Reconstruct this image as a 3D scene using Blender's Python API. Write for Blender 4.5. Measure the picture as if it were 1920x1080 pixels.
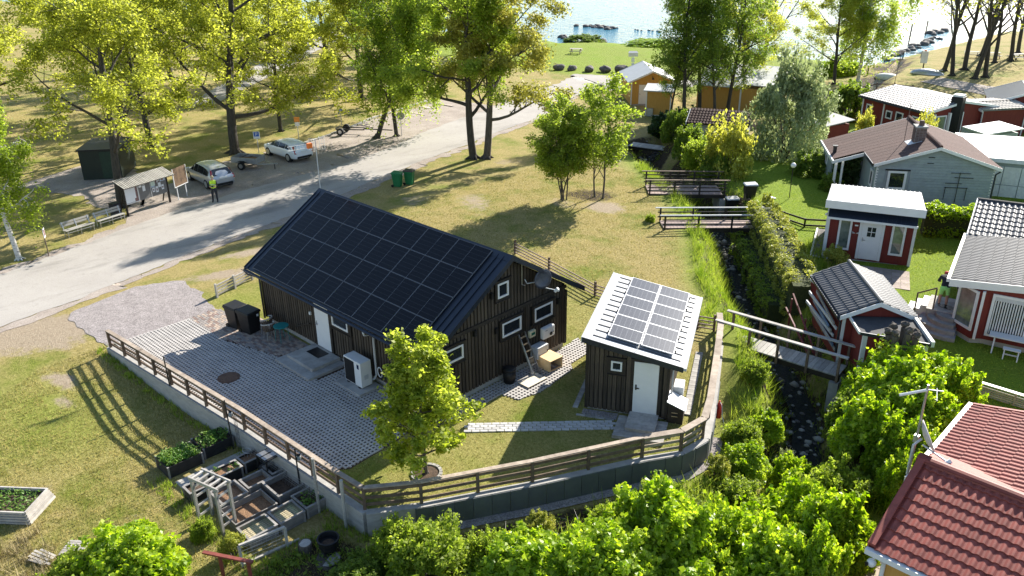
import bpy, bmesh, math, random
import numpy as np
from mathutils import Vector, Matrix, Euler, Quaternion
R_ = math.radians
scene = bpy.context.scene
col = scene.collection
for o in list(bpy.data.objects): bpy.data.objects.remove(o)

# ------------------------------------------------------------------ camera
cam = bpy.data.cameras.new('camera'); cam_o = bpy.data.objects.new('camera', cam); col.objects.link(cam_o)
cam.sensor_width = 36; cam.lens = 29.03; cam.clip_start = 0.5; cam.clip_end = 6000
yaw, pitch, roll = 2.34420, 0.41870, -0.01155
fwd = Vector((math.cos(yaw)*math.cos(pitch), math.sin(yaw)*math.cos(pitch), -math.sin(pitch)))
rgt = Vector((math.sin(yaw), -math.cos(yaw), 0)); upv = rgt.cross(fwd)
r2 = math.cos(roll)*rgt + math.sin(roll)*upv; u2 = -math.sin(roll)*rgt + math.cos(roll)*upv
m4 = Matrix((r2, u2, -fwd)).transposed().to_4x4(); m4.translation = (30.295, -19.337, 15.856)
cam_o.matrix_world = m4; scene.camera = cam_o

# ------------------------------------------------------------------ sky, sun, exposure
SUN_AZ, SUN_EL = R_(96), R_(30.5)
world = bpy.data.worlds.new('World'); scene.world = world; world.use_nodes = True
nt = world.node_tree; nt.nodes.clear()
sky = nt.nodes.new('ShaderNodeTexSky'); sky.sky_type = 'NISHITA'; sky.sun_disc = False
sky.sun_elevation = SUN_EL; sky.sun_rotation = math.pi/2 - SUN_AZ; sky.altitude = 50; sky.air_density = 1.0; sky.dust_density = 0.4; sky.ozone_density = 1.0
bg = nt.nodes.new('ShaderNodeBackground'); bg.inputs[1].default_value = 0.09
wo = nt.nodes.new('ShaderNodeOutputWorld'); nt.links.new(sky.outputs[0], bg.inputs[0]); nt.links.new(bg.outputs[0], wo.inputs[0])
sl = bpy.data.lights.new('sun', 'SUN'); sl.energy = 5.0; sl.angle = R_(0.53); sl.color = (1.0, 0.94, 0.84)
so = bpy.data.objects.new('sun', sl); col.objects.link(so); so.location = (0, 40, 60)
sdir = Vector((math.cos(SUN_AZ)*math.cos(SUN_EL), math.sin(SUN_AZ)*math.cos(SUN_EL), math.sin(SUN_EL)))
so.rotation_euler = sdir.to_track_quat('Z', 'Y').to_euler()
vs = scene.view_settings; vs.view_transform = 'Standard'; vs.look = 'None'; vs.gamma = 1; vs.exposure = 1.35; vs.use_curve_mapping = False
scene.cycles.max_bounces = 8; scene.cycles.transparent_max_bounces = 6; scene.cycles.transmission_bounces = 6
scene.cycles.sample_clamp_indirect = 4

# ------------------------------------------------------------------ helpers
rnd = random.Random(7); nrng = np.random.default_rng(11)
def tag(o, label=None, cat=None, group=None, kind=None):
    if label: o['label'] = label
    if cat: o['category'] = cat
    if group: o['group'] = group
    if kind: o['kind'] = kind
    return o
def thing(name, label, cat, loc=(0,0,0), rz=0.0, group=None):
    o = bpy.data.objects.new(name, None); col.objects.link(o); o.empty_display_size = .3
    o.location = loc; o.rotation_euler = (0, 0, rz)
    return tag(o, label, cat, group)
class MB:
    """collects shapes and links them as ONE mesh object"""
    def __init__(s): s.v=[]; s.f=[]; s.m=[]
    def add(s, vs_, fs, m=0):
        n=len(s.v); s.v += [tuple(v) for v in vs_]; s.f += [tuple(i+n for i in f) for f in fs]; s.m += [m]*len(fs); return s
    def box(s, x0,y0,z0,x1,y1,z1, m=0):
        return s.add([(x0,y0,z0),(x1,y0,z0),(x1,y1,z0),(x0,y1,z0),(x0,y0,z1),(x1,y0,z1),(x1,y1,z1),(x0,y1,z1)],
            [(3,2,1,0),(4,5,6,7),(0,1,5,4),(1,2,6,5),(2,3,7,6),(3,0,4,7)], m)
    def bar(s, p, q, w, h, m=0, up=(0,0,1)):
        """rectangular beam from p to q, w across, h along up"""
        p=Vector(p); q=Vector(q); d=(q-p).normalized(); u=Vector(up)
        if abs(d.dot(u))>.98: u=Vector((1,0,0))
        a=d.cross(u).normalized()*w/2; b=a.cross(d).normalized()*h/2
        return s.add([p-a-b,p+a-b,p+a+b,p-a+b,q-a-b,q+a-b,q+a+b,q-a+b],
            [(3,2,1,0),(4,5,6,7),(0,1,5,4),(1,2,6,5),(2,3,7,6),(3,0,4,7)], m)
    def tube(s, pts, rad, n=8, m=0, caps=True):
        pts=[Vector(p) for p in pts]; k=len(pts); rad=rad if hasattr(rad,'__len__') else [rad]*k
        rings=[]; prev=None
        for i,p in enumerate(pts):
            d=(pts[min(i+1,k-1)]-pts[max(i-1,0)]).normalized()
            if prev is None:
                a=d.cross(Vector((0,0,1)) if abs(d.z)<.9 else Vector((1,0,0))).normalized()
            else: a=(prev-d*prev.dot(d)).normalized()
            prev=a; b=d.cross(a)
            rings.append([p+(a*math.cos(2*math.pi*j/n)+b*math.sin(2*math.pi*j/n))*rad[i] for j in range(n)])
        vs_=[v for r in rings for v in r]; fs=[]
        for i in range(k-1):
            for j in range(n):
                fs.append((i*n+j, i*n+(j+1)%n, (i+1)*n+(j+1)%n, (i+1)*n+j))
        if caps: fs += [tuple(range(n-1,-1,-1)), tuple(range((k-1)*n, k*n))]
        return s.add(vs_, fs, m)
    def lathe(s, prof, n=16, c=(0,0,0), m=0, sx=1, sy=1):
        vs_=[]; fs=[]
        for r,z in prof:
            for j in range(n):
                a=2*math.pi*j/n; vs_.append((c[0]+r*sx*math.cos(a), c[1]+r*sy*math.sin(a), c[2]+z))
        for i in range(len(prof)-1):
            for j in range(n): fs.append((i*n+j, i*n+(j+1)%n, (i+1)*n+(j+1)%n, (i+1)*n+j))
        fs += [tuple(range(n-1,-1,-1)), tuple(range((len(prof)-1)*n, len(prof)*n))]
        return s.add(vs_, fs, m)
    def prism(s, poly, z0, z1, m=0):
        """poly: counter-clockwise (x,y); z may be per-vertex lists"""
        n=len(poly); z0=z0 if hasattr(z0,'__len__') else [z0]*n; z1=z1 if hasattr(z1,'__len__') else [z1]*n
        vs_=[(p[0],p[1],z0[i]) for i,p in enumerate(poly)]+[(p[0],p[1],z1[i]) for i,p in enumerate(poly)]
        fs=[tuple(range(n-1,-1,-1)), tuple(range(n,2*n))]+[(i,(i+1)%n,n+(i+1)%n,n+i) for i in range(n)]
        return s.add(vs_, fs, m)
    def slab(s, q, t, m=0):
        """quad q (4 points) thickened by t along minus its normal"""
        q=[Vector(p) for p in q]; nn=(q[1]-q[0]).cross(q[3]-q[0]).normalized()*t
        return s.add(q+[p-nn for p in q], [(0,1,2,3),(7,6,5,4),(0,4,5,1),(1,5,6,2),(2,6,7,3),(3,7,4,0)], m)
    def blob(s, c, r, seed=0, n=10, k=6, amp=.25, m=0):
        g=random.Random(seed); ph=[g.uniform(0,6.28) for _ in range(8)]
        r=r if hasattr(r,'__len__') else (r,r,r); vs_=[(c[0],c[1],c[2]-r[2])]; 
        for i in range(1,k):
            t=math.pi*i/k-math.pi/2
            for j in range(n):
                a=2*math.pi*j/n
                w=1+amp*(.5*math.sin(2*a+ph[0]+2*t)+.35*math.sin(3*a+ph[1]-3*t)+.3*math.sin(5*a+ph[2]+t)+.3*math.sin(4*t+ph[3]))
                vs_.append((c[0]+r[0]*w*math.cos(t)*math.cos(a), c[1]+r[1]*w*math.cos(t)*math.sin(a), c[2]+r[2]*w*math.sin(t)))
        vs_.append((c[0],c[1],c[2]+r[2])); fs=[]
        for j in range(n): fs.append((0,1+(j+1)%n,1+j)); fs.append((len(vs_)-1, 1+(k-2)*n+j, 1+(k-2)*n+(j+1)%n))
        for i in range(k-2):
            for j in range(n): fs.append((1+i*n+j,1+i*n+(j+1)%n,1+(i+1)*n+(j+1)%n,1+(i+1)*n+j))
        return s.add(vs_, fs, m)
    def mesh(s, name, mats, smooth=False):
        me=bpy.data.meshes.new(name); me.from_pydata(s.v, [], s.f)
        for m in (mats if isinstance(mats,(list,tuple)) else [mats]): me.materials.append(m)
        me.polygons.foreach_set('material_index', s.m)
        if smooth: me.polygons.foreach_set('use_smooth',[True]*len(s.f))
        me.update(); return me
    def build(s, name, mats, parent=None, smooth=False, bevel=0, label=None, kind=None):
        me=s.mesh(name, mats, smooth); return link(name, me, parent, bevel, label, kind)
def link(name, me, parent=None, bevel=0, label=None, kind=None, loc=None, rot=None):
    o=bpy.data.objects.new(name, me); col.objects.link(o)
    if parent: o.parent=parent
    if bevel:
        b=o.modifiers.new('bevel','BEVEL'); b.width=bevel; b.segments=2; b.limit_method='ANGLE'
    if label: o['label']=label
    if kind: o['kind']=kind
    if loc is not None: o.location=loc
    if rot is not None: o.rotation_euler=rot
    return o
def copy_tree(o, parent=None):
    c=o.copy(); col.objects.link(c)
    if parent: c.parent=parent
    for ch in list(o.children): copy_tree(ch, c)
    return c

# ------------------------------------------------------------------ materials
def mat(name, c, rough=.7, var=.25, sc=6.0, bump=0.0, bsc=None, c2=None, metal=0.0, spec=.4, stretch=(1,1,1), trans=0.0, hue=0.0, coat=0.0, detail=5, per=.0):
    """noise-varied procedural surface; c2 second colour of the noise; per = variation from object to object"""
    m=bpy.data.materials.new(name); m.use_nodes=True; t=m.node_tree; N=t.nodes; L=t.links
    b=N['Principled BSDF']; b.inputs['Roughness'].default_value=rough; b.inputs['Metallic'].default_value=metal
    b.inputs['Specular IOR Level'].default_value=spec; b.inputs['Coat Weight'].default_value=coat
    tc=N.new('ShaderNodeTexCoord'); mp=N.new('ShaderNodeMapping'); mp.inputs['Scale'].default_value=stretch
    L.new(tc.outputs['Object'], mp.inputs[0])
    nz=N.new('ShaderNodeTexNoise'); nz.inputs['Scale'].default_value=sc; nz.inputs['Detail'].default_value=detail; nz.inputs['Roughness'].default_value=.65
    L.new(mp.outputs[0], nz.inputs[0])
    rp=N.new('ShaderNodeValToRGB'); e=rp.color_ramp.elements; e[0].position=.3; e[1].position=.7
    if c2 is None: c2=[x*(1+var) for x in c]; c1=[x*(1-var) for x in c]
    else: c1=c
    e[0].color=(*c1,1); e[1].color=(*[min(1,x) for x in c2],1); L.new(nz.outputs[0], rp.inputs[0])
    out=rp.outputs[0]
    if per:
        oi=N.new('ShaderNodeObjectInfo'); mr=N.new('ShaderNodeMapRange'); mr.inputs[3].default_value=1-per; mr.inputs[4].default_value=1+per
        L.new(oi.outputs['Random'], mr.inputs[0]); hs=N.new('ShaderNodeHueSaturation'); L.new(mr.outputs[0], hs.inputs['Value']); L.new(out, hs.inputs['Color']); out=hs.outputs[0]
    L.new(out, b.inputs['Base Color'])
    if bump:
        n2=N.new('ShaderNodeTexNoise'); n2.inputs['Scale'].default_value=bsc or sc*4; n2.inputs['Detail'].default_value=4; L.new(mp.outputs[0], n2.inputs[0])
        bp=N.new('ShaderNodeBump'); bp.inputs['Strength'].default_value=bump; bp.inputs['Distance'].default_value=.03; L.new(n2.outputs[0], bp.inputs['Height']); L.new(bp.outputs[0], b.inputs['Normal'])
    return m
def leafmat(name, c, c2, sc=.6, tr=.45, rough=.55):
    """leaf: diffuse + translucent, colour varied by noise over the crown and leaf by leaf"""
    m=bpy.data.materials.new(name); m.use_nodes=True; t=m.node_tree; N=t.nodes; L=t.links; N.remove(N['Principled BSDF'])
    out=N['Material Output']; tc=N.new('ShaderNodeTexCoord')
    nz=N.new('ShaderNodeTexNoise'); nz.inputs['Scale'].default_value=sc; nz.inputs['Detail'].default_value=3; L.new(tc.outputs['Object'], nz.inputs[0])
    wn=N.new('ShaderNodeTexWhiteNoise'); geo=N.new('ShaderNodeNewGeometry'); at=N.new('ShaderNodeAttribute'); at.attribute_name='rnd'
    mx=N.new('ShaderNodeMath'); mx.operation='MULTIPLY_ADD'; L.new(at.outputs['Fac'], mx.inputs[0]); mx.inputs[1].default_value=.45; 
    sub=N.new('ShaderNodeMath'); sub.operation='SUBTRACT'; L.new(nz.outputs[0], sub.inputs[0]); sub.inputs[1].default_value=.22; L.new(sub.outputs[0], mx.inputs[2])
    rp=N.new('ShaderNodeValToRGB'); e=rp.color_ramp.elements; e[0].position=.25; e[1].position=.75; e[0].color=(*c,1); e[1].color=(*c2,1); L.new(mx.outputs[0], rp.inputs[0])
    pb=N.new('ShaderNodeBsdfPrincipled'); pb.inputs['Roughness'].default_value=rough; pb.inputs['Specular IOR Level'].default_value=.35; L.new(rp.outputs[0], pb.inputs['Base Color'])
    tl=N.new('ShaderNodeBsdfTranslucent'); hs=N.new('ShaderNodeHueSaturation'); hs.inputs['Saturation'].default_value=1.05; hs.inputs['Value'].default_value=2.0; hs.inputs['Hue'].default_value=.5
    L.new(rp.outputs[0], hs.inputs['Color']); L.new(hs.outputs[0], tl.inputs[0])
    ms=N.new('ShaderNodeMixShader'); ms.inputs[0].default_value=tr; L.new(pb.outputs[0], ms.inputs[1]); L.new(tl.outputs[0], ms.inputs[2]); L.new(ms.outputs[0], out.inputs[0])
    return m
def glassmat(name, c=(.02,.025,.03), rough=.05):
    return mat(name, c, rough=rough, var=.4, sc=1.2, spec=.8)
M={}
M['board']=mat('dark_brown_boards',(.026,.020,.015),rough=.75,sc=3,stretch=(6,6,.5),c2=(.095,.072,.050),bump=.3,bsc=12,per=.35)
M['trimdark']=mat('dark_brown_trim',(.028,.021,.015),rough=.7,var=.35,sc=4)
M['wallback']=mat('near_black_back_wall',(.012,.010,.008),rough=.9)  # near black wall that shows in the gaps between boards
M['bluesteel']=mat('dark_blue_steel_roofing',(.019,.026,.041),rough=.38,var=.15,sc=1.5,metal=.25,spec=.6,bump=.02,bsc=2)
M['white']=mat('white_paint',(.70,.70,.69),rough=.45,var=.04,sc=3)
M['whiteold']=mat('weathered_white_paint',(.66,.66,.64),rough=.6,var=.12,sc=5)
M['glass']=glassmat('dark_window_glass')
M['concrete']=mat('grey_concrete',(.33,.32,.30),rough=.9,var=.25,sc=2.2,bump=.25,bsc=30)
M['foundation']=mat('light_foundation_render',(.40,.38,.34),rough=.9,var=.15,sc=2)
M['steelgrey']=mat('galvanised_steel',(.45,.46,.47),rough=.4,var=.15,sc=8,metal=.7)
M['alu']=mat('aluminium',(.6,.6,.6),rough=.35,var=.1,sc=6,metal=.9)
M['black']=mat('black_plastic',(.012,.012,.013),rough=.5,var=.3,sc=5,spec=.3)
M['blackmetal']=mat('black_metal',(.02,.02,.02),rough=.4,var=.3,sc=6)
M['lightgrey']=mat('light_grey_downpipe',(.5,.51,.52),rough=.45,var=.08,sc=3)
M['teal']=mat('teal_painted_metal',(.01,.20,.19),rough=.4,var=.1,sc=4)
M['pine']=mat('fresh_pine_boards',(.62,.42,.20),rough=.6,sc=3,c2=(.74,.55,.32),stretch=(1,12,1),per=.12)
M['greywood']=mat('silvered_grey_wood',(.27,.255,.23),rough=.85,sc=3,c2=(.42,.40,.36),stretch=(8,1.5,8),bump=.25,bsc=30,per=.18)
M['greywoodx']=mat('silvered_grey_wood_lengthways',(.29,.27,.245),rough=.85,sc=5,c2=(.46,.43,.39),bump=.2,bsc=40,per=.18)
M['railwood']=mat('brown_stained_rail_wood',(.10,.065,.042),rough=.75,sc=4,c2=(.20,.14,.10),bump=.2,bsc=25,per=.2)
M['railtop']=mat('sun_bleached_rail_top',(.22,.17,.13),rough=.8,sc=4,c2=(.40,.33,.26),bump=.2,bsc=25,per=.15)
M['bark']=mat('grey_brown_bark',(.05,.042,.034),rough=.95,sc=4,c2=(.14,.12,.10),stretch=(3,3,.6),bump=.6,bsc=10)
M['barkdark']=mat('dark_bark',(.03,.026,.022),rough=.95,sc=4,c2=(.085,.075,.062),stretch=(3,3,.6),bump=.6,bsc=10)
M['soil']=mat('dark_garden_soil',(.035,.024,.016),rough=.97,sc=9,c2=(.11,.07,.045),bump=.8,bsc=30)
M['chips']=mat('bark_chips',(.10,.055,.03),rough=.95,sc=25,c2=(.34,.20,.11),bump=.8,bsc=40)
M['straw']=mat('straw_mulch',(.36,.29,.17),rough=.95,sc=20,c2=(.62,.54,.36),bump=.6,bsc=40)
M['rock']=mat('dark_grey_rock',(.06,.055,.052),rough=.9,sc=3,c2=(.19,.17,.16),bump=.6,bsc=8)
M['palerock']=mat('pale_grey_stone',(.25,.24,.22),rough=.9,sc=3,c2=(.42,.40,.37),bump=.5,bsc=8,per=.15)
M['red']=mat('falun_red_boards',(.13,.018,.013),rough=.75,sc=3,c2=(.19,.028,.02),stretch=(5,5,.6),bump=.15,bsc=20,per=.1)
M['yellow']=mat('ochre_yellow_boards',(.45,.24,.05),rough=.75,sc=3,c2=(.55,.31,.08),stretch=(5,5,.6),per=.06)
M['greyblue']=mat('pale_grey_blue_cladding',(.27,.31,.315),rough=.65,var=.1,sc=3,per=.05)
# ------------------------------------------------------------------ terrain
def sm(a,b,x):
    t=np.clip((np.asarray(x,float)-a)/(b-a),0,1); return t*t*(3-2*t)
def pdist(x,y,pts):
    x=np.asarray(x,float);y=np.asarray(y,float);d=np.full(np.broadcast(x,y).shape,1e9)
    for (ax,ay),(bx,by) in zip(pts[:-1],pts[1:]):
        vx,vy=bx-ax,by-ay;L=vx*vx+vy*vy
        t=np.clip(((x-ax)*vx+(y-ay)*vy)/L,0,1)
        d=np.minimum(d,np.hypot(x-ax-t*vx,y-ay-t*vy))
    return d
def pin(x,y,poly):
    x=np.asarray(x,float);y=np.asarray(y,float);c=np.zeros(np.broadcast(x,y).shape,bool)
    n=len(poly)
    for i in range(n):
        ax,ay=poly[i];bx,by=poly[(i+1)%n]
        if ay==by: continue
        c^=((ay>y)!=(by>y))&(x<(bx-ax)*(y-ay)/(by-ay)+ax)
    return c
WALL=[(-2.45,-9.42),(7.12,-8.72),(13.62,-8.48),(14.57,-7.13),(16.27,-4.13),(17.98,-0.79),(18.69,0.35),(18.83,1.56),(18.27,2.74),(16.81,5.56),(15.54,7.93),(14.9,8.9)]
YARD=WALL+[(14.12,8.9),(8.91,8.5),(5.3,9.1),(-1.5,8.0),(-1.2,-3.9),(-2.75,-4.6)]
CREEK=[(-11,97),(-6,75),(-2,52),(-7,41),(-7.5,34.6),(-2.6,30.1),(2.8,26),(6.7,22.9),(10.45,18.5),(13.1,14.7),(15.6,12.1),(17.6,10),(19.3,8),(20.6,5.5),(22,1),(22.6,-6),(22.5,-14),(22,-30)]
SHX=[-400,-120,-75,-60,-55,-46,-32,-20,-15,-12.5,-9,400];SHY=[30,72,92,88,94,94,98,98,96,100,143,152]
def terrain(x,y):
    x=np.asarray(x,float);y=np.asarray(y,float)
    base=-0.9*sm(-4,-15,x)*1.0
    base=base-1.0*sm(22,60,y)*sm(12,-4,x)
    base=base+0.2*sm(12,18,x)*sm(4,9,y)
    base=base-0.6*sm(28,70,y)*sm(-4,12,x)
    s=pdist(x,y,WALL);s=np.where(pin(x,y,YARD),-s,s)
    L=-0.7*sm(-5,4,x)*(1-sm(3,7,y))
    z=base+L*sm(-1.0,-0.05,s)-0.05*sm(0.3,-0.3,s)
    d=pdist(x,y,CREEK)
    k=1-sm(0.45,2.0,d); z=z*(1-k)+(-1.95)*k
    sh=np.interp(x,SHX,SHY)
    z=z-1.9*sm(-9,9,y-sh)
    return z
def T(x,y): return float(terrain(x,y))
def axis(segs):
    out=[]
    for a,b,s in segs: out += list(np.arange(a,b,s))
    return np.array(out+[segs[-1][1]])
xs=axis([(-420,-150,30),(-150,-60,5),(-60,-14,1.2),(-14,30,.32),(30,50,2.5),(50,110,15),(110,400,40)])
ys=axis([(-60,-32,4),(-32,32,.34),(32,60,.8),(60,170,2.2),(170,330,20)])
X,Y=np.meshgrid(xs,ys); Z=terrain(X,Y)
dW=pdist(X,Y,WALL); dC=pdist(X,Y,CREEK); yard_in=pin(X,Y,YARD)
def nz2(x,y,f,s):
    g=np.random.default_rng(s); o=np.zeros_like(x)
    for k in range(7):
        a=g.uniform(0,6.28); ff=f*g.uniform(.6,1.7); o+=np.sin((x*np.cos(a)+y*np.sin(a))*ff+g.uniform(0,6.28))
    return o/7
Z=Z+np.where(yard_in|(dW<1.0),0,(.035*nz2(X,Y,1.3,3)+.02*nz2(X,Y,4,4))*(.08+.92*sm(-2.5,1,X)))
# creek bank roughness
Z=Z+np.where(dC<3,.12*nz2(X,Y,3.2,8)*np.exp(-dC/1.5),0)*(~yard_in)
def blobm(cx,cy,r,rx=1,ang=0):
    a=np.radians(ang); u=(X-cx)*np.cos(a)+(Y-cy)*np.sin(a); v=-(X-cx)*np.sin(a)+(Y-cy)*np.cos(a)
    return np.exp(-((u/(r*rx))**2+(v/r)**2))
bare=np.zeros_like(X)
# sandy worn patches: by the gravel, along the road, under the tree group, on the left lawn
for c in [(-6.2,-10.4,2.2,1.5,80,.95),(-7.4,-12.7,2.6,1.6,80,.95),(-4.6,-10.6,1.0,1.5,60,.7),(-5.2,-11.6,1.3,1.5,60,.6),(-6.5,-2.2,1.0,2.6,60,.7),(-8.8,0.8,1.0,2.5,70,.75),(-1.6,-11.6,.55,2.0,20,.75),(-.2,-12.1,.45,2,10,.6),(4.6,-14.2,.5,1.8,10,.45),
          (1.2,18.6,1.2,1.2,0,.9),(-1.2,17.4,1.6,1.6,0,.45),(-5.6,14.2,1.4,2.4,150,.55),(-9.5,12.5,1.6,2,150,.5),(-12.2,24,1.6,1.2,0,.5),(-3,13,2,2,30,.35),(16.6,3.4,.9,2.6,118,.5),(17.2,1.0,.7,2,60,.4),(8.1,-13.2,1.4,1,20,.35),(12.6,2.8,.7,1.4,100,.4),
          (-29,45,3,5,80,.4),(-37,60,3,4,0,.3)]:
    bare=np.maximum(bare, c[5]*blobm(*c[:5]))
lush=np.zeros_like(X)
right_plot=sm(1.5,4,dC)*(X> np.interp(Y,[-40,5,12,24,35,60,97],[30,24,20,9,-2,2,0]))*(Y<60)*(Y>9)
lush=np.maximum(lush,right_plot)
lush=np.maximum(lush,.75*sm(4,2.2,dC)*sm(.9,1.6,dC)*(Y<30)*(Y>-4))
lush=np.maximum(lush,sm(9,2,np.interp(X,SHX,SHY)-Y)*.9)
lush=np.maximum(lush,.55*blobm(.5,-13,2.4,1.6,20)); lush=np.maximum(lush,.5*blobm(-3,-3,1.2,2,60))
lush=np.maximum(lush,.8*((Y>60)&(X<-15)))
soil=sm(1.0,.35,dC)
soil=np.maximum(soil,.75*sm(2.9,1.4,dC)*sm(1.2,.3,nz2(X,Y,1.1,9)+.5)*(X<30))
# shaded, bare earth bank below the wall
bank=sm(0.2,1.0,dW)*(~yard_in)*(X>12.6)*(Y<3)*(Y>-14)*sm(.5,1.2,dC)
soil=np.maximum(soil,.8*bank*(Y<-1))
soil=np.maximum(soil,.9*blobm(-1.0,19.8,1.3,1.4,30)); soil=np.maximum(soil,.55*blobm(13.2,-10.4,1.1))
woodland=((X<-26)&(Y<80)&(Y>-40)).astype(float)
def grid_mesh(name,Xg,Yg,Zg,layers):
    nr,nc=Xg.shape; me=bpy.data.meshes.new(name)
    v=np.stack([Xg,Yg,Zg],-1).reshape(-1,3); idx=np.arange(nr*nc).reshape(nr,nc)
    f=np.stack([idx[:-1,:-1],idx[:-1,1:],idx[1:,1:],idx[1:,:-1]],-1).reshape(-1,4)
    me.vertices.add(len(v)); me.vertices.foreach_set('co',v.ravel()); me.loops.add(f.size); me.loops.foreach_set('vertex_index',f.ravel().astype(np.int32))
    me.polygons.add(len(f)); me.polygons.foreach_set('loop_start',np.arange(0,f.size,4,dtype=np.int32)); me.polygons.foreach_set('use_smooth',np.ones(len(f),bool)); me.update(calc_edges=True)
    if layers is not None:
        a=me.color_attributes.new('cover','FLOAT_COLOR','POINT'); c=np.stack([l.ravel() for l in layers]+[np.ones(nr*nc)],-1).astype(np.float32); a.data.foreach_set('color',c.ravel())
    return me
def groundmat():
    m=bpy.data.materials.new('grass_and_earth'); m.use_nodes=True; t=m.node_tree; N=t.nodes; L=t.links; b=N['Principled BSDF']
    b.inputs['Roughness'].default_value=.95; b.inputs['Specular IOR Level'].default_value=.15
    at=N.new('ShaderNodeAttribute'); at.attribute_name='cover'; sp=N.new('ShaderNodeSeparateColor'); L.new(at.outputs['Color'],sp.inputs[0])
    geo=N.new('ShaderNodeNewGeometry')
    def noise(sc,d=5,r=.6):
        n=N.new('ShaderNodeTexNoise'); n.inputs['Scale'].default_value=sc; n.inputs['Detail'].default_value=d; n.inputs['Roughness'].default_value=r; L.new(geo.outputs['Position'],n.inputs[0]); return n.outputs[0]
    def ramp(i,stops):
        r=N.new('ShaderNodeValToRGB'); e=r.color_ramp.elements
        while len(e)<len(stops): e.new(.5)
        for k,(p,c) in enumerate(stops): e[k].position=p; e[k].color=(*c,1)
        L.new(i,r.inputs[0]); return r.outputs[0]
    def mix(f,a,c,bt='MIX'):
        x=N.new('ShaderNodeMix'); x.data_type='RGBA'; x.blend_type=bt
        if isinstance(f,float): x.inputs[0].default_value=f
        else: L.new(f,x.inputs[0])
        L.new(a,x.inputs[6]); L.new(c,x.inputs[7]); return x.outputs[2]
    def math_(op,a,c):
        x=N.new('ShaderNodeMath'); x.operation=op
        for k,i in enumerate((a,c)):
            if isinstance(i,(int,float)): x.inputs[k].default_value=i
            else: L.new(i,x.inputs[k])
        return x.outputs[0]
    big=noise(.35,6,.65); fine=noise(9,6,.75); finest=noise(38,3,.7)
    dry=ramp(fine,[(.25,(.15,.13,.038)),(.5,(.33,.265,.10)),(.78,(.54,.44,.23))])
    green=ramp(fine,[(.25,(.07,.105,.012)),(.55,(.19,.215,.035)),(.8,(.33,.31,.085))])
    k=ramp(big,[(.33,(0,0,0)),(.53,(1,1,1))])
    g0=mix(k,green,dry)
    lushc=ramp(fine,[(.25,(.08,.14,.010)),(.55,(.20,.28,.022)),(.8,(.33,.38,.05))])
    g1=mix(math_('MINIMUM',math_('MULTIPLY',sp.outputs[1],math_('ADD',math_('MULTIPLY',big,1.6),.25)),1.),g0,lushc)
    # breakup of the masks with noise so that edges are ragged
    def mask(ch,lo=.35,hi=.6):
        s=math_('ADD',ch,math_('MULTIPLY',math_('SUBTRACT',noise(2.2,6,.7),.5),.9)); r=N.new('ShaderNodeMapRange'); r.inputs[1].default_value=lo; r.inputs[2].default_value=hi; L.new(s,r.inputs[0]); return math_('MULTIPLY',r.outputs[0],math_('MINIMUM',math_('MULTIPLY',ch,8.),1.))
    sand=ramp(fine,[(.3,(.26,.20,.135)),(.7,(.45,.37,.27))]); g2=mix(mask(sp.outputs[0]),g1,sand)
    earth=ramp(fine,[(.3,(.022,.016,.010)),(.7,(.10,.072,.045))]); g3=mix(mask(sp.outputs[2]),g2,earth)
    sh=ramp(finest,[(.3,(.72,.72,.72)),(.7,(1.22,1.22,1.22))]); g4=mix(1.0,g3,sh,'MULTIPLY')
    L.new(g4,b.inputs['Base Color'])
    bp=N.new('ShaderNodeBump'); bp.inputs['Strength'].default_value=.8; bp.inputs['Distance'].default_value=.06; L.new(math_('ADD',fine,finest),bp.inputs['Height']); L.new(bp.outputs[0],b.inputs['Normal'])
    return m
M['ground']=groundmat()
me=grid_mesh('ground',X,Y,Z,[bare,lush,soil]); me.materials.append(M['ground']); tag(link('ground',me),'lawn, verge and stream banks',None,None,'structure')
# yard lawn inside the retaining wall: level sheet up to the wall
yp=[(p[0],p[1]) for p in YARD]
bm=bmesh.new(); bm.faces.new([bm.verts.new((x,y,0)) for x,y in yp]); bmesh.ops.triangulate(bm,faces=bm.faces[:])
for _ in range(4): bmesh.ops.subdivide_edges(bm,edges=[e for e in bm.edges if e.calc_length()>.8],cuts=1,use_grid_fill=False); bmesh.ops.triangulate(bm,faces=bm.faces[:])
me=bpy.data.meshes.new('yard_lawn'); bm.to_mesh(me); bm.free(); me.materials.append(M['ground'])
co=np.array([v.co[:] for v in me.vertices]); a=me.color_attributes.new('cover','FLOAT_COLOR','POINT')
def at_grid(F,x,y):
    i=np.clip(np.searchsorted(xs,x),0,len(xs)-1); j=np.clip(np.searchsorted(ys,y),0,len(ys)-1); return F[j,i]
cc=np.stack([at_grid(bare,co[:,0],co[:,1]),.25+0*co[:,0],0*co[:,0],1+0*co[:,0]],-1).astype(np.float32); a.data.foreach_set('color',cc.ravel())
tag(link('yard_lawn',me),kind='structure')

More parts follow.
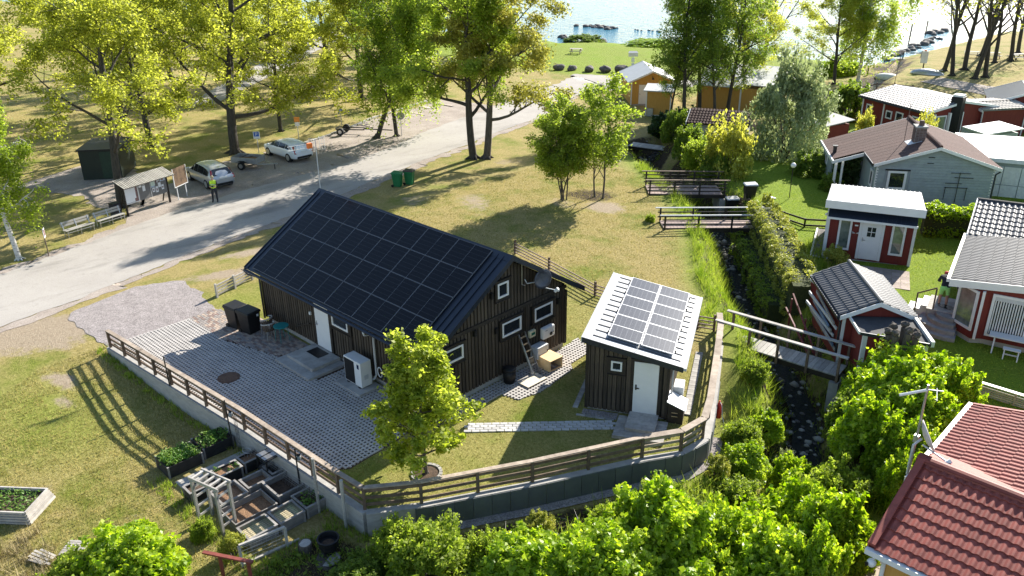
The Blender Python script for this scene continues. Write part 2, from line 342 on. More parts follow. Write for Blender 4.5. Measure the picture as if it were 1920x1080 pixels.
def sheet(name, A, B, n, m, dz, mt, kind='structure', flat=None, rag=.0):
    """surface ruled between polylines A and B, draped on the terrain"""
    def res(P,n):
        P=np.array(P,float); d=np.r_[0,np.cumsum(np.hypot(*np.diff(P,axis=0).T))]; s=np.linspace(0,d[-1],n)
        return np.stack([np.interp(s,d,P[:,0]),np.interp(s,d,P[:,1])],-1)
    a=res(A,n); b=res(B,n)
    if rag:
        for q,s_ in ((a,1),(b,2)): q+=rag*np.stack([nz2(q[:,0],q[:,1],1.6,s_)+.8*nz2(q[:,0],q[:,1],5,s_+5),nz2(q[:,0],q[:,1],1.7,s_+2)+.8*nz2(q[:,0],q[:,1],5.5,s_+7)],-1)
    t_=np.linspace(0,1,m)[:,None,None]; G=a[None]*(1-t_)+b[None]*t_
    Zs=(terrain(G[...,0],G[...,1]) if flat is None else np.full(G.shape[:2],flat))+dz
    me=grid_mesh(name,G[...,0],G[...,1],Zs,None); me.materials.append(mt)
    if me.polygons[0].normal.z<0: me.flip_normals()
    return tag(link(name,me),kind=kind)
def roadmat(name,c,c2,peb=60,strength=.5,sc=.8,var=.3):
    m=mat(name,c,rough=.92,sc=sc,c2=c2,bump=strength,bsc=peb,spec=.25,detail=8); N=m.node_tree.nodes; L=m.node_tree.links
    b=N['Principled BSDF']; src=b.inputs['Base Color'].links[0].from_socket; tc=[n for n in N if n.type=='TEX_COORD'][0]
    v=N.new('ShaderNodeTexVoronoi'); v.inputs['Scale'].default_value=peb*.45; L.new(tc.outputs['Object'],v.inputs[0])
    hs=N.new('ShaderNodeHueSaturation'); mr=N.new('ShaderNodeMapRange'); mr.inputs[3].default_value=1-var; mr.inputs[4].default_value=1+var
    sp=N.new('ShaderNodeSeparateColor'); L.new(v.outputs['Color'],sp.inputs[0]); L.new(sp.outputs[0],mr.inputs[0]); L.new(mr.outputs[0],hs.inputs['Value']); L.new(src,hs.inputs['Color']); L.new(hs.outputs[0],b.inputs['Base Color'])
    return m
M['asphalt']=roadmat('worn_pale_asphalt',(.31,.285,.26),(.37,.345,.315),90,.15,.25,.1)
def stains(m,sc,lo,amount,stretch=(1,1,1)):
    N=m.node_tree.nodes; L=m.node_tree.links; b=N['Principled BSDF']; src=b.inputs['Base Color'].links[0].from_socket; g=N.new('ShaderNodeNewGeometry'); mp=N.new('ShaderNodeMapping'); mp.inputs['Scale'].default_value=stretch; mp.inputs['Rotation'].default_value=(0,0,-1.3); L.new(g.outputs['Position'],mp.inputs[0])
    n=N.new('ShaderNodeTexNoise'); n.inputs['Scale'].default_value=sc; n.inputs['Detail'].default_value=7; n.inputs['Roughness'].default_value=.7; L.new(mp.outputs[0],n.inputs[0]); r=N.new('ShaderNodeMapRange'); r.inputs[1].default_value=lo; r.inputs[2].default_value=lo+.16; r.inputs[3].default_value=1; r.inputs[4].default_value=amount; L.new(n.outputs[0],r.inputs[0])
    hs=N.new('ShaderNodeHueSaturation'); L.new(r.outputs[0],hs.inputs['Value']); L.new(src,hs.inputs['Color']); L.new(hs.outputs[0],b.inputs['Base Color'])
stains(M['asphalt'],.5,.5,.72,(1,.25,1)); stains(M['asphalt'],2.5,.56,.8)
M['gravel']=roadmat('pinkish_gravel',(.22,.195,.187),(.33,.295,.285),70,.6,2.5,.4)
M['lotgravel']=roadmat('compacted_lot_gravel',(.24,.20,.17),(.36,.31,.27),60,.4,.6,.25)
near=[(-6,-26),(-8.0,-15),(-9.0,-11.7),(-9.6,-8.1),(-11.5,-3.1),(-12.8,1.3),(-13.7,5.9),(-15.3,11.4),(-16.7,16.2),(-19.0,26),(-21.0,33),(-24,44),(-28.3,51)]
far=[(-12,-26),(-15.4,-14),(-17.0,-9.4),(-18.1,-5.5),(-19.3,-2),(-20.4,2.1),(-20.9,5.7),(-21.4,15.4),(-22.6,20.6),(-25.4,27.9),(-27.4,33.9),(-29.5,40.7),(-33.4,51)]
near_v=[(x+.9*(1 if i<11 else .4),y-.1) for i,(x,y) in enumerate(near)]
sheet('road_verge',near,near_v,400,7,.016,M['lotgravel'],rag=.5)
sheet('road_verge',[(x-.7,y+.1) for x,y in far],[(x+.2,y) for x,y in far],400,5,.019,M['lotgravel'],rag=.5)
sheet('road',near,far,420,13,.024,M['asphalt'],rag=.22)
sheet('beach_lot',[(-28.3,51),(-27.5,56),(-26.3,60),(-22,64.5)],[(-33.4,51),(-35,56),(-38,62.2),(-24,68.2)],80,16,.03,M['asphalt'],rag=.5)
sheet('car_park',[(-19.6,-1.5),(-20.4,2.1),(-20.9,5.7),(-21.4,15.4),(-22.6,20.6),(-25.4,27.9),(-27.4,33.9),(-29,40)],[(-24.5,.5),(-26.8,4.5),(-28.3,7),(-28.9,13),(-30,19),(-32,26),(-34,32.5),(-36,39)],140,16,.013,M['lotgravel'],rag=.6)
sheet('hut_path',[(-24,-1.2),(-29,-1.5),(-31,-2.5),(-34,-3.2)],[(-26,3.2),(-29.5,4.2),(-33,4),(-36.5,2)],60,12,.012,M['lotgravel'],rag=.6)
sheet('gravel_patch',[(-3.2,-9.4),(-5.2,-9.5),(-7.6,-9.3),(-8.3,-8.2)],[(-2.72,-4.5),(-4.4,-4.3),(-7.6,-3.9),(-8.8,-5.6)],120,30,.016,M['gravel'],rag=.25)
sheet('gravel_patch',[(-3.25,-9.35),(-2.7,-9.35)],[(-2.7,-4.6),(-2.68,-4.6)],6,16,.019,M['gravel'])
sheet('far_track',[(-2,79),(6,74),(16,71),(40,70)],[(-1,83),(5,79.5),(16,77),(40,76)],40,6,.03,M['lotgravel'])
sheet('far_track',[(-50,20),(-64,36),(-80,52),(-95,70)],[(-52,18),(-67,33),(-84,49),(-99,68)],40,4,.03,M['asphalt'])
# water
def watermat(name,c,sc,bump,rough):
    m=bpy.data.materials.new(name); m.use_nodes=True; N=m.node_tree.nodes; L=m.node_tree.links; b=N['Principled BSDF']
    b.inputs['Base Color'].default_value=(*c,1); b.inputs['Roughness'].default_value=rough; b.inputs['IOR'].default_value=1.33
    g=N.new('ShaderNodeNewGeometry'); mp=N.new('ShaderNodeMapping'); mp.inputs['Scale'].default_value=(.5,1.0,1); mp.inputs['Rotation'].default_value=(0,0,.7); L.new(g.outputs['Position'],mp.inputs[0])
    n=N.new('ShaderNodeTexNoise'); n.inputs['Scale'].default_value=sc; n.inputs['Detail'].default_value=6; n.inputs['Roughness'].default_value=.6; L.new(mp.outputs[0],n.inputs[0])
    bp=N.new('ShaderNodeBump'); bp.inputs['Strength'].default_value=bump; bp.inputs['Distance'].default_value=.5; L.new(n.outputs[0],bp.inputs['Height']); L.new(bp.outputs[0],b.inputs['Normal'])
    return m
M['sea']=watermat('rippled_sea',(.06,.20,.27),.9,.9,.12)
MB().add([(-2500,60,-2.45),(2500,60,-2.45),(2500,4000,-2.45),(-2500,4000,-2.45),(-2500,-300,-2.45),(-90,-300,-2.45),(-90,60,-2.45)],[(0,1,2,3),(4,5,6,0)]).build('sea',M['sea'],kind='structure')
M['stream']=watermat('stream_water',(.03,.035,.035),5,1.0,.05)
sA=[];sB=[]
for i,(cx,cy) in enumerate(CREEK):
    j0=CREEK[max(i-1,0)]; j1=CREEK[min(i+1,len(CREEK)-1)]; dx,dy=j1[0]-j0[0],j1[1]-j0[1]; l=math.hypot(dx,dy); sA.append((cx-dy/l*.62,cy+dx/l*.42)); sB.append((cx+dy/l*.42,cy-dx/l*.42))
sheet('stream',sA,sB,160,5,0,M['stream'],flat=-1.82)
# ------------------------------------------------------------------ main house
def solarmat(name, c, line, nx, ny, rough=.3, spec=.18):
    """photovoltaic glass: cell grid lines in the panel's own UV-like object coordinates (0..1 by Generated)"""
    m=bpy.data.materials.new(name); m.use_nodes=True; N=m.node_tree.nodes; L=m.node_tree.links; b=N['Principled BSDF']
    b.inputs['Roughness'].default_value=rough; b.inputs['Specular IOR Level'].default_value=spec
    tc=N.new('ShaderNodeTexCoord'); sp=N.new('ShaderNodeSeparateXYZ'); L.new(tc.outputs['UV'],sp.inputs[0])
    def lines(o,n,w):
        a=N.new('ShaderNodeMath'); a.operation='MULTIPLY'; a.inputs[1].default_value=n; L.new(o,a.inputs[0])
        f=N.new('ShaderNodeMath'); f.operation='FRACT'; L.new(a.outputs[0],f.inputs[0])
        c_=N.new('ShaderNodeMath'); c_.operation='LESS_THAN'; c_.inputs[1].default_value=w; L.new(f.outputs[0],c_.inputs[0]); return c_.outputs[0]
    g=N.new('ShaderNodeMath'); g.operation='MULTIPLY'; g.inputs[1].default_value=.35; L.new(lines(sp.outputs[0],nx,.16),g.inputs[0])
    mx=N.new('ShaderNodeMath'); mx.operation='MAXIMUM'; L.new(g.outputs[0],mx.inputs[0]); L.new(lines(sp.outputs[1],ny,.055),mx.inputs[1])
    mixc=N.new('ShaderNodeMix'); mixc.data_type='RGBA'; L.new(mx.outputs[0],mixc.inputs[0]); mixc.inputs[6].default_value=(*c,1); mixc.inputs[7].default_value=(*line,1); L.new(mixc.outputs[2],b.inputs['Base Color'])
    return m
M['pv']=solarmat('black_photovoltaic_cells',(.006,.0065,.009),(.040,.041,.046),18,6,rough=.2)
M['pvsunlit']=solarmat('sunlit_photovoltaic_cells',(.035,.038,.05),(.15,.155,.17),6,20,rough=.28,spec=.3)  # cells and lines lightened to carry the sun glare
M['pvframe']=mat('anodised_panel_frame',(.17,.175,.19),rough=.45,var=.1,metal=.3)
M['pvframelight']=mat('silver_panel_frame',(.55,.56,.58),rough=.4,var=.08,metal=.4)
def uvquad(name, q, mt, t=.02):
    """flat glass laminate with UVs 0..1 and thickness"""
    mb=MB().slab(q,t); me=mb.mesh(name,mt); uv=me.uv_layers.new(name='UVMap')
    quad=[(0,0),(1,0),(1,1),(0,1)]
    for p in me.polygons:
        for k,li in enumerate(p.loop_indices): uv.data[li].uv=quad[p.vertices[k]%4]
    return me
house=thing('wooden_house','dark brown timber house with black solar panels covering its front roof slope','house',(0,0,0))
TS=.6183
def zroof(y): return 5.01-TS*abs(y-.1)
W0,W1,YF,YR=0.0,11.05,-3.6,3.4
MB().box(W0+.05,YF+.05,-.3,W1-.05,YR-.05,.26).build('foundation',M['foundation'],house)
w=MB(); zt=lambda y: zroof(y)-.16
P5=[(YF+.03,.25),(YR-.03,.25),(YR-.03,zt(YR)),(.1,zt(.1)),(YF+.03,zt(YF))]
w.add([(W0+.03,y,z) for y,z in P5]+[(W1-.03,y,z) for y,z in P5],[(4,3,2,1,0),(5,6,7,8,9),(0,1,6,5),(1,2,7,6),(2,3,8,7),(3,4,9,8),(4,0,5,9)])
w.build('wall',M['wallback'],house)
# openings on the gable (y0,y1,z0,z1) and on the front (x0,x1,z0,z1)
GW=[(-.41,.14,3.42,4.0),(1.55,2.57,1.77,2.35),(-.21,.80,1.77,2.35),(-3.19,-2.17,1.76,2.3)]
FW=[(5.2,6.24,1.6,2.12)]; DOOR=(4.0,4.95,.28,2.2)
def board_mesh(w_,h,t,key,c={}):
    k=(round(w_,3),round(h,2),key)
    if k not in c:
        m_=MB().box(-w_/2,0,0,w_/2,t,h); c[k]=m_.mesh('cladding_board',M['board'])
    return c[k]
def cut(z0,z1,holes):
    out=[(z0,z1)]
    for a,b in holes:
        nx=[]
        for p,q in out:
            if b<=p or a>=q: nx.append((p,q))
            else:
                if a-p>.08: nx.append((p,a))
                if q-b>.08: nx.append((b,q))
        out=nx
    return out
pit=.17
for i in range(int((YR-YF)/pit)):
    y=YF+pit*(i+.5); hs=[(a[2]-.12,a[3]+.14) for a in GW if a[0]-.14<y<a[1]+.14]+[(2.62,2.78)]
    for z0,z1 in cut(.22,zroof(y)-.2,hs):
        o=link('cladding_board',board_mesh(.115,z1-z0,.028,0),house); o.location=(W1-.03+rnd.uniform(0,.006),y,z0); o.rotation_euler=(0,0,-math.pi/2)
        o.location.x+=.0; 
for i in range(int((W1-W0)/pit)):
    x=W0+pit*(i+.5); hs=[(a[2]-.12,a[3]+.3) for a in FW if a[0]-.14<x<a[1]+.14]+([(0,3)] if DOOR[0]-.14<x<DOOR[1]+.14 else [])
    for z0,z1 in cut(.22,zroof(YF)-.2,hs):
        o=link('cladding_board',board_mesh(.115,z1-z0,.028,0),house); o.location=(x,YF+.03-rnd.uniform(0,.006),z0); o.rotation_euler=(0,0,math.pi)
for i in range(int((YR-YF)/pit)):
    y=YF+pit*(i+.5); z1=zroof(y)-.2
    o=link('cladding_board',board_mesh(.115,z1-.22,.028,0),house); o.location=(W0+.03,y,.22); o.rotation_euler=(0,0,math.pi/2)
g=MB().box(W1,YF,2.63,W1+.045,YR,2.77); g.box(W1,1.06,.24,W1+.04,1.2,2.625); g.box(W1,2.05,2.78,W1+.04,2.15,zroof(2.1)-.2)
g.build('trim_band',M['trimdark'],house)
for x,y in ((W1-.03,YF-.03),(W1-.03,YR-.09),(W0-.06,YF-.03)):
    MB().box(x,y,.2,x+.09,y+.12,zroof(YF)-.18).build('corner_board',M['trimdark'],house)
def window(parent, name, axis, pos, a0,a1,z0,z1, out, fw=.07, frame=None, trim=None, tw=.11, mull=0, sill=True, glass=None):
    """axis 'x': wall plane x=pos facing +x (out=1) or -x; axis 'y': wall plane y=pos"""
    frame=frame or M['white']
    def bx(mb,u0,u1,w0,w1,d0,d1):
        lo,hi=sorted((pos+out*d0,pos+out*d1))
        if axis=='x': mb.box(lo,u0,w0,hi,u1,w1)
        else: mb.box(u0,lo,w0,u1,hi,w1)
    wn=MB(); bx(wn,a0,a0+fw,z0,z1,.0,.055); bx(wn,a1-fw,a1,z0,z1,.0,.055); bx(wn,a0+fw,a1-fw,z0,z0+fw,.0,.055); bx(wn,a0+fw,a1-fw,z1-fw,z1,.0,.055)
    for k in range(mull): u=a0+(a1-a0)*(k+1)/(mull+1); bx(wn,u-.03,u+.03,z0+fw,z1-fw,.0,.05)
    f=wn.build('window',frame,parent)
    p=MB(); bx(p,a0+fw,a1-fw,z0+fw,z1-fw,.004,.02); p.build('pane',glass or M['glass'],f)
    if trim:
        tb=MB(); bx(tb,a0-tw,a0-.004,z0-tw,z1+tw,.0,.04); bx(tb,a1+.004,a1+tw,z0-tw,z1+tw,.0,.04); bx(tb,a0-.004,a1+.004,z1+.004,z1+tw,.0,.04); bx(tb,a0-.004,a1+.004,z0-tw,z0-.004,.0,.04)
        if sill: bx(tb,a0-tw-.03,a1+tw+.03,z1+tw,z1+tw+.03,.0,.1); bx(tb,a0-tw,a1+tw,z0-tw-.03,z0-tw,.0,.09)
        tb.build('window_trim',trim,f)
    return f
for a0,a1,z0,z1 in GW: window(house,'window','x',W1+.012,a0,a1,z0,z1,1,trim=M['trimdark'])
for a0,a1,z0,z1 in FW: window(house,'window','y',YF-.012,a0,a1,z0,z1,-1,trim=M['trimdark'])
def door(parent,axis,pos,out,u0,u1,z0,z1,mt=None,hside=0,handle=None,label=None):
    def bx(mb,a,b,c,d,e,f_):
        lo,hi=sorted((pos+out*e,pos+out*f_))
        if axis=='x': mb.box(lo,a,c,hi,b,d)
        else: mb.box(a,lo,c,b,hi,d)
        return mb
    d=bx(MB(),u0,u1,z0,z1,.0,.05).build('door',mt or M['white'],parent,bevel=.006,label=label)
    hu=u0+.09 if hside==0 else u1-.09; zc=z0+1.0
    h=MB(); bx(h,hu-.025,hu+.025,zc-.08,zc+.12,.05,.065); bx(h,hu-.02,hu+.12 if hside==0 else hu+.02,zc-.01,zc+.02,.09,.11); bx(h,hu-.012,hu+.012,zc-.012,zc+.02,.06,.09)
    h.build('handle',handle or M['steelgrey'],d); return d
door(house,'y',YF-.005,-1,DOOR[0],DOOR[1],DOOR[2],DOOR[3])
t=MB(); t.box(DOOR[0]-.14,YF-.05,.24,DOOR[0]-.004,YF,DOOR[3]+.15); t.box(DOOR[1]+.004,YF-.05,.24,DOOR[1]+.14,YF,DOOR[3]+.15); t.box(DOOR[0]-.004,YF-.05,DOOR[3]+.004,DOOR[1]+.004,YF,DOOR[3]+.15)
t.box(6.32,YF-.045,.24,6.42,YF,2.5); t.build('door_trim',M['trimdark'],house)
# roof sheets, ridge, barge boards, gutter
RX0,RX1,YE,YB=-.6,11.38,-4.0,4.15
def rp(x,y,dz=0): return (x,y,zroof(y)+dz)
rs=MB().slab([rp(RX0,YE),rp(RX1,YE),rp(RX1,.1),rp(RX0,.1)],.05)
for k in range(9):
    for x in ([RX0+.22,RX1-.33,RX1-.62][k:k+1]): rs.bar(rp(x,YE+.02,.02),rp(x,0,.02),.035,.05)
rs.build('roof',M['bluesteel'],house)
rs=MB().slab([rp(RX0,.1),rp(RX1,.1),rp(RX1,YB),rp(RX0,YB)],.05)
for k in range(20): x=RX0+.3+k*.6; rs.bar(rp(x,.3,.02),rp(x,YB-.02,.02),.03,.05)
rs.build('roof',M['bluesteel'],house)
MB().slab([(RX0-.03,-.13,zroof(-.13)+.02),(RX1+.03,-.13,zroof(-.13)+.02),(RX1+.03,.1,5.05),(RX0-.03,.1,5.05)],.03).slab([(RX0-.03,.1,5.05),(RX1+.03,.1,5.05),(RX1+.03,.33,zroof(.33)+.02),(RX0-.03,.33,zroof(.33)+.02)],.03).build('ridge_cap',M['bluesteel'],house)
for x in (RX0,RX1):
    for ya,yb in ((YE,.1),(.1,YB)):
        s_=1 if x>0 else -1
        MB().slab([(x,ya,zroof(ya)+.04),(x,yb,zroof(yb)+.04),(x,yb,zroof(yb)-.17),(x,ya,zroof(ya)-.17)],.035*s_).build('barge_board',M['bluesteel'],house)
MB().box(RX0+.04,YE-.03,zroof(YE)-.19,RX1-.04,YE+.0,zroof(YE)-.055).build('fascia',M['trimdark'],house)
gt=MB(); n=7
for k in range(n-1):
    a0,a1=math.pi+math.pi*k/(n-1),math.pi+math.pi*(k+1)/(n-1); yc,zc,r=YE-.09,zroof(YE)-.03,.065
    gt.slab([(RX0-.02,yc+r*math.cos(a0),zc+r*math.sin(a0)),(RX1+.0,yc+r*math.cos(a0),zc+r*math.sin(a0)),(RX1+.0,yc+r*math.cos(a1),zc+r*math.sin(a1)),(RX0-.02,yc+r*math.cos(a1),zc+r*math.sin(a1))],.008)
gt.build('gutter',M['bluesteel'],house)
MB().tube([(7.88,YE-.09,zroof(YE)-.12),(7.88,YE-.06,zroof(YE)-.25),(7.88,YF-.07,2.1),(7.88,YF-.07,.42),(7.86,YF-.14,.3),(7.7,YF-.3,.16)],.045,10).build('downpipe',M['lightgrey'],house,smooth=True)
MB().tube([(RX0+.1,YE-.09,zroof(YE)-.1),(RX0+.12,YE+.05,zroof(YE)-.3),(-.06,YF-.08,zroof(YE)-.42),(-.06,YF-.08,.15)],.042,10).build('downpipe',M['bluesteel'],house,smooth=True)
MB().bar((2.51,YF-.1,.62),(3.61,YF-.1,1.12),.05,.05).bar((2.6,YF,.66),(2.6,YF-.1,.66),.03,.03).bar((3.5,YF,1.07),(3.5,YF-.1,1.07),.03,.03).build('handrail',M['trimdark'],house)
for y,z in ((-.72,3.66),(-.53,2.2),(-1.6,2.5),(2.9,2.22)): MB().box(W1+.0,y-.06,z-.11,W1+.11,y+.06,z+.11).build('wall_lamp',M['black'],house)
MB().box(3.58,YF-.06,1.5,3.68,YF,1.62).build('wall_lamp',M['white'],house)
MB().tube([(W1+.1,.8,4.6),(W1+.1,.8,3.62),(W1+.12,.95,3.55)],.012,5).build('cable',M['steelgrey'],house)
# 24 solar panels, each two half fields in a slim frame
PW,PH=1.7463,1.154; cs,sn=math.cos(math.atan(TS)),math.sin(math.atan(TS))
def pvmesh(w,h):
    g_=.006; fr=MB()
    fr.box(g_,g_,0,w-g_,g_+.011,.042).box(g_,h-g_-.011,0,w-g_,h-g_,.042).box(g_,g_+.011,0,g_+.011,h-g_-.011,.042).box(w-g_-.011,g_+.011,0,w-g_,h-g_-.011,.042).box(w/2-.005,g_+.011,0,w/2+.005,h-g_-.011,.0405)
    f_=fr.mesh('panel_frame',M['pvframe'])
    a=uvquad('cell_field',[(g_+.011,g_+.011,.036),(w/2-.005,g_+.011,.036),(w/2-.005,h-g_-.011,.036),(g_+.011,h-g_-.011,.036)],M['pv'])
    return f_,a,w/2+.005-g_-.011
pf,pa,off=pvmesh(PW,PH)
for r in range(4):
    for c in range(6):
        e=link('solar_panel',pf,house); yb=-(r+1)*PH*cs
        e.location=(c*PW,yb,5.05+yb*TS-.045); e.rotation_euler=(math.atan(TS),0,0)
        for k in range(2):
            q=link('cell_field',pa,e); q.location=(k*off,0,0)
# things fixed to or standing by the house
a=thing('tv_antenna','white grid tv antenna with orange box on a thin mast at the far ridge end','antenna',(-.62,.15,4.9))
MB().tube([(0,0,0),(0,0,2.35)],.022,6).build('mast',M['lightgrey'],a)
for s_ in (-1,1):
    an=MB()
    for k in range(5): an.tube([(-.1+.1*k,s_*.14+.12*s_*abs(k-2)/2,2.15-.25),(-.1+.1*k,s_*.14+.12*s_*abs(k-2)/2,2.15+.25)],.008,4)
    for z in (1.9,2.15,2.4): an.tube([(-.1,s_*.26,z),(.1,s_*.14,z),(.3,s_*.26,z)],.008,4)
    an.build('reflector',M['whiteold'],a)
bo=MB()
for z in (2.02,2.2): bo.bar((0,-.12,z),(-.25,-1.25,z-.02),.025,.025)
for k in range(8): bo.tube([(-.05-.025*k,-.35-.12*k,2.2),(-.05-.025*k,-.35-.12*k,2.02)],.01,4)
bo.build('boom',M['whiteold'],a); MB().box(-.08,-.42,2.0,.06,-.2,2.22).build('amplifier_box',mat('orange_plastic',(.75,.18,.03),rough=.5),a)
d=thing('satellite_dish','dark round satellite dish with white feed horn high on the gable','satellite dish',(W1+.05,1.5,3.6))
MB().tube([(0,-.5,.15),(.12,-.5,.02),(.2,-.2,0),(.25,0,.05)],.022,6).build('bracket',M['lightgrey'],d)
ds=MB(); ds.lathe([(.02,.02),(.15,.0),(.3,.03),(.42,.09),(.43,.1),(.3,.05),(.15,.02)],20,sx=.85); o=ds.build('dish',mat('dark_grey_dish',(.05,.055,.07),rough=.4),d,smooth=True); o.location=(.3,.08,.08); o.rotation_euler=(R_(25),R_(75),R_(20))
MB().tube([(.32,.1,-.25),(.75,.42,-.36)],.016,6).build('feed_arm',M['white'],d); MB().tube([(.7,.4,-.42),(.8,.46,-.28)],.06,8).tube([(.78,.5,-.38),(.72,.56,-.4)],.05,8).build('feed_horn',M['white'],d)
t=thing('solar_inverter','white rounded inverter box with a black dial below the right gable window','inverter',(W1+.05,2.17,1.2))
MB().box(0,-.33,-.24,.2,.33,.24).build('case',M['white'],t,bevel=.05); MB().tube([(.2,.1,-.08),(.215,.1,-.08)],.075,14).build('dial',M['black'],t); MB().box(.2,.2,-.06,.206,.28,-.03).box(.2,-.22,.12,.204,-.1,.135).build('display',M['black'],t)
t=thing('battery_cabinet','grey white wall cabinet beside the leaning ladder','cabinet',(W1+.02,1.65,.6))
MB().box(0,-.31,-.24,.38,.31,.24).build('case',mat('cabinet_grey',(.52,.54,.56),rough=.5,var=.05),t,bevel=.015); MB().box(.38,.22,-.06,.4,.26,.02).build('lock',M['black'],t)
t=thing('meter_box','small cream meter box with a green display on the gable wall','box',(W1+.03,1.34,1.4))
MB().box(0,-.17,-.14,.12,.17,.14).build('case',mat('cream_plastic',(.55,.52,.36),rough=.5),t,bevel=.02); MB().box(.12,-.08,-.05,.125,.12,.06).build('display',mat('green_display',(.02,.12,.09),rough=.2),t)
t=thing('ladder','grey aluminium ladder leaning against the gable wall','ladder',(W1,.9,0))
lb=Vector((.75,0,0)); lt=Vector((.06,-.1,1.62))
for s_ in (-1,1): MB().bar(lb+Vector((0,s_*.19,0)),lt+Vector((0,s_*.17,0)),.03,.07,up=(1,0,0)).bar(lb+Vector((.09,s_*.16,0)),lt+Vector((.05,s_*.15,-.1)),.025,.05,up=(1,0,0)).build('stile',M['alu'],t)
for k in range(6): p=lb.lerp(lt,(k+.6)/6.2); MB().bar(p+Vector((0,-.19,0)),p+Vector((0,.19,0)),.03,.05).build('rung',M['alu'],t)
t=thing('wooden_crate','open fresh pine box on its side beside the cabinet, tools inside','crate',(11.75,1.72,0),R_(-4))
for k in range(5): MB().box(-.36,-.34+k*.137,.48,.36,-.34+k*.137+.133,.51).build('board',M['pine'],t)
MB().box(-.34,-.34,.03,.3,-.31,.48).build('side_panel',M['pine'],t); MB().box(-.34,.31,.03,.34,.34,.48).build('side_panel',M['pine'],t); MB().box(-.34,-.3,.0,.34,.3,.03).build('base',M['pine'],t); MB().box(-.34,-.3,.03,-.31,.3,.48).build('back_panel',M['pine'],t); MB().box(.31,-.34,.03,.34,-.3,.48).box(.3,-.3,.03,.34,.3,.09).build('front_edge',M['pine'],t)
tl=thing('spade','small pale tool lying inside the open pine box','tool',(11.85,1.75,.05)); MB().bar((-.1,-.1,.1),(.15,.05,.02),.03,.03).build('shaft',M['lightgrey'],tl); MB().box(-.16,-.2,.08,.0,-.05,.13).build('blade',M['lightgrey'],tl)
t=thing('wooden_platform','low sunlit platform of pale boards lying on the grid pavers','platform',(12.03,.42,0),R_(-2))
for k in range(4): MB().box(-.28+k*.14,-.5,.07,-.28+k*.14+.136,.5,.1).build('board',mat('pale_new_boards',(.62,.55,.44),rough=.7,sc=4,var=.12,stretch=(1,10,1)) if k==0 else bpy.data.materials['pale_new_boards'],t)
MB().box(-.28,-.5,.0,-.24,.5,.07).box(.23,-.5,.0,.27,.5,.07).build('bearer',M['trimdark'],t)
t=thing('waste_barrel','black round barrel with a lid standing at the gable wall','barrel',(11.42,-.2,0)); MB().lathe([(.2,0),(.24,.3),(.24,.58)],16).build('drum',M['black'],t,smooth=True); MB().lathe([(.26,.58),(.27,.62),(.2,.66),(.05,.68)],16).build('lid',M['black'],t,smooth=True)
t=thing('entrance_steps','two level grey concrete entrance steps below the white front door','steps',(0,0,0))
MB().box(3.75,-4.95,.13,5.52,YF-.055,.27).build('landing',M['concrete'],t,bevel=.01); MB().box(3.5,-5.35,0,5.86,YF-.05,.129).build('tread',M['concrete'],t,bevel=.01)
tag(MB().box(4.15,-4.3,.271,4.95,-3.8,.29).build('door_mat',M['black']),'black rectangular doormat on the concrete landing','doormat')
t=thing('heat_pump','white outdoor heat pump with a black fan grille by the downpipe','heat pump',(7.38,-4.13,.14))
MB().box(-.52,-.24,0,.52,.24,1.02).build('case',M['white'],t,bevel=.015); MB().box(-.48,-.25,.04,.12,-.241,.97).build('fan_grille',M['black'],t); MB().box(.3,-.247,.75,.42,-.241,.93).build('control_panel',mat('navy_display',(.02,.03,.07),rough=.2),t); MB().box(.521,-.1,.3,.53,.08,.48).build('label',M['lightgrey'],t)
t2=thing('heat_pump_slab','grey concrete slab carrying the white heat pump','slab',(7.4,-4.2,0)); MB().box(-.75,-.5,0,.78,.5,.1).build('slab',M['concrete'],t2,bevel=.01); MB().box(-.4,-.2,.1,-.3,.35,.14).box(.3,-.2,.1,.4,.35,.14).build('foot',M['blackmetal'],t2)
t=thing('hose_reel','black hose box with a white ring on the wall right of the downpipe','hose reel',(8.55,YF-.03,.55)); MB().box(-.1,-.2,0,.35,0,.35).build('box',M['black'],t,bevel=.02)
MB().tube([(-.27+.13*math.cos(k*math.pi/8),-.16,.18+.2*math.sin(k*math.pi/8)) for k in range(17)],.018,6).build('hose_ring',M['white'],t)
# wheelie bins
def wheelie(name,label,grp,loc,rz,mt,lid,w=.58,h=1.06,tagm=True):
    t=thing(name,label,'bin',loc,rz,grp); a,b,c=w/2,w/2+.04,h-.08
    bd=MB(); bd.add([(-a*.82,-b*.78,.04),(a*.82,-b*.78,.04),(a*.82,b*.7,.04),(-a*.82,b*.7,.04),(-a,-b,c),(a,-b,c),(a,b,c),(-a,b,c)],[(3,2,1,0),(4,5,6,7),(0,1,5,4),(1,2,6,5),(2,3,7,6),(3,0,4,7)])
    bd.box(-a-.02,-b-.02,c-.06,a+.02,b+.02,c); bd.build('body',mt,t,bevel=.02)
    l=MB(); l.add([(-a-.03,-b-.05,c),(a+.03,-b-.05,c),(a+.03,b+.05,c),(-a-.03,b+.05,c),(-a,-b,c+.06),(a,-b,c+.06),(a,b,c+.1),(-a,b,c+.1)],[(3,2,1,0),(4,5,6,7),(0,1,5,4),(1,2,6,5),(2,3,7,6),(3,0,4,7)]); lo=l.build('lid',lid,t,bevel=.015)
    MB().tube([(-a*.7,b+.07,c+.02),(a*.7,b+.07,c+.02)],.018,6).bar((-a*.6,b,c),(-a*.6,b+.08,c+.02),.03,.03).bar((a*.6,b,c),(a*.6,b+.08,c+.02),.03,.03).build('handle',mt,t)
    for s_ in (-1,1): MB().tube([(s_*a*.72,b*.72+.06,.1),(s_*(a*.72+.07),b*.72+.06,.1)],.1,12).build('wheel',M['black'],t)
    if tagm: MB().box(.1,-b-.026,c-.2,.2,-b-.02,c-.1).build('sticker',M['white'],t)
    return t
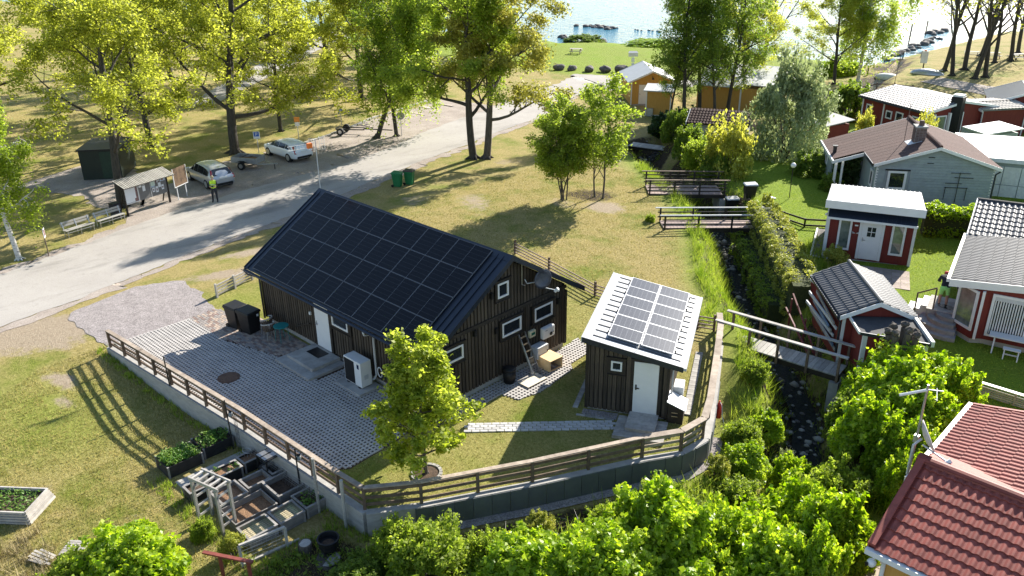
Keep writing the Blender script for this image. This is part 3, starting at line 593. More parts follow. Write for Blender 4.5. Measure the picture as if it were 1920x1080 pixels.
wheelie('wheelie_bin','black wheeled bin at the gravel side, the left of two by the house corner',None,(-.42,-4.78,0),R_(100),M['black'],M['black'],.66)
wheelie('wheelie_bin','black wheeled bin nearer to the garden chairs and house wall',None,(.42,-4.65,0),R_(100),M['black'],M['black'],.66)
# garden furniture
t=thing('garden_table','round teal metal table on thin legs beside the two chairs','table',(2.2,-4.2,0))
MB().lathe([(.3,.71),(.315,.72),(.315,.735),(.3,.742)],28).build('tabletop',M['teal'],t)
for k in range(4): a_=math.pi/4+k*math.pi/2; MB().tube([(.24*math.cos(a_),.24*math.sin(a_),.71),(.3*math.cos(a_),.3*math.sin(a_),0)],.012,6).build('leg',M['teal'],t)
def tubchair(label,loc,rz):
    t=thing('garden_chair',label,'chair',loc,rz,'chairs at the teal table'); br=mat('brown_rattan',(.10,.07,.05),rough=.8,sc=20) if 'brown_rattan' not in bpy.data.materials else bpy.data.materials['brown_rattan']
    MB().lathe([(.22,.42),(.24,.44),(.2,.455)],18).build('seat',br,t)
    arc=[(.27*math.cos(a_),.27*math.sin(a_),.72+.06*math.cos(a_-math.pi/2)) for a_ in [R_(-20+20*k) for k in range(12)]]
    MB().tube(arc,.03,6).build('armrest',M['greywoodx'],t); bk=MB()
    for k in range(11): a_=R_(0+18*k); bk.bar((.23*math.cos(a_),.23*math.sin(a_),.45),(.27*math.cos(a_),.27*math.sin(a_),.73),.05,.012,up=(math.cos(a_),math.sin(a_),0))
    bk.build('backrest',br,t)
    for k in range(4): a_=math.pi/4+k*math.pi/2; MB().tube([(.2*math.cos(a_),.2*math.sin(a_),.44),(.25*math.cos(a_),.25*math.sin(a_),0)],.013,6).build('leg',M['alu'],t)
tubchair('rattan tub chair with metal legs nearest the black bins',(1.1,-4.25,0),R_(-70)); tubchair('rattan tub chair between the other chair and teal table',(1.6,-4.45,0),R_(-95))
tt=thing('lantern','small glowing white lantern by the rattan chair','lantern',(1.62,-4.42,.46)); MB().lathe([(.05,0),(.05,.16),(.02,.22)],10).build('shade',M['white'],tt); MB().lathe([(.055,-.01),(.055,.004)],10).build('base',M['blackmetal'],tt)
# ------------------------------------------------------------------ paved yard
patio=[(-2.75,-9.15),(10.6,-8.5),(11.45,-7.5),(11.35,-5.7),(11.0,-3.7),(-.4,-3.66),(-2.7,-4.55)]
MB().prism(patio,-.02,.006).build('paved_yard',M['soil'],kind='structure'); py=bpy.data.objects['paved_yard']
gable_strip=[(11.06,-3.7),(11.75,-3.6),(11.8,-1.0),(12.5,-.9),(12.75,.1),(12.5,2.2),(12.2,2.4),(12.1,3.9),(11.0,4.3),(11.06,3.4)]
MB().prism(gable_strip,-.02,.006).build('paved_strip',M['soil'],kind='structure'); ps=bpy.data.objects['paved_strip']
M['paver']=mat('grey_grid_paver_concrete',(.34,.32,.30),rough=.9,sc=1.3,c2=(.47,.44,.41),bump=.2,bsc=40)
def clip_line(px_,py_,dx,dy,poly):
    ts=[]; n=len(poly)
    for i in range(n):
        (ax,ay),(bx,by)=poly[i],poly[(i+1)%n]; ex,ey=bx-ax,by-ay; den=dx*ey-dy*ex
        if abs(den)<1e-9: continue
        t_=((ax-px_)*ey-(ay-py_)*ex)/den; u=((ax-px_)*dy-(ay-py_)*dx)/den
        if 0<=u<1: ts.append(t_)
    return sorted(ts)
def lattice(poly,pitch,wd,ang,z,mb):
    """two families of narrow concrete webs leaving open cells"""
    for k,(a,zz) in enumerate(((ang,z),(ang+math.pi/2,z+.002))):
        dx,dy=math.cos(a),math.sin(a); nx,ny=-dy,dx; pr=[p[0]*nx+p[1]*ny for p in poly]
        s=math.floor(min(pr)/pitch)*pitch+pitch/2
        while s<max(pr):
            ts=clip_line(nx*s,ny*s,dx,dy,poly)
            for a0,a1 in zip(ts[::2],ts[1::2]):
                if a1-a0>.05:
                    p0=(nx*s+dx*a0,ny*s+dy*a0,zz/2); p1=(nx*s+dx*a1,ny*s+dy*a1,zz/2); mb.bar(p0,p1,wd,zz)
            s+=pitch
grid_poly=[(-2.75,-9.1),(10.6,-8.45),(11.42,-7.5),(11.3,-5.75),(7.0,-5.0),(3.2,-5.1),(.45,-5.85),(-2.7,-5.85)]
mb=MB(); lattice(grid_poly,.15,.064,0,.04,mb); mb.build('paver_grid',M['paver'],py,kind='stuff')
mb=MB(); lattice(gable_strip,.15,.064,0,.04,mb); mb.build('paver_grid',M['paver'],ps,kind='stuff')
lat2=[(6.0,-5.0),(11.3,-5.75),(11.0,-3.68),(6.0,-3.66)]; mb=MB(); lattice(lat2,.15,.064,0,.036,mb); mb.build('paver_grid',M['paver'],py,kind='stuff')
bm_=[mat('paving_brick_%s'%n,c,rough=.85,var=.2,sc=4) for n,c in (('red',(.22,.155,.13)),('grey',(.26,.23,.21)),('buff',(.38,.30,.24)))]
mb=MB(); brick_poly=[(-2.7,-5.83),(.4,-5.83),(3.4,-5.05),(3.5,-3.66),(-.4,-3.66),(-2.7,-4.55)]
for j in range(24):
    for i in range(34):
        cx=-2.7+.215*i+(.1075 if j%2 else 0); cy=-5.8+.108*j
        if pin(cx,cy,brick_poly) and pin(cx+.1,cy,brick_poly): z=.034+rnd.uniform(0,.004); mb.box(cx-.1,cy-.048,.006,cx+.1,cy+.048,z,rnd.choice((0,1,1,2,2)))
mb.build('paving_bricks',bm_,py,kind='stuff')
tag(MB().tube([(3.37,-7.28,.03),(3.37,-7.28,.055)],.42,28).tube([(3.37,-7.28,.055),(3.37,-7.28,.062)],.37,28).build('manhole_cover',mat('rusty_iron',(.07,.038,.024),rough=.8,sc=9,c2=(.15,.085,.055),bump=.3)),'round rust brown iron manhole cover in the grid pavers','manhole')
# stone path, block by block
pth=thing('garden_path','pale paving block path crossing the grass to the small shed','path',(12.4,-3.45,0),math.atan2(3.72,3.68)); L_=5.2
blk=[MB().box(-.126,-.058,0,.126,.058,.035).mesh('paving_block',mat('pale_paving_block_%d'%k,(.42+.05*k,.41+.05*k,.40+.045*k),rough=.85,var=.18,sc=5)) for k in range(3)]
for j in range(4):
    for i in range(19):
        x=.14+i*.277+(.13 if j%2 else 0)
        if x<L_: o=link('paving_block',blk[rnd.randrange(3)],pth); o.location=(x,-.21+j*.138,rnd.uniform(0,.006)); o.rotation_euler=(rnd.uniform(-.02,.02),rnd.uniform(-.02,.02),rnd.uniform(-.03,.03))
# ------------------------------------------------------------------ retaining wall
rw=thing('retaining_wall','low concrete retaining wall with grey blue facing panels round the yard','wall',(0,0,0))
wl=[Vector((x,y,0)) for x,y in WALL]
def offs(p,q,d): v=(q-p).normalized(); return Vector((v.y,-v.x,0))*d      # to the outside
for i in range(len(wl)-1):
    p,q=wl[i],wl[i+1]; o1=offs(p,q,.12); i1=-offs(p,q,.12); e=(q-p).normalized()*.02
    zb=[T(*(p+o1*3)[:2])-.35,T(*(q+o1*3)[:2])-.35]
    P=[p+o1,q+o1,q+i1,p+i1]; MB().prism([v[:2] for v in P],[zb[0],zb[1],zb[1],zb[0]],[.1+.0011*(i%2)]*4).build('wall_segment',mat('pale_board_marked_concrete',(.28,.27,.25),rough=.9,sc=2.5,c2=(.42,.40,.37),stretch=(1,1,4),bump=.25) if i==0 else bpy.data.materials['pale_board_marked_concrete'],rw)
M['facing']=mat('grey_blue_facing_panel',(.105,.115,.12),rough=.7,var=.12,sc=3,per=.12)
seg=[(3,.3),(4,0),(5,0),(6,0),(7,0),(8,.0)]; pts=[wl[2].lerp(wl[3],.86)]+[wl[k] for k in range(3,10)]
dl=[0]
for a,b in zip(pts,pts[1:]): dl.append(dl[-1]+(b-a).length)
def along(s):
    for k in range(len(dl)-1):
        if s<=dl[k+1] or k==len(dl)-2: return pts[k].lerp(pts[k+1],(s-dl[k])/(dl[k+1]-dl[k])), offs(pts[k],pts[k+1],1)
s=0.
while s+.58<dl[-1]:
    a,na=along(s+.008); b,nb=along(s+.572); zb=min(T(*(a+na*.4)[:2]),T(*(b+na*.4)[:2]))-.1
    A_=a+na*.125; B_=b+na*.125
    MB().slab([(A_.x,A_.y,zb),(B_.x,B_.y,zb),(B_.x,B_.y,.085),(A_.x,A_.y,.085)],-.03).build('facing_panel',M['facing'],rw); s+=.58
# gravel strip at the wall foot
ga=[(p+offs(a,b,.16))[:2] for p,a,b in ((along(.2)[0],pts[0],pts[1]),(pts[1],pts[0],pts[1]),(pts[2],pts[1],pts[2]),(pts[3],pts[2],pts[3]),(pts[4],pts[3],pts[4]),(pts[5],pts[4],pts[5]),(pts[6],pts[5],pts[6]))]
gb=[(p+offs(a,b,.5))[:2] for p,a,b in ((along(.2)[0],pts[0],pts[1]),(pts[1],pts[0],pts[1]),(pts[2],pts[1],pts[2]),(pts[3],pts[2],pts[3]),(pts[4],pts[3],pts[4]),(pts[5],pts[4],pts[5]),(pts[6],pts[5],pts[6]))]
sheet('gravel_strip',ga,gb,80,8,.04,M['gravel'])
# ------------------------------------------------------------------ rail fences
def fence(name,label,pts,z,h,nr,rail,top,post,every=1.25,rw_=.1,rt=.03,tw=.16,zf=None,inset=0):
    t=thing(name,label,'fence',(0,0,0)); pts=[Vector((p[0],p[1],0)) for p in pts]
    zz=lambda p: (T(p.x,p.y) if zf else z)
    for a,b in zip(pts,pts[1:]):
        n=max(1,round((b-a).length/every)); dv=(b-a).normalized(); nn=Vector((dv.y,-dv.x,0))*.05
        for k in range(n+1):
            p=a.lerp(b,k/n)
            if k==n and b is not pts[-1]: continue
            po=MB().box(-.045,-.045,-.02,.045,.045,h-.03).build('post',post,t); po.location=(p.x,p.y,zz(p)); po.rotation_euler=(0,0,math.atan2(dv.y,dv.x))
        for k in range(n):
            p,q=a.lerp(b,k/n),a.lerp(b,(k+1)/n); p.z=zz(p); q.z=zz(q)
            for j in range(nr):
                hz=Vector((0,0,h*(.16+.62*j/max(1,nr-1)))); MB().bar(p+hz-nn,q+hz-nn,rt,rw_).build('rail',rail,t)
            if top: hz=Vector((0,0,h)); MB().bar(p+hz-dv*.0,q+hz,tw,.035).build('top_rail',top,t)
    return t
fence('rail_fence','weathered brown rail fence on the wall beside the shaded patio',[(-2.35,-9.4),(7.12,-8.7),(12.3,-8.5)],.1,.78,3,M['railwood'],M['railtop'],M['railwood'])
fence('rail_fence','brown three rail fence along the panelled wall below the young tree',[(12.3,-8.5),(13.5,-8.42),(14.5,-7.1),(16.2,-4.1),(17.9,-.78)],.1,.78,3,M['railwood'],M['railtop'],M['railwood'],1.6)
fence('rail_fence','sun bleached rail fence with a broad top board on the stream side of the shed',[(17.9,-.78),(18.6,.37),(18.72,1.5),(18.2,2.7),(16.75,5.5),(15.5,7.85),(14.9,8.75)],.1,.78,3,M['railtop'],M['railtop'],M['railwood'],1.5,tw=.24)
M['pinkwood']=mat('faded_pinkish_rails',(.30,.22,.19),rough=.8,var=.2,sc=4,per=.1)
fence('rail_fence','faded four rail fence on the grass behind house and shed',[(14.8,8.6),(14.12,8.4),(8.85,8.1),(5.3,8.9),(2.5,9.4)],0,.8,4,M['pinkwood'],None,M['railwood'],2.7,zf=1,rw_=.05)
fence('rail_fence','short grey white four rail fence beside the gravel patch and house corner',[(-3.95,-3.88),(-4.6,-1.7)],0,.72,4,M['greywoodx'],None,M['greywoodx'],1.1,zf=1,rw_=.07,rt=.05)
# ------------------------------------------------------------------ small shed
sh=thing('garden_shed','small dark brown shed with white door and grey solar panels on a pale metal roof','shed',(14.62,.36,0),R_(27))
SW,SD=2.85,5.45; zs=lambda x: 2.93-.19*(x+.1)
MB().prism([(.02,.02),(SW-.02,.02),(SW-.02,SD),(.02,SD)],[.1]*4,[zs(.02)-.14,zs(SW)-.14,zs(SW)-.14,zs(.02)-.14]).build('wall',M['wallback'],sh)
MB().box(.06,.06,-.1,SW-.06,SD-.06,.1).build('foundation',M['concrete'],sh)
x=.06
while x<SW:
    for z0,z1 in cut(.08,zs(x)-.16,([(0,2.3)] if 1.56<x<2.62 else [])+([(1.62,2.2)] if .72<x<1.4 else [])):
        o=link('cladding_board',board_mesh(.13,z1-z0,.03,1),sh); o.location=(x,.02-rnd.uniform(0,.008),z0); o.rotation_euler=(0,0,math.pi)
    x+=.158
y=.1
while y<SD:
    o=link('cladding_board',board_mesh(.13,zs(SW)-.26,.03,1),sh); o.location=(SW-.02,y,.1); o.rotation_euler=(0,0,-math.pi/2); y+=.158
for cx in (-.02,SW-.07): MB().box(cx,-.035,.08,cx+.1,.02,zs(cx)-.16).build('corner_board',M['trimdark'],sh)
tb=MB(); tb.box(1.55,-.03,.12,1.664,.0,2.26).box(2.514,-.03,.12,2.62,.0,2.26).box(1.664,-.03,2.174,2.514,.0,2.26); tb.build('door_trim',M['trimdark'],sh)
door(sh,'y',.0,-1,1.67,2.51,.17,2.17,handle=M['blackmetal'])
window(sh,'window','y',-.0,.87,1.25,1.71,2.08,-1,fw=.06,trim=M['trimdark'],tw=.13)
M['whiteroof']=mat('pale_standing_seam_metal',(.40,.41,.415),rough=.5,var=.08,sc=2,spec=.3)
A0,A1,B0,B1=-.12,3.32,-.27,5.62
MB().slab([(A0,B0,zs(A0)),(A1,B0,zs(A1)),(A1,B1,zs(A1)),(A0,B1,zs(A0))],.05).build('roof',M['whiteroof'],sh)
M['seam']=mat('dark_roof_seam',(.05,.05,.055),rough=.5)
for k in range(13):
    yy=B0+.42+k*.43; MB().bar((A0+.3,yy,zs(A0+.3)+.014),(A1-.14,yy,zs(A1-.14)+.014),.045,.03).build('roof_seam',M['seam'],sh)
MB().slab([(A0,B0-.002,zs(A0)+.03),(A1,B0-.002,zs(A1)+.03),(A1,B0-.002,zs(A1)-.17),(A0,B0-.002,zs(A0)-.17)],-.03).build('fascia',M['bluesteel'],sh)
MB().box(A0-.03,B0,zs(A0)-.17,A0,B1,zs(A0)+.03).build('fascia',M['whiteroof'],sh); MB().box(A1,B0,zs(A1)-.1,A1+.1,B1,zs(A1)-.0).build('gutter',M['whiteroof'],sh)
MB().tube([(A1+.05,.4,zs(A1)-.12),(SW+.08,.5,2.0),(SW+.08,.5,.3)],.035,8).build('downpipe',M['lightgrey'],sh)
spf=MB(); w_,h_=1.13,1.71
for q in ((0,0,w_,.02),(0,h_-.02,w_,h_),(0,.02,.02,h_-.02),(w_-.02,.02,w_,h_-.02),(.02,h_/2-.012,w_-.02,h_/2+.012)): spf.box(q[0],q[1],0,q[2],q[3],.04)
spm=spf.mesh('panel_frame',M['pvframelight']); cm=[uvquad('cell_field',[(.02,a,.036),(w_-.02,a,.036),(w_-.02,b,.036),(.02,b,.036)],M['pvsunlit']) for a,b in ((.02,h_/2-.012),(h_/2+.012,h_-.02))]
slp=math.atan(.19)
for i in range(2):
    for j in range(3):
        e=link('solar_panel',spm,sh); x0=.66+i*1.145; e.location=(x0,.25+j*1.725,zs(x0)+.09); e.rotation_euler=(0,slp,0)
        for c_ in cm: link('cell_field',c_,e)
        for k in (.35,1.35): MB().box((-.06 if i==0 else w_),k,-.08,(.0 if i==0 else w_+.06),k+.06,.0).build('clamp',M['blackmetal'],e)
MB().tube([(1.72,.0,zs(1.72)),(1.72,-.02,zs(1.72)+.15)],.012,5).build('vent_pin',M['white'],sh)
# deck, step, lean-to and the box on it
dk=thing('shed_deck','grey weathered board deck in front of the white shed door','deck',(14.62,.36,0),R_(27))
for k in range(8): MB().box(1.25,-.2-.155*(k+1)+.008,.03,2.95,-.2-.155*k,.075).build('board',M['greywoodx'],dk)
MB().box(1.25,-1.55,.0,2.95,-1.46,.12).build('edge_beam',M['greywoodx'],dk)
stp=thing('door_step','grey wooden block step standing on the deck under the shed door','step',(14.62,.36,.075),R_(27)); MB().box(1.62,-1.1,0,2.58,-.06,.1).build('riser',M['greywoodx'],stp,bevel=.01)
for k in range(6): MB().box(1.6,-1.12+k*.178,.1,2.6,-1.12+k*.178+.17,.13).build('board',M['greywoodx'],stp)
ln=thing('lean_to_hatch','low brown lean to box with a white ribbed lid on the shed side','lean-to',(14.62,.36,0),R_(27))
MB().prism([(2.9,-.1),(3.42,-.1),(3.42,.62),(2.9,.62)],[.0]*4,[.82,.6,.6,.82]).build('box',M['trimdark'],ln)
for k in range(4): y0=-.16+k*.205; MB().slab([(2.86,y0,.86),(3.5,y0,.59),(3.5,y0+.195,.59),(2.86,y0+.195,.86)],.03).build('lid_board',M['white'],ln)
MB().box(3.05,-.115,.3,3.22,-.101,.42).build('opening',M['black'],ln); MB().box(3.03,-.125,.28,3.24,-.116,.3).box(3.03,-.125,.42,3.24,-.116,.44).build('opening_frame',M['pine'],ln)
bx=thing('vent_unit','small white ventilation unit beside the lean to lid by the shed wall','unit',(14.62,.36,0),R_(27)); MB().box(2.95,.75,.55,3.3,1.35,.95).build('case',M['white'],bx,bevel=.02); MB().box(2.96,.735,.6,3.28,.749,.9).build('grille',M['lightgrey'],bx); MB().box(2.97,.8,0,3.03,1.3,.55).box(3.2,.8,0,3.26,1.3,.55).build('stand',M['steelgrey'],bx)
stn=thing('stone_edging','pale stone edging strip on the sunny side of the shed','edging',(14.62,.36,0),R_(27))
for k in range(14): MB().box(-.14,-.16,-.02,.14,.16,.04+rnd.uniform(0,.012)).build('edging_stone',M['palerock'],stn).location=(3.5,.7+k*.34,0)
for k in range(6): MB().box(-.09,-.16,-.02,.09,.16,.03).build('edging_stone',M['palerock'],stn).location=(-.35,.1+k*.34,0)
for k in range(4): MB().box(-.16,-.05,-.02,.16,.05,.03).build('edging_stone',M['palerock'],stn).location=(-.05+k*.34,-.48,0)
tag(MB().prism([(-.05,-.42),(1.2,-.42),(1.2,-.03),(-.05,-.03)],-.01,.012).build('shed_gravel',M['gravel'],kind='structure'))
bpy.data.objects['shed_gravel'].location=(14.62,.36,0); bpy.data.objects['shed_gravel'].rotation_euler=(0,0,R_(27))
fl=thing('fire_extinguisher','small red canister with a white hose hanging outside the bleached fence','canister',(18.0,3.75,-.5)); MB().lathe([(.0,0),(.1,.02),(.1,.55),(.04,.64),(.03,.7)],12).build('canister',mat('red_paint',(.55,.03,.03),rough=.35),fl,smooth=True); MB().tube([(0,0,.68),(.12,-.05,.6),(.22,-.12,.2),(.35,-.2,.02)],.015,6).build('hose',M['white'],fl)
# ------------------------------------------------------------------ vegetable garden below the wall
G0=-.70
def leaf_cluster(n,spread,size,rng,up=.5):
    """n leaf quads scattered in a box (sx,sy,sz): returns vertex array (n*4,3)"""
    c=(rng.random((n,3))-.5)*2*np.array(spread); return quads(c,size,rng,up)
def quads(c,size,rng,up=.5,droop=0.0):
    n=len(c); nrm=rng.normal(size=(n,3)); nrm[:,2]=np.abs(nrm[:,2])+up; nrm/=np.linalg.norm(nrm,axis=1)[:,None]
    a=np.cross(nrm,rng.normal(size=(n,3))); a/=np.linalg.norm(a,axis=1)[:,None]+1e-9; b=np.cross(nrm,a)
    s=(size*rng.uniform(.6,1.35,n))[:,None]; a*=s*.62; b*=s
    tip=c+b; 
    v=np.stack([c-b*.55, c+a*.9+nrm*s*.08, tip-nrm*s*.15, c-a*.9+nrm*s*.08],1); return v
def leafmesh(name, V, mt, rng):
    n=len(V); me=bpy.data.meshes.new(name); me.vertices.add(n*4); me.vertices.foreach_set('co',V.reshape(-1).astype(np.float32))
    me.loops.add(n*4); me.loops.foreach_set('vertex_index',np.arange(n*4,dtype=np.int32)); me.polygons.add(n); me.polygons.foreach_set('loop_start',np.arange(0,n*4,4,dtype=np.int32)); me.update(calc_edges=True)
    a=me.attributes.new('rnd','FLOAT','FACE'); a.data.foreach_set('value',rng.random(n).astype(np.float32)); me.materials.append(mt); return me
M['leafveg']=leafmat('vegetable_leaf',(.05,.14,.015),(.17,.27,.04),2,.3)
M['blackwood']=mat('black_stained_bed_boards',(.022,.021,.022),rough=.7,var=.4,sc=4,per=.2)
M['greybed']=mat('grey_raw_bed_boards',(.15,.14,.13),rough=.85,sc=4,c2=(.27,.25,.23),stretch=(1,1,4),bump=.2,per=.2)
M['lip']=mat('grey_bed_top_boards',(.17,.16,.15),rough=.85,sc=5,c2=(.30,.28,.26),bump=.2,bsc=40,per=.2)
def bed(label,c,ux,w,d,h,wood,fill,fillz=.75,plants=0,rows=2,grp=None,lip=None,z=G0,netting=False):
    """raised bed: c corner, ux unit direction of its length, w length, d depth"""
    t=thing('raised_bed',label,'raised bed',(c[0],c[1],z),math.atan2(ux[1],ux[0]),grp); bh=h/rows; tk=.035
    for j in range(rows):
        for k,(a,b,c_,e) in enumerate(((0,0,w,tk),(0,d-tk,w,d),(0,tk,tk,d-tk),(w-tk,tk,w,d-tk))): MB().box(a,b,j*bh+.004,c_,e,(j+1)*bh).build('side_board',wood,t)
    for a in (0,w-.06):
        for b in (-.02,d-.04): MB().box(a,b,0,a+.06,b+.06,h+.01).build('corner_post',lip or M['lip'],t)
    if lip:
        for (a,b,c_,e) in ((-.02,-.02,w+.02,.05),(-.02,d-.05,w+.02,d+.02),(-.02,.05,.05,d-.05),(w-.05,.05,w+.02,d-.05)): MB().box(a,b,h+.003,c_,e,h+.03).build('top_board',lip,t)
    n=10; gx,gy=np.meshgrid(np.linspace(tk,w-tk,n),np.linspace(tk,d-tk,n)); me=grid_mesh('soil',gx,gy,h*fillz+.03*nz2(gx*6,gy*6,1,int(w*100)),None); me.materials.append(fill); so_=link('soil',me,t); so_['kind']='stuff'
    if plants:
        rng=np.random.default_rng(int(c[0]*100)%1000); c0=np.stack([rng.uniform(.08,w-.08,plants//9),rng.uniform(.08,d-.08,plants//9)],-1); cs_=np.repeat(c0,9,0); C=np.c_[cs_+rng.normal(0,.055,cs_.shape),h*fillz+.03+rng.random(len(cs_))*.17]
        o=link('plants',leafmesh('plants',quads(C,.055,rng,.8),M['leafveg'],rng),t); o['kind']='stuff'
    if netting:
        mb=MB()
        for k in range(9): mb.bar((w*.05,d*k/9+.05,h+.02),(w*.95,d*k/9+.05,h+.02),.006,.006)
        for k in range(7): mb.bar((w*k/7+.05,.05,h+.024),(w*k/7+.05,d-.05,h+.024),.006,.006)
        mb.build('netting',mat('dark_green_netting',(.02,.06,.03),rough=.6) if 'dark_green_netting' not in bpy.data.materials else bpy.data.materials['dark_green_netting'],t)
    return t
ux=(.02,.9998)   # beds run away from the camera-left lawn towards the wall
bed('long black raised bed full of green plants, the outer of the two end to end',(6.75,-11.35),ux,1.22,.95,.42,M['blackwood'],M['soil'],.85,1500,lip=None)
bed('black raised bed with fewer plants, close under the concrete wall',(6.62,-10.05),ux,1.1,.9,.42,M['blackwood'],M['soil'],.85,500)
dkk=thing('plank_walkway','grey plank walkway between the black beds and the grey beds','walkway',(7.5,-11.3,G0))
for k in range(4): MB().box(-.42+k*.2,0,0,-.42+k*.2+.19,2.6,.035).build('plank',M['greywood'],dkk)
bed('dark narrow bed with bare soil nearest the lawn behind the arbour',(8.55,-11.45),ux,.95,.52,.4,M['blackwood'],M['soil'],.85,lip=M['lip'])
bed('dark narrow bed with dry stalks, the middle one behind the arbour',(8.42,-10.45),ux,.85,.52,.4,M['blackwood'],M['chips'],.85,60,lip=M['lip'])
bed('dark narrow bed of brown soil beside the small black table',(8.35,-9.5),ux,.72,.52,.4,M['blackwood'],M['chips'],.85,lip=M['lip'])
bed('grey board bed with earth and shadow stripes seen through the arbour',(9.72,-11.0),ux,.85,.85,.38,M['greybed'],M['chips'],.7,lip=M['lip'])
bed('grey board bed of sunny striped soil in the middle of the garden',(9.6,-10.05),ux,.8,.6,.38,M['greybed'],M['chips'],.6,lip=M['lip'])
bed('grey board bed of dark shaded soil beyond the striped one',(9.5,-9.15),ux,.72,.6,.38,M['greybed'],M['soil'],.55,lip=M['lip'])
bed('large square grey bed with dark soil next to the concrete wall',(10.65,-9.62),ux,1.0,1.0,.38,M['greybed'],M['soil'],.5,lip=M['lip'])
bed('large low grey bed covered with reddish bark chips',(10.75,-11.15),ux,1.4,1.0,.3,M['greybed'],M['chips'],.3)
bed('grey bed with a leafy pale green plant at the wall end',(11.75,-9.35),ux,.85,.85,.38,M['greybed'],M['soil'],.7,170,lip=M['lip'])
bed('netted grey bed with brown straw between two other beds',(11.78,-10.25),ux,.82,.75,.36,M['greybed'],M['straw'],.7,lip=M['lip'],netting=True)
bed('netted grey bed with pale straw at the outer corner',(11.72,-11.25),ux,.92,.72,.36,M['greybed'],M['straw'],.7,lip=M['lip'],netting=True)
# arbour
ar=thing('garden_arbour','grey wooden arbour with ladder sides and a slatted top over the beds','arbour',(10.0,-11.35,G0),R_(14))
aw,ad,ah=1.0,.48,1.6
for x in (-aw/2,aw/2):
    for y in (-ad/2,ad/2): MB().box(x-.04,y-.04,0,x+.04,y+.04,ah).build('post',M['greywood'],ar)
    for k in range(4): MB().bar((x,-ad/2+.04,.3+k*.35),(x,ad/2-.04,.3+k*.35),.035,.07).build('rung',M['greywoodx'],ar)
for y in (-ad/2,ad/2): MB().bar((-aw/2-.12,y,ah+.05),(aw/2+.12,y,ah+.05),.045,.1).build('beam',M['greywoodx'],ar)
for k in range(5): MB().bar((-aw/2+k*aw/4,-ad/2+.025,ah+.05),(-aw/2+k*aw/4,ad/2-.025,ah+.05),.07,.06).build('slat',M['greywoodx'],ar)
tb_=thing('potting_table','small black frame table with a silver sheet top against the wall','table',(8.95,-8.95,G0),R_(2))
for x in (-.28,.28):
    for y in (-.22,.22): MB().box(x-.02,y-.02,0,x+.02,y+.02,.76).build('leg',M['blackmetal'],tb_)
MB().box(-.32,-.26,.76,.32,.26,.79).build('tabletop',M['blackmetal'],tb_); MB().box(-.3,-.26,.3,.3,.26,.32).build('shelf',M['blackmetal'],tb_)
for k in range(2): MB().box(-.27+k*.28,-.24,.793,-.05+k*.28,.2,.803).build('metal_sheet',M['alu'],tb_)
def pole(label,x,y,z,h,r,mt,lean=(0,0),name='pole',cat='pole'):
    t=tag(MB().tube([(0,0,-.1),(lean[0],lean[1],h)],r,8).build(name,mt),label,cat); t.location=(x,y,z); return t
pole('thin black pole leaning out over the fence near the manhole cover',2.43,-9.15,-.45,1.75,.025,M['blackmetal'],(-.1,.02))
pole('thin black pole with a lamp jar at the far black bed',6.75,-9.05,-.65,1.85,.025,M['blackmetal'],(-.12,.02))
pole('thin black pole with a lamp jar near the potting table',10.45,-8.75,-.7,1.62,.025,M['blackmetal'],(-.05,.02))
pole('tall silvered wooden post in front of the fence, outer of the pair',11.75,-8.92,-.7,2.0,.05,M['greywood'])
pole('silvered wooden post right at the corner of the concrete wall',12.95,-8.78,-.7,1.75,.055,M['greywood'])
for k,(x,y,z,l) in enumerate(((6.72,-9.03,.55,'glass lantern jar hanging on the black pole by the black bed'),(10.42,-8.73,.42,'glass lantern jar hanging on the black pole by the table'))):
    j=thing('lantern_jar',l,'lantern',(x-.02,y+.1,z)); MB().lathe([(.05,0),(.075,.03),(.075,.14),(.05,.17)],12).build('jar',mat('lantern_glass',(.25,.27,.28),rough=.1,spec=.8) if k==0 else bpy.data.materials['lantern_glass'],j); MB().lathe([(.055,.17),(.06,.2),(.02,.22)],12).build('lid',M['blackmetal'],j); MB().tube([(0,0,.22),(0,-.09,.3)],.01,5).build('hook',M['blackmetal'],j)
cg=MB()
for k in range(3): cg.tube([(7.0+.1*k,-8.98,-.7),(7.0+.1*k,-8.98,.95)],.008,4)
for k in range(8): cg.tube([(7.0,-8.98,-.5+.18*k),(7.2,-8.98,-.5+.18*k)],.006,4)
tag(cg.build('wire_trellis',M['blackmetal']),'tall narrow black wire trellis standing against the concrete wall','trellis')
mb=MB()
for k in range(40): mb.bar((7.9+k*.09,-8.98,-.7),(7.9+k*.09,-8.96,-.02),.006,.006)
for k in range(7): mb.bar((7.9,-8.97,-.65+k*.1),(11.5,-8.83,-.65+k*.1),.006,.006)
tag(mb.build('wire_mesh',M['steelgrey']),'fine grey wire mesh panel along the wall behind the beds','mesh')
mb=MB()
for k in range(9): a_=k*2*math.pi/9; mb.tube([(7.85+.2*math.cos(a_),-9.1+.12*math.sin(a_),-.68),(7.85+.2*math.cos(a_),-9.1+.12*math.sin(a_),-.2)],.006,4)
for z in (-.6,-.4,-.21): mb.tube([(7.85+.2*math.cos(k*math.pi/8),-9.1+.12*math.sin(k*math.pi/8),z) for k in range(17)],.006,4)
tag(mb.build('plant_cage',M['steelgrey']),'round wire plant cage beside the potting table','cage')
gt=thing('wooden_gate','leaning grey wooden gate frame with wire between, outside the beds','gate',(12.15,-11.75,G0))
ga_,gb_=Vector((0,0,0)),Vector((.25,1.3,0))
for p in (ga_,gb_): MB().box(p.x-.035,p.y-.035,0,p.x+.035,p.y+.035,.72).build('post',M['greywood'],gt)
MB().bar(ga_+Vector((0,0,.75)),gb_+Vector((0,0,.75)),.07,.06).build('top_rail',M['greywoodx'],gt); MB().bar(ga_+Vector((0,0,.06)),gb_+Vector((0,.4,.06)),.06,.06).build('bottom_rail',M['greywoodx'],gt)
wm=MB()
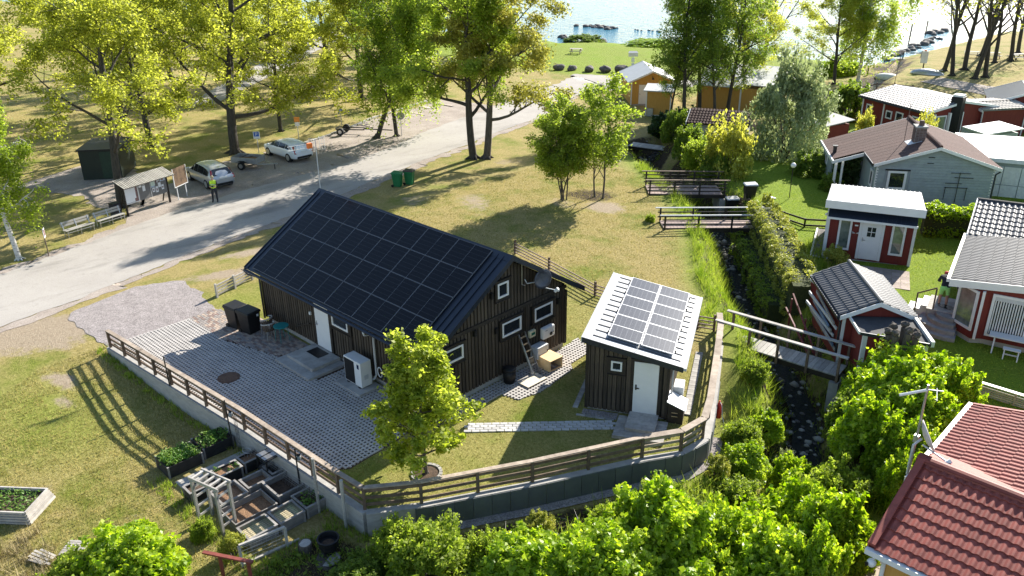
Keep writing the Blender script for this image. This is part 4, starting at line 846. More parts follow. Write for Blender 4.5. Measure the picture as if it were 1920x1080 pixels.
for k in range(9): p=ga_.lerp(gb_,(k+.5)/9.5); wm.bar(p+Vector((0,0,.08)),p+Vector((0,0,.72)),.005,.005)
for k in range(5): wm.bar(ga_+Vector((0,0,.16+k*.12)),gb_+Vector((0,0,.16+k*.12)),.005,.005)
wm.build('wire_mesh',M['steelgrey'],gt)
hr=thing('red_handrail','short rust red painted timber handrail at the bottom edge','handrail',(12.1,-12.25,G0)); hrm=mat('rust_red_paint',(.20,.05,.035),rough=.6)
MB().bar((-.4,-.32,.78),(.95,.42,.78),.11,.05).build('rail',hrm,hr); MB().box(-.03,-.1,0,.05,-.02,.75).build('post',hrm,hr); MB().box(.8,.3,0,.88,.38,.75).build('post',hrm,hr)
stp=thing('wooden_stairs','grey wooden step treads under the red handrail at the bottom edge','stairs',(12.0,-12.6,G0-.1))
for k in range(4): MB().box(-.5,-.4+k*.26,.05-.04*k,.5,-.2+k*.26,.09-.04*k).build('tread',M['greywoodx'],stp)
pt=thing('plant_pot','large black ribbed plastic plant pot on the rough ground','pot',(13.5,-9.75,G0+.1)); MB().lathe([(.2,0),(.25,.2),(.28,.2),(.28,.26),(.27,.26),(.29,.42),(.32,.42),(.32,.47),(.28,.47),(.25,.3)],20).build('pot',M['black'],pt,smooth=False); MB().lathe([(.24,.28),(.1,.32)],12).build('soil',M['soil'],pt)
for i,(x,y,r,l) in enumerate(((12.85,-10.15,.2,'old grey tree stump left of the black pot'),(13.75,-9.95,.36,'broad split tree stump that carries the black pot'),(14.5,-10.6,.25,'low grey stump with a shoot at the frame bottom'))):
    t=thing('tree_stump',l,'stump',(x,y,T(x,y)-.05)); MB().tube([(0,0,-.2),(0,0,.05),(.02,.01,.3 if i==0 else .14)],[r*1.3,r*1.1,r],11).build('stump',M['bark'],t); MB().tube([(.02,.01,.3 if i==0 else .14),(.02,.01,.312 if i==0 else .152)],r*.85,11).build('cut_face',M['greywood'],t)
pl=thing('slatted_planter','silver grey planter of stacked slats with herbs at the left edge','planter',(4.55,-15.55,G0),R_(40))
for j in range(5):
    z=.06+j*.085; sz=.8-.02*j
    for s_ in (-1,1): MB().bar((-sz*1.5,s_*sz*.8,z),(sz*1.5,s_*sz*.8,z),.05,.065).build('slat',M['greywoodx'],pl); MB().bar((s_*sz*1.5,-sz*.8,z+.01),(s_*sz*1.5,sz*.8,z+.01),.05,.065).build('slat',M['greywoodx'],pl)
MB().box(-1.08,-.58,0,1.08,.58,.3).build('soil',M['soil'],pl); rng=np.random.default_rng(5); C=np.c_[rng.uniform(-1,1,700),rng.uniform(-.5,.5,700),.32+rng.random(700)*.14]; o=link('plants',leafmesh('plants',quads(C,.05,rng,.8),M['leafveg'],rng),pl); o['kind']='stuff'
p1=thing('slatted_board','pale slatted wooden board lying flat on the lawn','board',(7.95,-14.75,G0+.02),R_(40))
for k in range(7): MB().box(-.32,-.33+k*.095,.02,.32,-.33+k*.095+.075,.04).build('slat',M['greywoodx'],p1)
MB().box(-.28,-.33,.0,-.22,.32,.02).box(.22,-.33,.0,.28,.32,.02).build('batten',M['greywoodx'],p1)
p2=thing('broken_pallet','broken grey slatted board half hidden in dry grass','board',(7.75,-15.55,G0+.05),R_(20))
for k in range(5): MB().bar((-.35+rnd.uniform(-.1,.1),-.2+k*.1,.03+.01*k),(.35+rnd.uniform(-.1,.1),-.2+k*.1+rnd.uniform(-.05,.05),.06),.07,.018).build('slat',M['greywoodx'],p2)
# ring of edging bricks round the young tree
rg=thing('tree_ring','ring of pale edging stones around the young tree trunk','edging',(13.4,-5.97,0)); rb=MB().box(-.06,-.05,0,.06,.05,.05).mesh('edging_stone',M['palerock'])
for k in range(20): a_=k*2*math.pi/20; o=link('edging_stone',rb,rg); o.location=(.45*math.cos(a_),.45*math.sin(a_),rnd.uniform(0,.01)); o.rotation_euler=(0,0,a_+math.pi/2)
tag(MB().lathe([(.4,0),(.38,.02),(.1,.035)],16).build('ring_soil',M['soil'],kind='stuff'),None); bpy.data.objects['ring_soil'].location=(13.4,-5.97,0); bpy.data.objects['ring_soil']['label']='dark bare soil inside the ring of edging stones'
# ------------------------------------------------------------------ holiday cabins beyond the stream
def wave_tile(tw,tl,mt,amp=.03,name='roof_tile',n=6):
    """one pressed tile: a wave across, a step at the lower edge"""
    mb=MB(); top=[];bot=[];edge=[]
    for i in range(n+1):
        u=i/n; z=amp*(.5-.5*math.cos(2*math.pi*u)); top.append((u*tw,tl*1.06,z+.004)); bot.append((u*tw,0,z+.035)); edge.append((u*tw,0,z-.004))
    k=n+1; mb.add(top+bot+edge,[(k+i,k+i+1,i+1,i) for i in range(n)]+[(2*k+i,2*k+i+1,k+i+1,k+i) for i in range(n)]); return mb.mesh(name,mt,smooth=False)
def tile_slope(parent,o,ux,us,W,S,tw,tl,mt,amp=.03,single=True,clip=None,n=6,name='roof_tile'):
    """tiles over a slope: o lower-left corner, ux along the eave, us up the slope (unit vectors)"""
    o=Vector(o); ux=Vector(ux).normalized(); us=Vector(us).normalized(); nn=ux.cross(us)
    rot=Matrix((ux,us,nn)).transposed().to_4x4(); nx,ny=int(round(W/tw)),int(math.ceil(S/tl)); me=wave_tile(tw,tl,mt,amp,name,n)
    if single:
        for j in range(ny):
            for i in range(nx):
                if clip and not clip((i+.5)*tw,(j+.5)*tl): continue
                q=link(name,me,parent); q.matrix_local=Matrix.Translation(o+ux*(i*tw)+us*(j*tl)+nn*.012)@rot
    else:
        mb=MB(); vv=[v.co.copy() for v in me.vertices]; ff=[tuple(p.vertices) for p in me.polygons]
        for j in range(ny):
            for i in range(nx):
                if clip and not clip((i+.5)*tw,(j+.5)*tl): continue
                b=o+ux*(i*tw)+us*(j*tl)+nn*.012; mb.add([b+ux*v.x+us*v.y+nn*v.z for v in vv],ff)
        mb.build(name,mt,parent,kind='stuff')
def gable(t,w,y0,y1,ze,zr,wall,roof,ov=.25,ovy=.25,x0=0,white=True,zb=-.3,wm=None,roofname='roof',thick=.06):
    """gabled body: ridge along local y, centred on x0; returns slope helper"""
    h=w/2; k=(zr-ze)/h; z=lambda x: zr-k*abs(x-x0)
    m_=MB(); pts=[(x0-h+ov,zb),(x0+h-ov,zb),(x0+h-ov,z(x0+h-ov)-thick),(x0,zr-thick),(x0-h+ov,z(x0-h+ov)-thick)]
    m_.add([(x,y0+ovy,zz) for x,zz in pts]+[(x,y1-ovy,zz) for x,zz in pts],[(0,1,2,3,4),(9,8,7,6,5),(0,5,6,1),(1,6,7,2),(2,7,8,3),(3,8,9,4),(4,9,5,0)]); m_.build('wall',wall,t)
    MB().slab([(x0-h,y0,ze),(x0,y0,zr),(x0,y1,zr),(x0-h,y1,ze)],thick).build(roofname,roof,t); MB().slab([(x0,y0,zr),(x0+h,y0,ze),(x0+h,y1,ze),(x0,y1,zr)],thick).build(roofname,roof,t)
    b=M['white'] if white else M['trimdark']
    for yy,s_ in ((y0,1),(y1,-1)):
        MB().slab([(x0-h,yy,ze+.03),(x0,yy,zr+.03),(x0,yy,zr-.15),(x0-h,yy,ze-.15)],.035*s_).build('barge_board',b,t); MB().slab([(x0,yy,zr+.03),(x0+h,yy,ze+.03),(x0+h,yy,ze-.15),(x0,yy,zr-.15)],.035*s_).build('barge_board',b,t)
    for xx in (x0-h+ov-.02,x0+h-ov-.1):
        MB().box(xx,y0+ovy-.03,zb,xx+.12,y0+ovy,z(xx)-thick-.02).build('corner_board',b,t)
    return z
M['whitetile']=mat('pale_grey_roof_tile',(.20,.20,.205),rough=.6,var=.2,sc=3,spec=.5)
M['greytile']=mat('silver_grey_tile_sheet',(.10,.10,.102),rough=.5,var=.2,sc=3,spec=.35,per=.06)
M['redtile']=mat('dark_red_tile_sheet',(.25,.062,.045),rough=.6,var=.25,sc=2.5,spec=.35,per=.16,bump=.1,bsc=60)
M['browntile']=mat('dark_brown_tile',(.05,.026,.022),rough=.85,var=.35,sc=4,per=.15,spec=.15)
M['brownfelt']=mat('red_brown_shingle_felt',(.065,.036,.030),rough=.95,sc=14,c2=(.12,.070,.060),bump=.4,bsc=50,per=.08)
M['blackfelt']=mat('black_roofing_felt',(.055,.055,.057),rough=.85,var=.2,sc=3,bump=.2,bsc=60)
M['glassgreen']=mat('reflecting_window_glass',(.05,.07,.06),rough=.04,sc=1.5,c2=(.22,.25,.22),spec=.9)
# -- red cabin with white mono pitch roof
c=thing('red_cabin','red cabin with white ribbed mono pitch roof and white front door between tall windows','cabin',(14.43,19.42,0),R_(21))
CW=4.05; 
MB().prism([(.02,.02),(CW-.02,.02),(CW-.02,4.3),(.02,4.3)],[.2]*4,[2.9,2.9,2.55,2.55]).build('wall',M['red'],c); MB().box(-.02,-.02,-.2,CW+.02,4.32,.2).build('foundation',M['foundation'],c)
rz_=lambda y: 3.22-.112*(y+.4)
MB().slab([(-.15,-.42,rz_(-.42)),(4.25,-.42,rz_(-.42)),(4.25,4.5,rz_(4.5)),(-.15,4.5,rz_(4.5))],.08).build('roof',M['whiteroof'],c)
for k in range(20): x=.06+k*.215; MB().bar((x,-.4,rz_(-.4)+.014),(x,4.48,rz_(4.48)+.014),.035,.045).build('roof_rib',M['lightgrey'],c)
MB().box(-.18,-.47,2.86,4.28,-.425,3.26).build('fascia',M['white'],c); MB().slab([(-.152,-.42,rz_(-.42)-.0),(-.152,4.5,rz_(4.5)),(-.152,4.5,rz_(4.5)-.25),(-.152,-.42,rz_(-.42)-.3)],.03).build('fascia',M['white'],c)
MB().slab([(.02,-.45,2.42),(4.02,-.45,2.42),(4.02,-.0,2.8),(.02,-.0,2.8)],.06).build('pent_roof',M['bluesteel'],c)
for k in range(20): MB().bar((.12+k*.2,-.44,2.44),(.12+k*.2,0,2.815),.05,.03).build('pent_roof_rib',M['bluesteel'],c)
MB().box(.0,-.5,2.32,4.05,-.455,2.42).build('gutter',M['white'],c)
for x in (.0,CW-.13): MB().box(x,-.035,.2,x+.13,.02,2.36).build('corner_board',M['white'],c)
MB().box(-.035,.0,.2,.02,.12,2.7).box(-.035,4.18,.2,.02,4.3,2.6).build('corner_board',M['white'],c)
def curtained(parent,axis,pos,out,a0,a1,z0,z1,mull=0):
    f=window(parent,'window',axis,pos,a0,a1,z0,z1,out,fw=.1,glass=M['glassgreen'],mull=mull); return f
curtained(c,'y',-.02,-1,.56,1.18,.66,2.28); curtained(c,'y',-.02,-1,2.98,3.61,.68,2.29)
dd=door(c,'y',-.02,-1,1.65,2.53,.3,2.24); MB().box(1.52,-.06,.28,1.646,-.02,2.34).box(2.534,-.06,.28,2.66,-.02,2.34).box(1.646,-.06,2.244,2.534,-.02,2.34).build('door_trim',M['white'],c)
pn=MB(); pn.box(1.9,-.078,1.5,2.28,-.071,1.98); pn.build('pane',M['glass'],dd); MB().bar((1.9,-.085,1.74),(2.28,-.085,1.74),.012,.03).bar((2.09,-.085,1.5),(2.09,-.085,1.98),.03,.012,up=(0,1,0)).build('glazing_bar',M['white'],dd)
MB().box(1.3,-.04,1.95,1.45,-.02,2.02).build('wall_lamp',M['white'],c); 
gl=MB()
for s_ in (-1,1): gl.add([(1.38,-.05,1.58),(1.38+s_*.17,-.05,1.68),(1.38+s_*.14,-.05,1.56)],[(0,1,2),(2,1,0)])
gl.build('gull_ornament',M['white'],c)
window(c,'window','x',-.02,2.9,3.35,.7,2.3,-1,fw=.09,glass=M['glassgreen']); window(c,'window','x',-.02,1.1,1.75,1.25,2.05,-1,fw=.1,glass=M['glassgreen'],trim=M['white'],tw=.05,sill=False)
MB().lathe([(.06,-.05),(.07,0),(.03,.06)],10,c=(-.09,.4,2.25)).build('wall_lamp',M['white'],c)
MB().box(1.55,-.75,0,2.65,-.04,.14).build('door_step',M['concrete'],c)
tr=thing('cabin_trench','sunken dark border strip with white edging along the cabin side','edging',(14.43,19.42,.12),R_(21)); MB().box(-.5,-.1,0,-.1,4.2,.03).build('gravel_bed',M['rock'],tr); MB().box(-.58,-.15,0,-.5,4.2,.08).box(-.58,-.2,0,-.1,-.15,.08).build('edge',M['whiteold'],tr)
pv=thing('cabin_terrace','pinkish paved terrace below the cabin door','terrace',(14.43,19.42,.2),R_(21)); pm=[MB().box(-.19,-.19,0,.19,.19,.03).mesh('paving_slab',mat('terrace_slab_%d'%k,(.28+.05*k,.23+.04*k,.20+.035*k),rough=.9,var=.15,sc=4)) for k in range(3)]
for i in range(7):
    for j in range(6):
        if i>=1 or j<4: link('paving_slab',pm[rnd.randrange(3)],pv).location=(1.5+i*.39,-.98-j*.39,rnd.uniform(0,.006))
ob=thing('garden_ornaments','small white bird bath beside the round bush','bird bath',(14.9,18.95,.15)); MB().lathe([(.1,0),(.04,.08),(.03,.45),(.2,.5),(.22,.55),(.1,.52)],14).build('bowl',M['white'],ob); MB().lathe([(.13,-.02),(.12,.02)],12).build('base',M['white'],ob)
# -- dark tiled tool shed with a flat felt annex
c=thing('tool_shed','small red shed with dark wave tiled gable roof, planks stacked at its side','shed',(20.6,10.5,.1),R_(40))
z=gable(c,2.85,0,4.05,1.85,2.45,M['red'],M['greytile'],.2,.2)
sl_=Vector((1.42,0,.6)); 
tile_slope(c,(-1.42,4.05,1.87),(0,-1,0),(1.42,0,.6),4.05,1.52,.19,.38,M['greytile'],.035)
tile_slope(c,(1.42,0,1.87),(0,1,0),(-1.42,0,.6),4.05,1.52,.19,.38,M['greytile'],.035)
MB().tube([(0,-.03,2.5),(0,4.1,2.5)],.075,8).build('ridge_cap',M['greytile'],c); MB().box(-1.53,0,1.74,-1.43,4.05,1.85).build('gutter',M['bluesteel'],c); MB().tube([(-1.48,.1,1.75),(-1.3,.25,1.5),(-1.3,.22,.1)],.04,8).build('downpipe',M['bluesteel'],c)
a=thing('shed_annex','flat black felt roofed red annex in front of the tiled shed','annex',(20.6,10.5,.1),R_(40))
MB().prism([(-.85,-1.15),(1.15,-1.75),(1.2,.15),(-.85,.15)],[-.6]*4,[1.68]*4).build('wall',M['red'],a); MB().prism([(-1.0,-1.2),(1.2,-1.95),(1.28,.12),(-.98,.12)],[1.69]*4,[1.76,1.72,1.8,1.82]).build('roof',M['blackfelt'],a)
MB().slab([(1.2,-1.97,1.86),(1.3,.14,1.9),(1.3,.14,1.68),(1.2,-1.97,1.64)],.12).build('fascia',M['whiteold'],a); MB().slab([(-1.03,-1.2,1.82),(1.2,-1.97,1.79),(1.2,-1.97,1.68),(-1.03,-1.2,1.7)],.04).build('edge_trim',M['bluesteel'],a); MB().slab([(-1.02,.12,1.86),(-1.04,-1.22,1.84),(-1.04,-1.22,1.72),(-1.02,.12,1.74)],.05).build('fascia',M['whiteold'],a)
for x,y in ((-.9,-1.2),(1.05,-1.79),(.3,-1.56)): MB().box(x,y,-.6,x+.16,y+.1,1.67).build('corner_board',M['white'],a)
pk=thing('plank_stack','blue grey boards stacked on edge along the shed wall','planks',(20.6,10.5,.1),R_(40)); pc=[M['greywood'],mat('pale_blue_board',(.13,.19,.28),rough=.7,var=.2,sc=3),M['greywoodx'],M['lightgrey']]
for k in range(9): MB().bar((-1.3-.07*(k%3),.3+.15*k%1.0,.25+.13*k),(-1.32-.08*(k%4),3.9-.2*(k%3),.3+.13*k),.05,.12).build('plank',pc[k%4],pk)
sf=thing('sawhorse_frame','rust red tilted steel frame leaning beside the plank stack','frame',(20.6,10.5,-.25),R_(40)); rm=mat('rust_red_steel',(.16,.03,.03),rough=.6)
for p,q in (((-1.9,.3,.1),(-2.25,3.6,1.5)),((-2.1,.5,.0),(-2.5,3.5,.9)),((-2.0,2.2,0),(-2.0,2.2,1.0)),((-2.35,3.3,0),(-2.35,3.3,1.4)),((-1.9,.6,.1),(-2.2,.6,.6))): MB().bar(p,q,.06,.06).build('tube',rm,sf)
jk=thing('white_canister','white plastic canister standing among clutter behind the bridge end','canister',(19.55,10.35,-.35)); MB().box(-.12,-.1,0,.12,.1,.32).build('body',M['white'],jk,bevel=.03); MB().tube([(0,0,.32),(0,0,.37)],.04,8).build('cap',M['red'],jk)
gs=thing('red_gate_screen','dark red board screen with a white rail at the hedge end','screen',(17.0,13.35,-.2),R_(-40))
for k in range(7): MB().box(-.75+k*.2,-.02,0,-.75+k*.2+.19,.02,1.35).build('board',M['red'],gs)
MB().bar((-.8,0,1.42),(.75,0,1.42),.12,.08).build('top_rail',M['white'],gs)
sw=thing('low_side_wall','low white topped garden edge between hedge and cabin lawn','wall',(16.4,14.6,.1),R_(118))
MB().box(-.6,-.05,0,2.6,.05,.42).build('wall',M['whiteold'],sw); MB().box(-.62,-.09,.421,2.62,.09,.47).build('coping',M['white'],sw)
# -- big red cottage with glass bay
RH0=(21.72,14.7,0); RHa=R_(11.7)
c=thing('red_cottage','red cottage with silver tiled roof, large blinds windows and curved stone steps','house',RH0,RHa)
rr=lambda x: 2.68+.1*x
MB().prism([(.35,.12),(1.12,-.62),(1.5,-.42),(6.5,-.42),(6.5,5),(.35,5)],[.42,.42,.42,.42,.42,.42],[2.5,2.5,2.55,2.95,2.95,2.55]).build('wall',M['red'],c); MB().prism([(.4,.14),(1.12,-.56),(1.5,-.38),(6.4,-.38),(6.4,5),(.4,5)],-.3,.42).build('foundation',M['foundation'],c)
MB().slab([(0,-.55,rr(0)),(6.5,-.55,rr(6.5)),(6.5,5.4,rr(6.5)),(0,5.4,rr(0))],.08).build('roof',M['greytile'],c)
tile_slope(c,(.02,5.35,rr(0)+.02),(0,-1,0),(1,0,.1),5.85,3.9,.2,.4,M['greytile'],.04,clip=lambda u,v: v<3.9)
MB().slab([(-.02,-.57,rr(0)+.06),(6.5,-.57,rr(6.5)+.06),(6.5,-.57,rr(6.5)-.24),(-.02,-.57,rr(0)-.24)],.04).build('fascia',M['white'],c); MB().box(-.14,-.58,rr(0)-.08,-.02,5.45,rr(0)+.06).build('gutter',M['white'],c)
MB().slab([(0,5.3,2.72),(6.5,5.1,2.9),(6.5,7.9,3.75),(0,8.1,3.55)],.08).build('roof',M['greytile'],c); tile_slope(c,(0,5.3,2.74),(1,-.03,.028),(0,1,.3),4.2,2.8,.24,.36,M['greytile'],.05,single=False)
MB().tube([(0,8.12,3.62),(6.5,7.9,3.8)],.09,8).build('ridge_cap',M['blackmetal'],c); MB().slab([(-.03,5.2,2.8),(-.03,8.1,3.68),(-.03,8.1,3.4),(-.03,5.2,2.5)],.05).build('barge_board',M['white'],c); MB().box(.3,5.4,.0,6.4,7.6,2.7).build('wall',M['red'],c); MB().slab([(0,8.1,3.55),(6.5,7.9,3.75),(6.5,10.6,2.9),(0,10.8,2.7)],.08).build('roof',M['greytile'],c)
def slant_window(parent,p,q,z0,z1,fw=.1,mull=0,blinds=False):
    """window in a vertical plane from p to q (plan points), facing right of p->q"""
    p=Vector((*p,0)); q=Vector((*q,0)); d=(q-p); L=d.length
    f=MB(); fr=[(0,fw,z0,z1),(L-fw,L,z0,z1),(fw,L-fw,z0,z0+fw),(fw,L-fw,z1-fw,z1)]+[(L*(k+1)/(mull+1)-.04,L*(k+1)/(mull+1)+.04,z0+fw,z1-fw) for k in range(mull)]
    for a_,b_,c_,e_ in fr: f.box(a_,-.06,c_,b_,.0,e_)
    o=f.build('window',M['white'],parent); o.location=p; o.rotation_euler=(0,0,math.atan2(d.y,d.x))
    MB().box(fw,-.02,z0+fw,L-fw,-.005,z1-fw).build('pane',M['glassgreen'] if not blinds else M['glass'],o)
    if blinds:
        n=int((L-2*fw)/.09)
        bm2=MB()
        for k in range(n): bm2.box(fw+.02+k*.09,-.035,z0+fw+.03,fw+.02+k*.09+.045,-.028,z1-fw-.05)
        b_=bm2.build('blind',M['whiteold'],o); b_['kind']='stuff'; MB().box(fw,-.05,z1-fw-.16,L-fw,-.036,z1-fw).build('awning_box',M['lightgrey'],o)
    return o
slant_window(c,(.36,.1),(1.1,-.61),.75,2.45); slant_window(c,(1.56,-.43),(4.2,-.43),.62,2.42,mull=1,blinds=True); slant_window(c,(4.3,-.43),(6.3,-.43),.62,2.42,mull=1,blinds=True)
MB().box(1.2,-.7,.45,1.3,-.48,2.5).build('corner_board',M['white'],c) 
st=thing('stone_steps','curved grey stone steps fanning down from the cottage porch','steps',RH0,RHa)
for k in range(5):
    r0=.5+.27*k; z1=.86-.17*k; pts_=[]
    for j in range(10): a_=R_(150+j*15); pts_.append((.25+r0*1.05*math.cos(a_)*1.05,.35+r0*.95*math.sin(a_)))
    pts_.append((.6,.35)); pts_.append((.25,.9))
    MB().prism(pts_,[.0]*12,[z1]*12).build('step',mat('grey_step_stone_%d'%k,(.25+.02*k,.235+.02*k,.22+.02*k),rough=.85,var=.2,sc=5),st)
for k in range(4): MB().box(-.95-.25*k,.75,0,-.7-.25*k,1.9,.85-.19*k).build('step',M['whiteold'],st)
pf_=thing('porch_deck','grey boarded porch deck at the top of the curved steps','deck',RH0,RHa)
for k in range(8): MB().box(-.7,.4+k*.2,.86,.36,.4+k*.2+.19,.9).build('board',M['greywoodx'],pf_)
MB().box(-.68,.42,0,.34,1.98,.855).build('base',M['concrete'],pf_)
hd=thing('porch_handrail','brown handrail on a post beside the bright porch steps','handrail',RH0,RHa); MB().bar((-1.15,.75,1.35),(-.45,.45,1.85),.05,.06).build('rail',M['railwood'],hd); MB().box(-1.17,.73,.2,-1.11,.79,1.35).build('post',M['railwood'],hd); MB().box(-.48,.42,.9,-.42,.48,1.82).build('post',M['railwood'],hd)
gr=thing('kettle_grill','black round grill and dark side table standing on the porch','grill',(21.72+.1,14.7+1.65,.9),RHa); MB().lathe([(.05,.55),(.24,.65),(.28,.78),(.24,.92),(.06,1.0)],14).build('bowl',M['black'],gr,smooth=True)
for k in range(3): a_=k*2.09; MB().tube([(.1*math.cos(a_),.1*math.sin(a_),.6),(.26*math.cos(a_),.26*math.sin(a_),0)],.015,6).build('leg',M['blackmetal'],gr)
mt_=thing('porch_mat','dark oval mat on the porch boards','mat',(21.55,15.62,.905)); MB().lathe([(.28,0),(.27,.012)],18,sx=1.2,sy=.7).build('mat',M['black'],mt_)
tb_=thing('garden_bench_table','white painted garden table in front of the blinds window','table',RH0,RHa)
for k in range(3): MB().box(1.75,-1.02+k*.17,.86,4.2,-1.02+k*.17+.16,.9).build('board',M['white'],tb_)
for x in (1.95,3.9):
    for s_ in (-1,1): MB().bar((x,-.77+s_*.05,.86),(x,-.77+s_*.3,.18),.05,.07).build('leg',M['white'],tb_)
bn=thing('garden_bench','low white bench standing by the white table legs','bench',RH0,RHa); MB().box(2.3,-1.35,.58,2.9,-1.1,.62).build('seat',M['white'],bn)
for x in (2.36,2.84):
    for y in (-1.42,-1.05): MB().bar((x,y,.18),(x,-1.22+(.06 if y>-1.2 else -.06),.58),.04,.05).build('leg',M['white'],bn)
MB().bar((2.36,-1.23,.36),(2.84,-1.23,.36),.04,.04).build('stretcher',M['white'],bn)
# -- louvre fence behind the red tiled house
lf=thing('slat_fence','grey horizontal slat fence with white top rail behind the red tiled roof','fence',(23.4,10.4,.15),R_(2))
for k in range(5): MB().box(k*1.1-.03,-.04,-.2,k*1.1+.03,.04,.5).build('post',M['greywood'],lf)
for j in range(7): MB().bar((0,.0,-.1+.08*j),(4.4,.0,-.1+.08*j),.02,.05).build('slat',M['greywoodx'],lf)
MB().bar((-.1,0,.53),(4.5,0,.53),.14,.04).build('top_rail',M['white'],lf)
# -- red wave tiled house, bottom right
c=thing('tiled_house','ochre house with wave pressed red tile roof at the bottom right corner','house',(25.5,0,0))
MB().prism([(.35,-2.25),(6,-2.25),(6,1.4),(.35,1.4)],[-1.0]*4,[2.15,2.15,2.75,2.75]).build('wall',M['yellow'],c); MB().prism([(.2,1.4),(6,1.4),(6,5.2),(.2,5.2)],[-1]*4,[2.25,3.2,3.2,2.25]).build('wall',M['yellow'],c)
fs=Vector((0,2.75,1.05)).normalized()
MB().slab([(.05,-2.45,2.17),(6,-2.45,2.17),(6,.32,3.22),(.05,.32,3.22)],.06).build('roof',M['redtile'],c); MB().slab([(.05,.32,3.22),(6,.32,3.22),(6,1.9,2.62),(.05,1.9,2.62)],.06).build('roof',M['redtile'],c)
tile_slope(c,(.2,-2.5,2.18),(1,0,0),fs,5.8,2.9,.2,.34,M['redtile'],.042,n=8)
MB().slab([(.04,-2.48,2.32),(.2,-2.48,2.32),(.2,.3,3.38),(.04,.3,3.38)],.12).build('verge_cap',M['redtile'],c)
mbx=MB(); 
for k in range(7): a0,a1=math.pi*k/7,math.pi*(k+1)/7; mbx.slab([(.0,.32-.17*math.cos(a0),3.24+.12*math.sin(a0)),(.0,.32-.17*math.cos(a1),3.24+.12*math.sin(a1)),(6,.32-.17*math.cos(a1),3.24+.12*math.sin(a1)),(6,.32-.17*math.cos(a0),3.24+.12*math.sin(a0))],.02)
mbx.build('ridge_cap',M['redtile'],c)
MB().slab([(-.12,.55,2.36),(6,.55,3.66),(6,5.5,3.66),(-.12,5.5,2.36)],.06).build('roof',M['redtile'],c); ns=Vector((1,0,.2125)).normalized()
tile_slope(c,(-.12,5.45,2.375),(0,-1,0),ns,4.9,4.6,.2,.36,M['redtile'],.042,single=False,n=6)
MB().slab([(-.14,5.46,2.45),(4.6,5.46,3.46),(4.6,5.6,3.44),(-.14,5.6,2.42)],.1).build('verge_cap',M['redtile'],c)
MB().box(-.26,.5,2.26,-.13,5.55,2.42).build('gutter',M['white'],c); MB().box(.03,-2.6,2.05,6,-2.47,2.19).build('gutter',M['white'],c); MB().slab([(.02,-2.48,2.3),(.02,.32,3.36),(.02,.32,3.1),(.02,-2.48,2.05)],.04).build('barge_board',M['redtile'],c)
MB().tube([(.3,-2.5,2.06),(.42,-2.3,1.8),(.42,-2.3,-.9)],.05,8).build('downpipe',M['white'],c)
window(c,'window','y',-2.25,1.3,2.4,.9,2.0,-1,fw=.09)
cm_=thing('security_camera','white round security camera under the red roof corner','camera',(25.72,-2.55,1.85)); MB().blob((0,0,0),(.11,.11,.11),1,12,8,0).build('housing',M['white'],cm_,smooth=True); MB().tube([(-.06,-.1,0),(-.09,-.13,0)],.05,10).build('lens',M['black'],cm_); MB().tube([(0,0,.1),(.1,.2,.2)],.03,6).build('bracket',M['white'],cm_)
d=thing('satellite_dish','pale satellite dish seen edge on with its feed arm at the red roof corner','satellite dish',(25.4,.35,3.2)); o=MB().lathe([(.02,.0),(.2,.02),(.36,.08),(.42,.13),(.4,.14),(.2,.06)],20).build('dish',mat('pinkish_white_dish',(.55,.48,.47),rough=.5),d,smooth=True); o.location=(.02,.35,.45); o.rotation_euler=(R_(-62),R_(20),R_(-50))
MB().tube([(-.1,.05,-.6),(-.1,.05,.3),(0,.3,.4)],.03,8).build('bracket',M['lightgrey'],d); MB().tube([(.05,.3,.25),(.75,.1,.15)],.025,6).build('feed_arm',M['lightgrey'],d); MB().tube([(.7,.05,.1),(.8,.15,.2)],.06,8).build('feed_horn',M['white'],d)
d=thing('aerial_mast','tall grey mast with a long white aerial arm beside the red roof','antenna',(25.25,.75,0)); MB().tube([(0,0,-.8),(0,0,5.1)],.03,7).build('mast',M['steelgrey'],d); MB().tube([(0,0,4.95),(-.5,-.42,4.78)],.035,8).build('arm',M['white'],d); MB().bar((-.05,0,4.95),(.3,.3,4.9),.02,.02).bar((.15,.25,4.95),(.32,-.2,4.85),.015,.015).build('boom',M['lightgrey'],d); MB().box(-.06,-.06,3.4,.06,.06,3.6).build('clamp',M['steelgrey'],d)
yp_=thing('slab_path','yellowish stone slab path beside the ochre house wall','path',(24.95,-.4,0))
for i in range(2):
    for j in range(9): MB().box(i*.42,j*.42-2.6,-.72,i*.42+.4,j*.42-2.21,-.64).build('paving_slab',bpy.data.materials['terrace_slab_2'],yp_)
# -- pale grey house with brown felt roof
c=thing('grey_house','pale grey clad house with brown strip roof, brick chimney and a mast','house',(15.6,31.0,0),R_(33))
z=gable(c,6.9,0,7.9,2.6,3.72,M['greyblue'],M['brownfelt'],.25,.3,roofname='roof_base')
k_=(3.72-2.6)/3.45; sw_=.62
for i in range(13):
    y0=.05+i*.6; x1=-3.5 if y0<2.6 else -5.25
    MB().slab([(x1,y0,3.72+x1*k_+.03),(-.05,y0,3.75),(-.05,y0+.575,3.75),(x1,y0+.575,3.72+x1*k_+.03)],.028).build('roof_strip',M['brownfelt'],c); MB().slab([(.05,y0,3.75),(3.5,y0,2.614),(3.5,y0+.575,2.614),(.05,y0+.575,3.75)],.028).build('roof_strip',M['brownfelt'],c)
for i in range(26): MB().tube([(0,.02+i*.3,3.77),(0,.02+i*.3+.32,3.8)],[.1,.12],8).build('ridge_tile',M['brownfelt'],c)
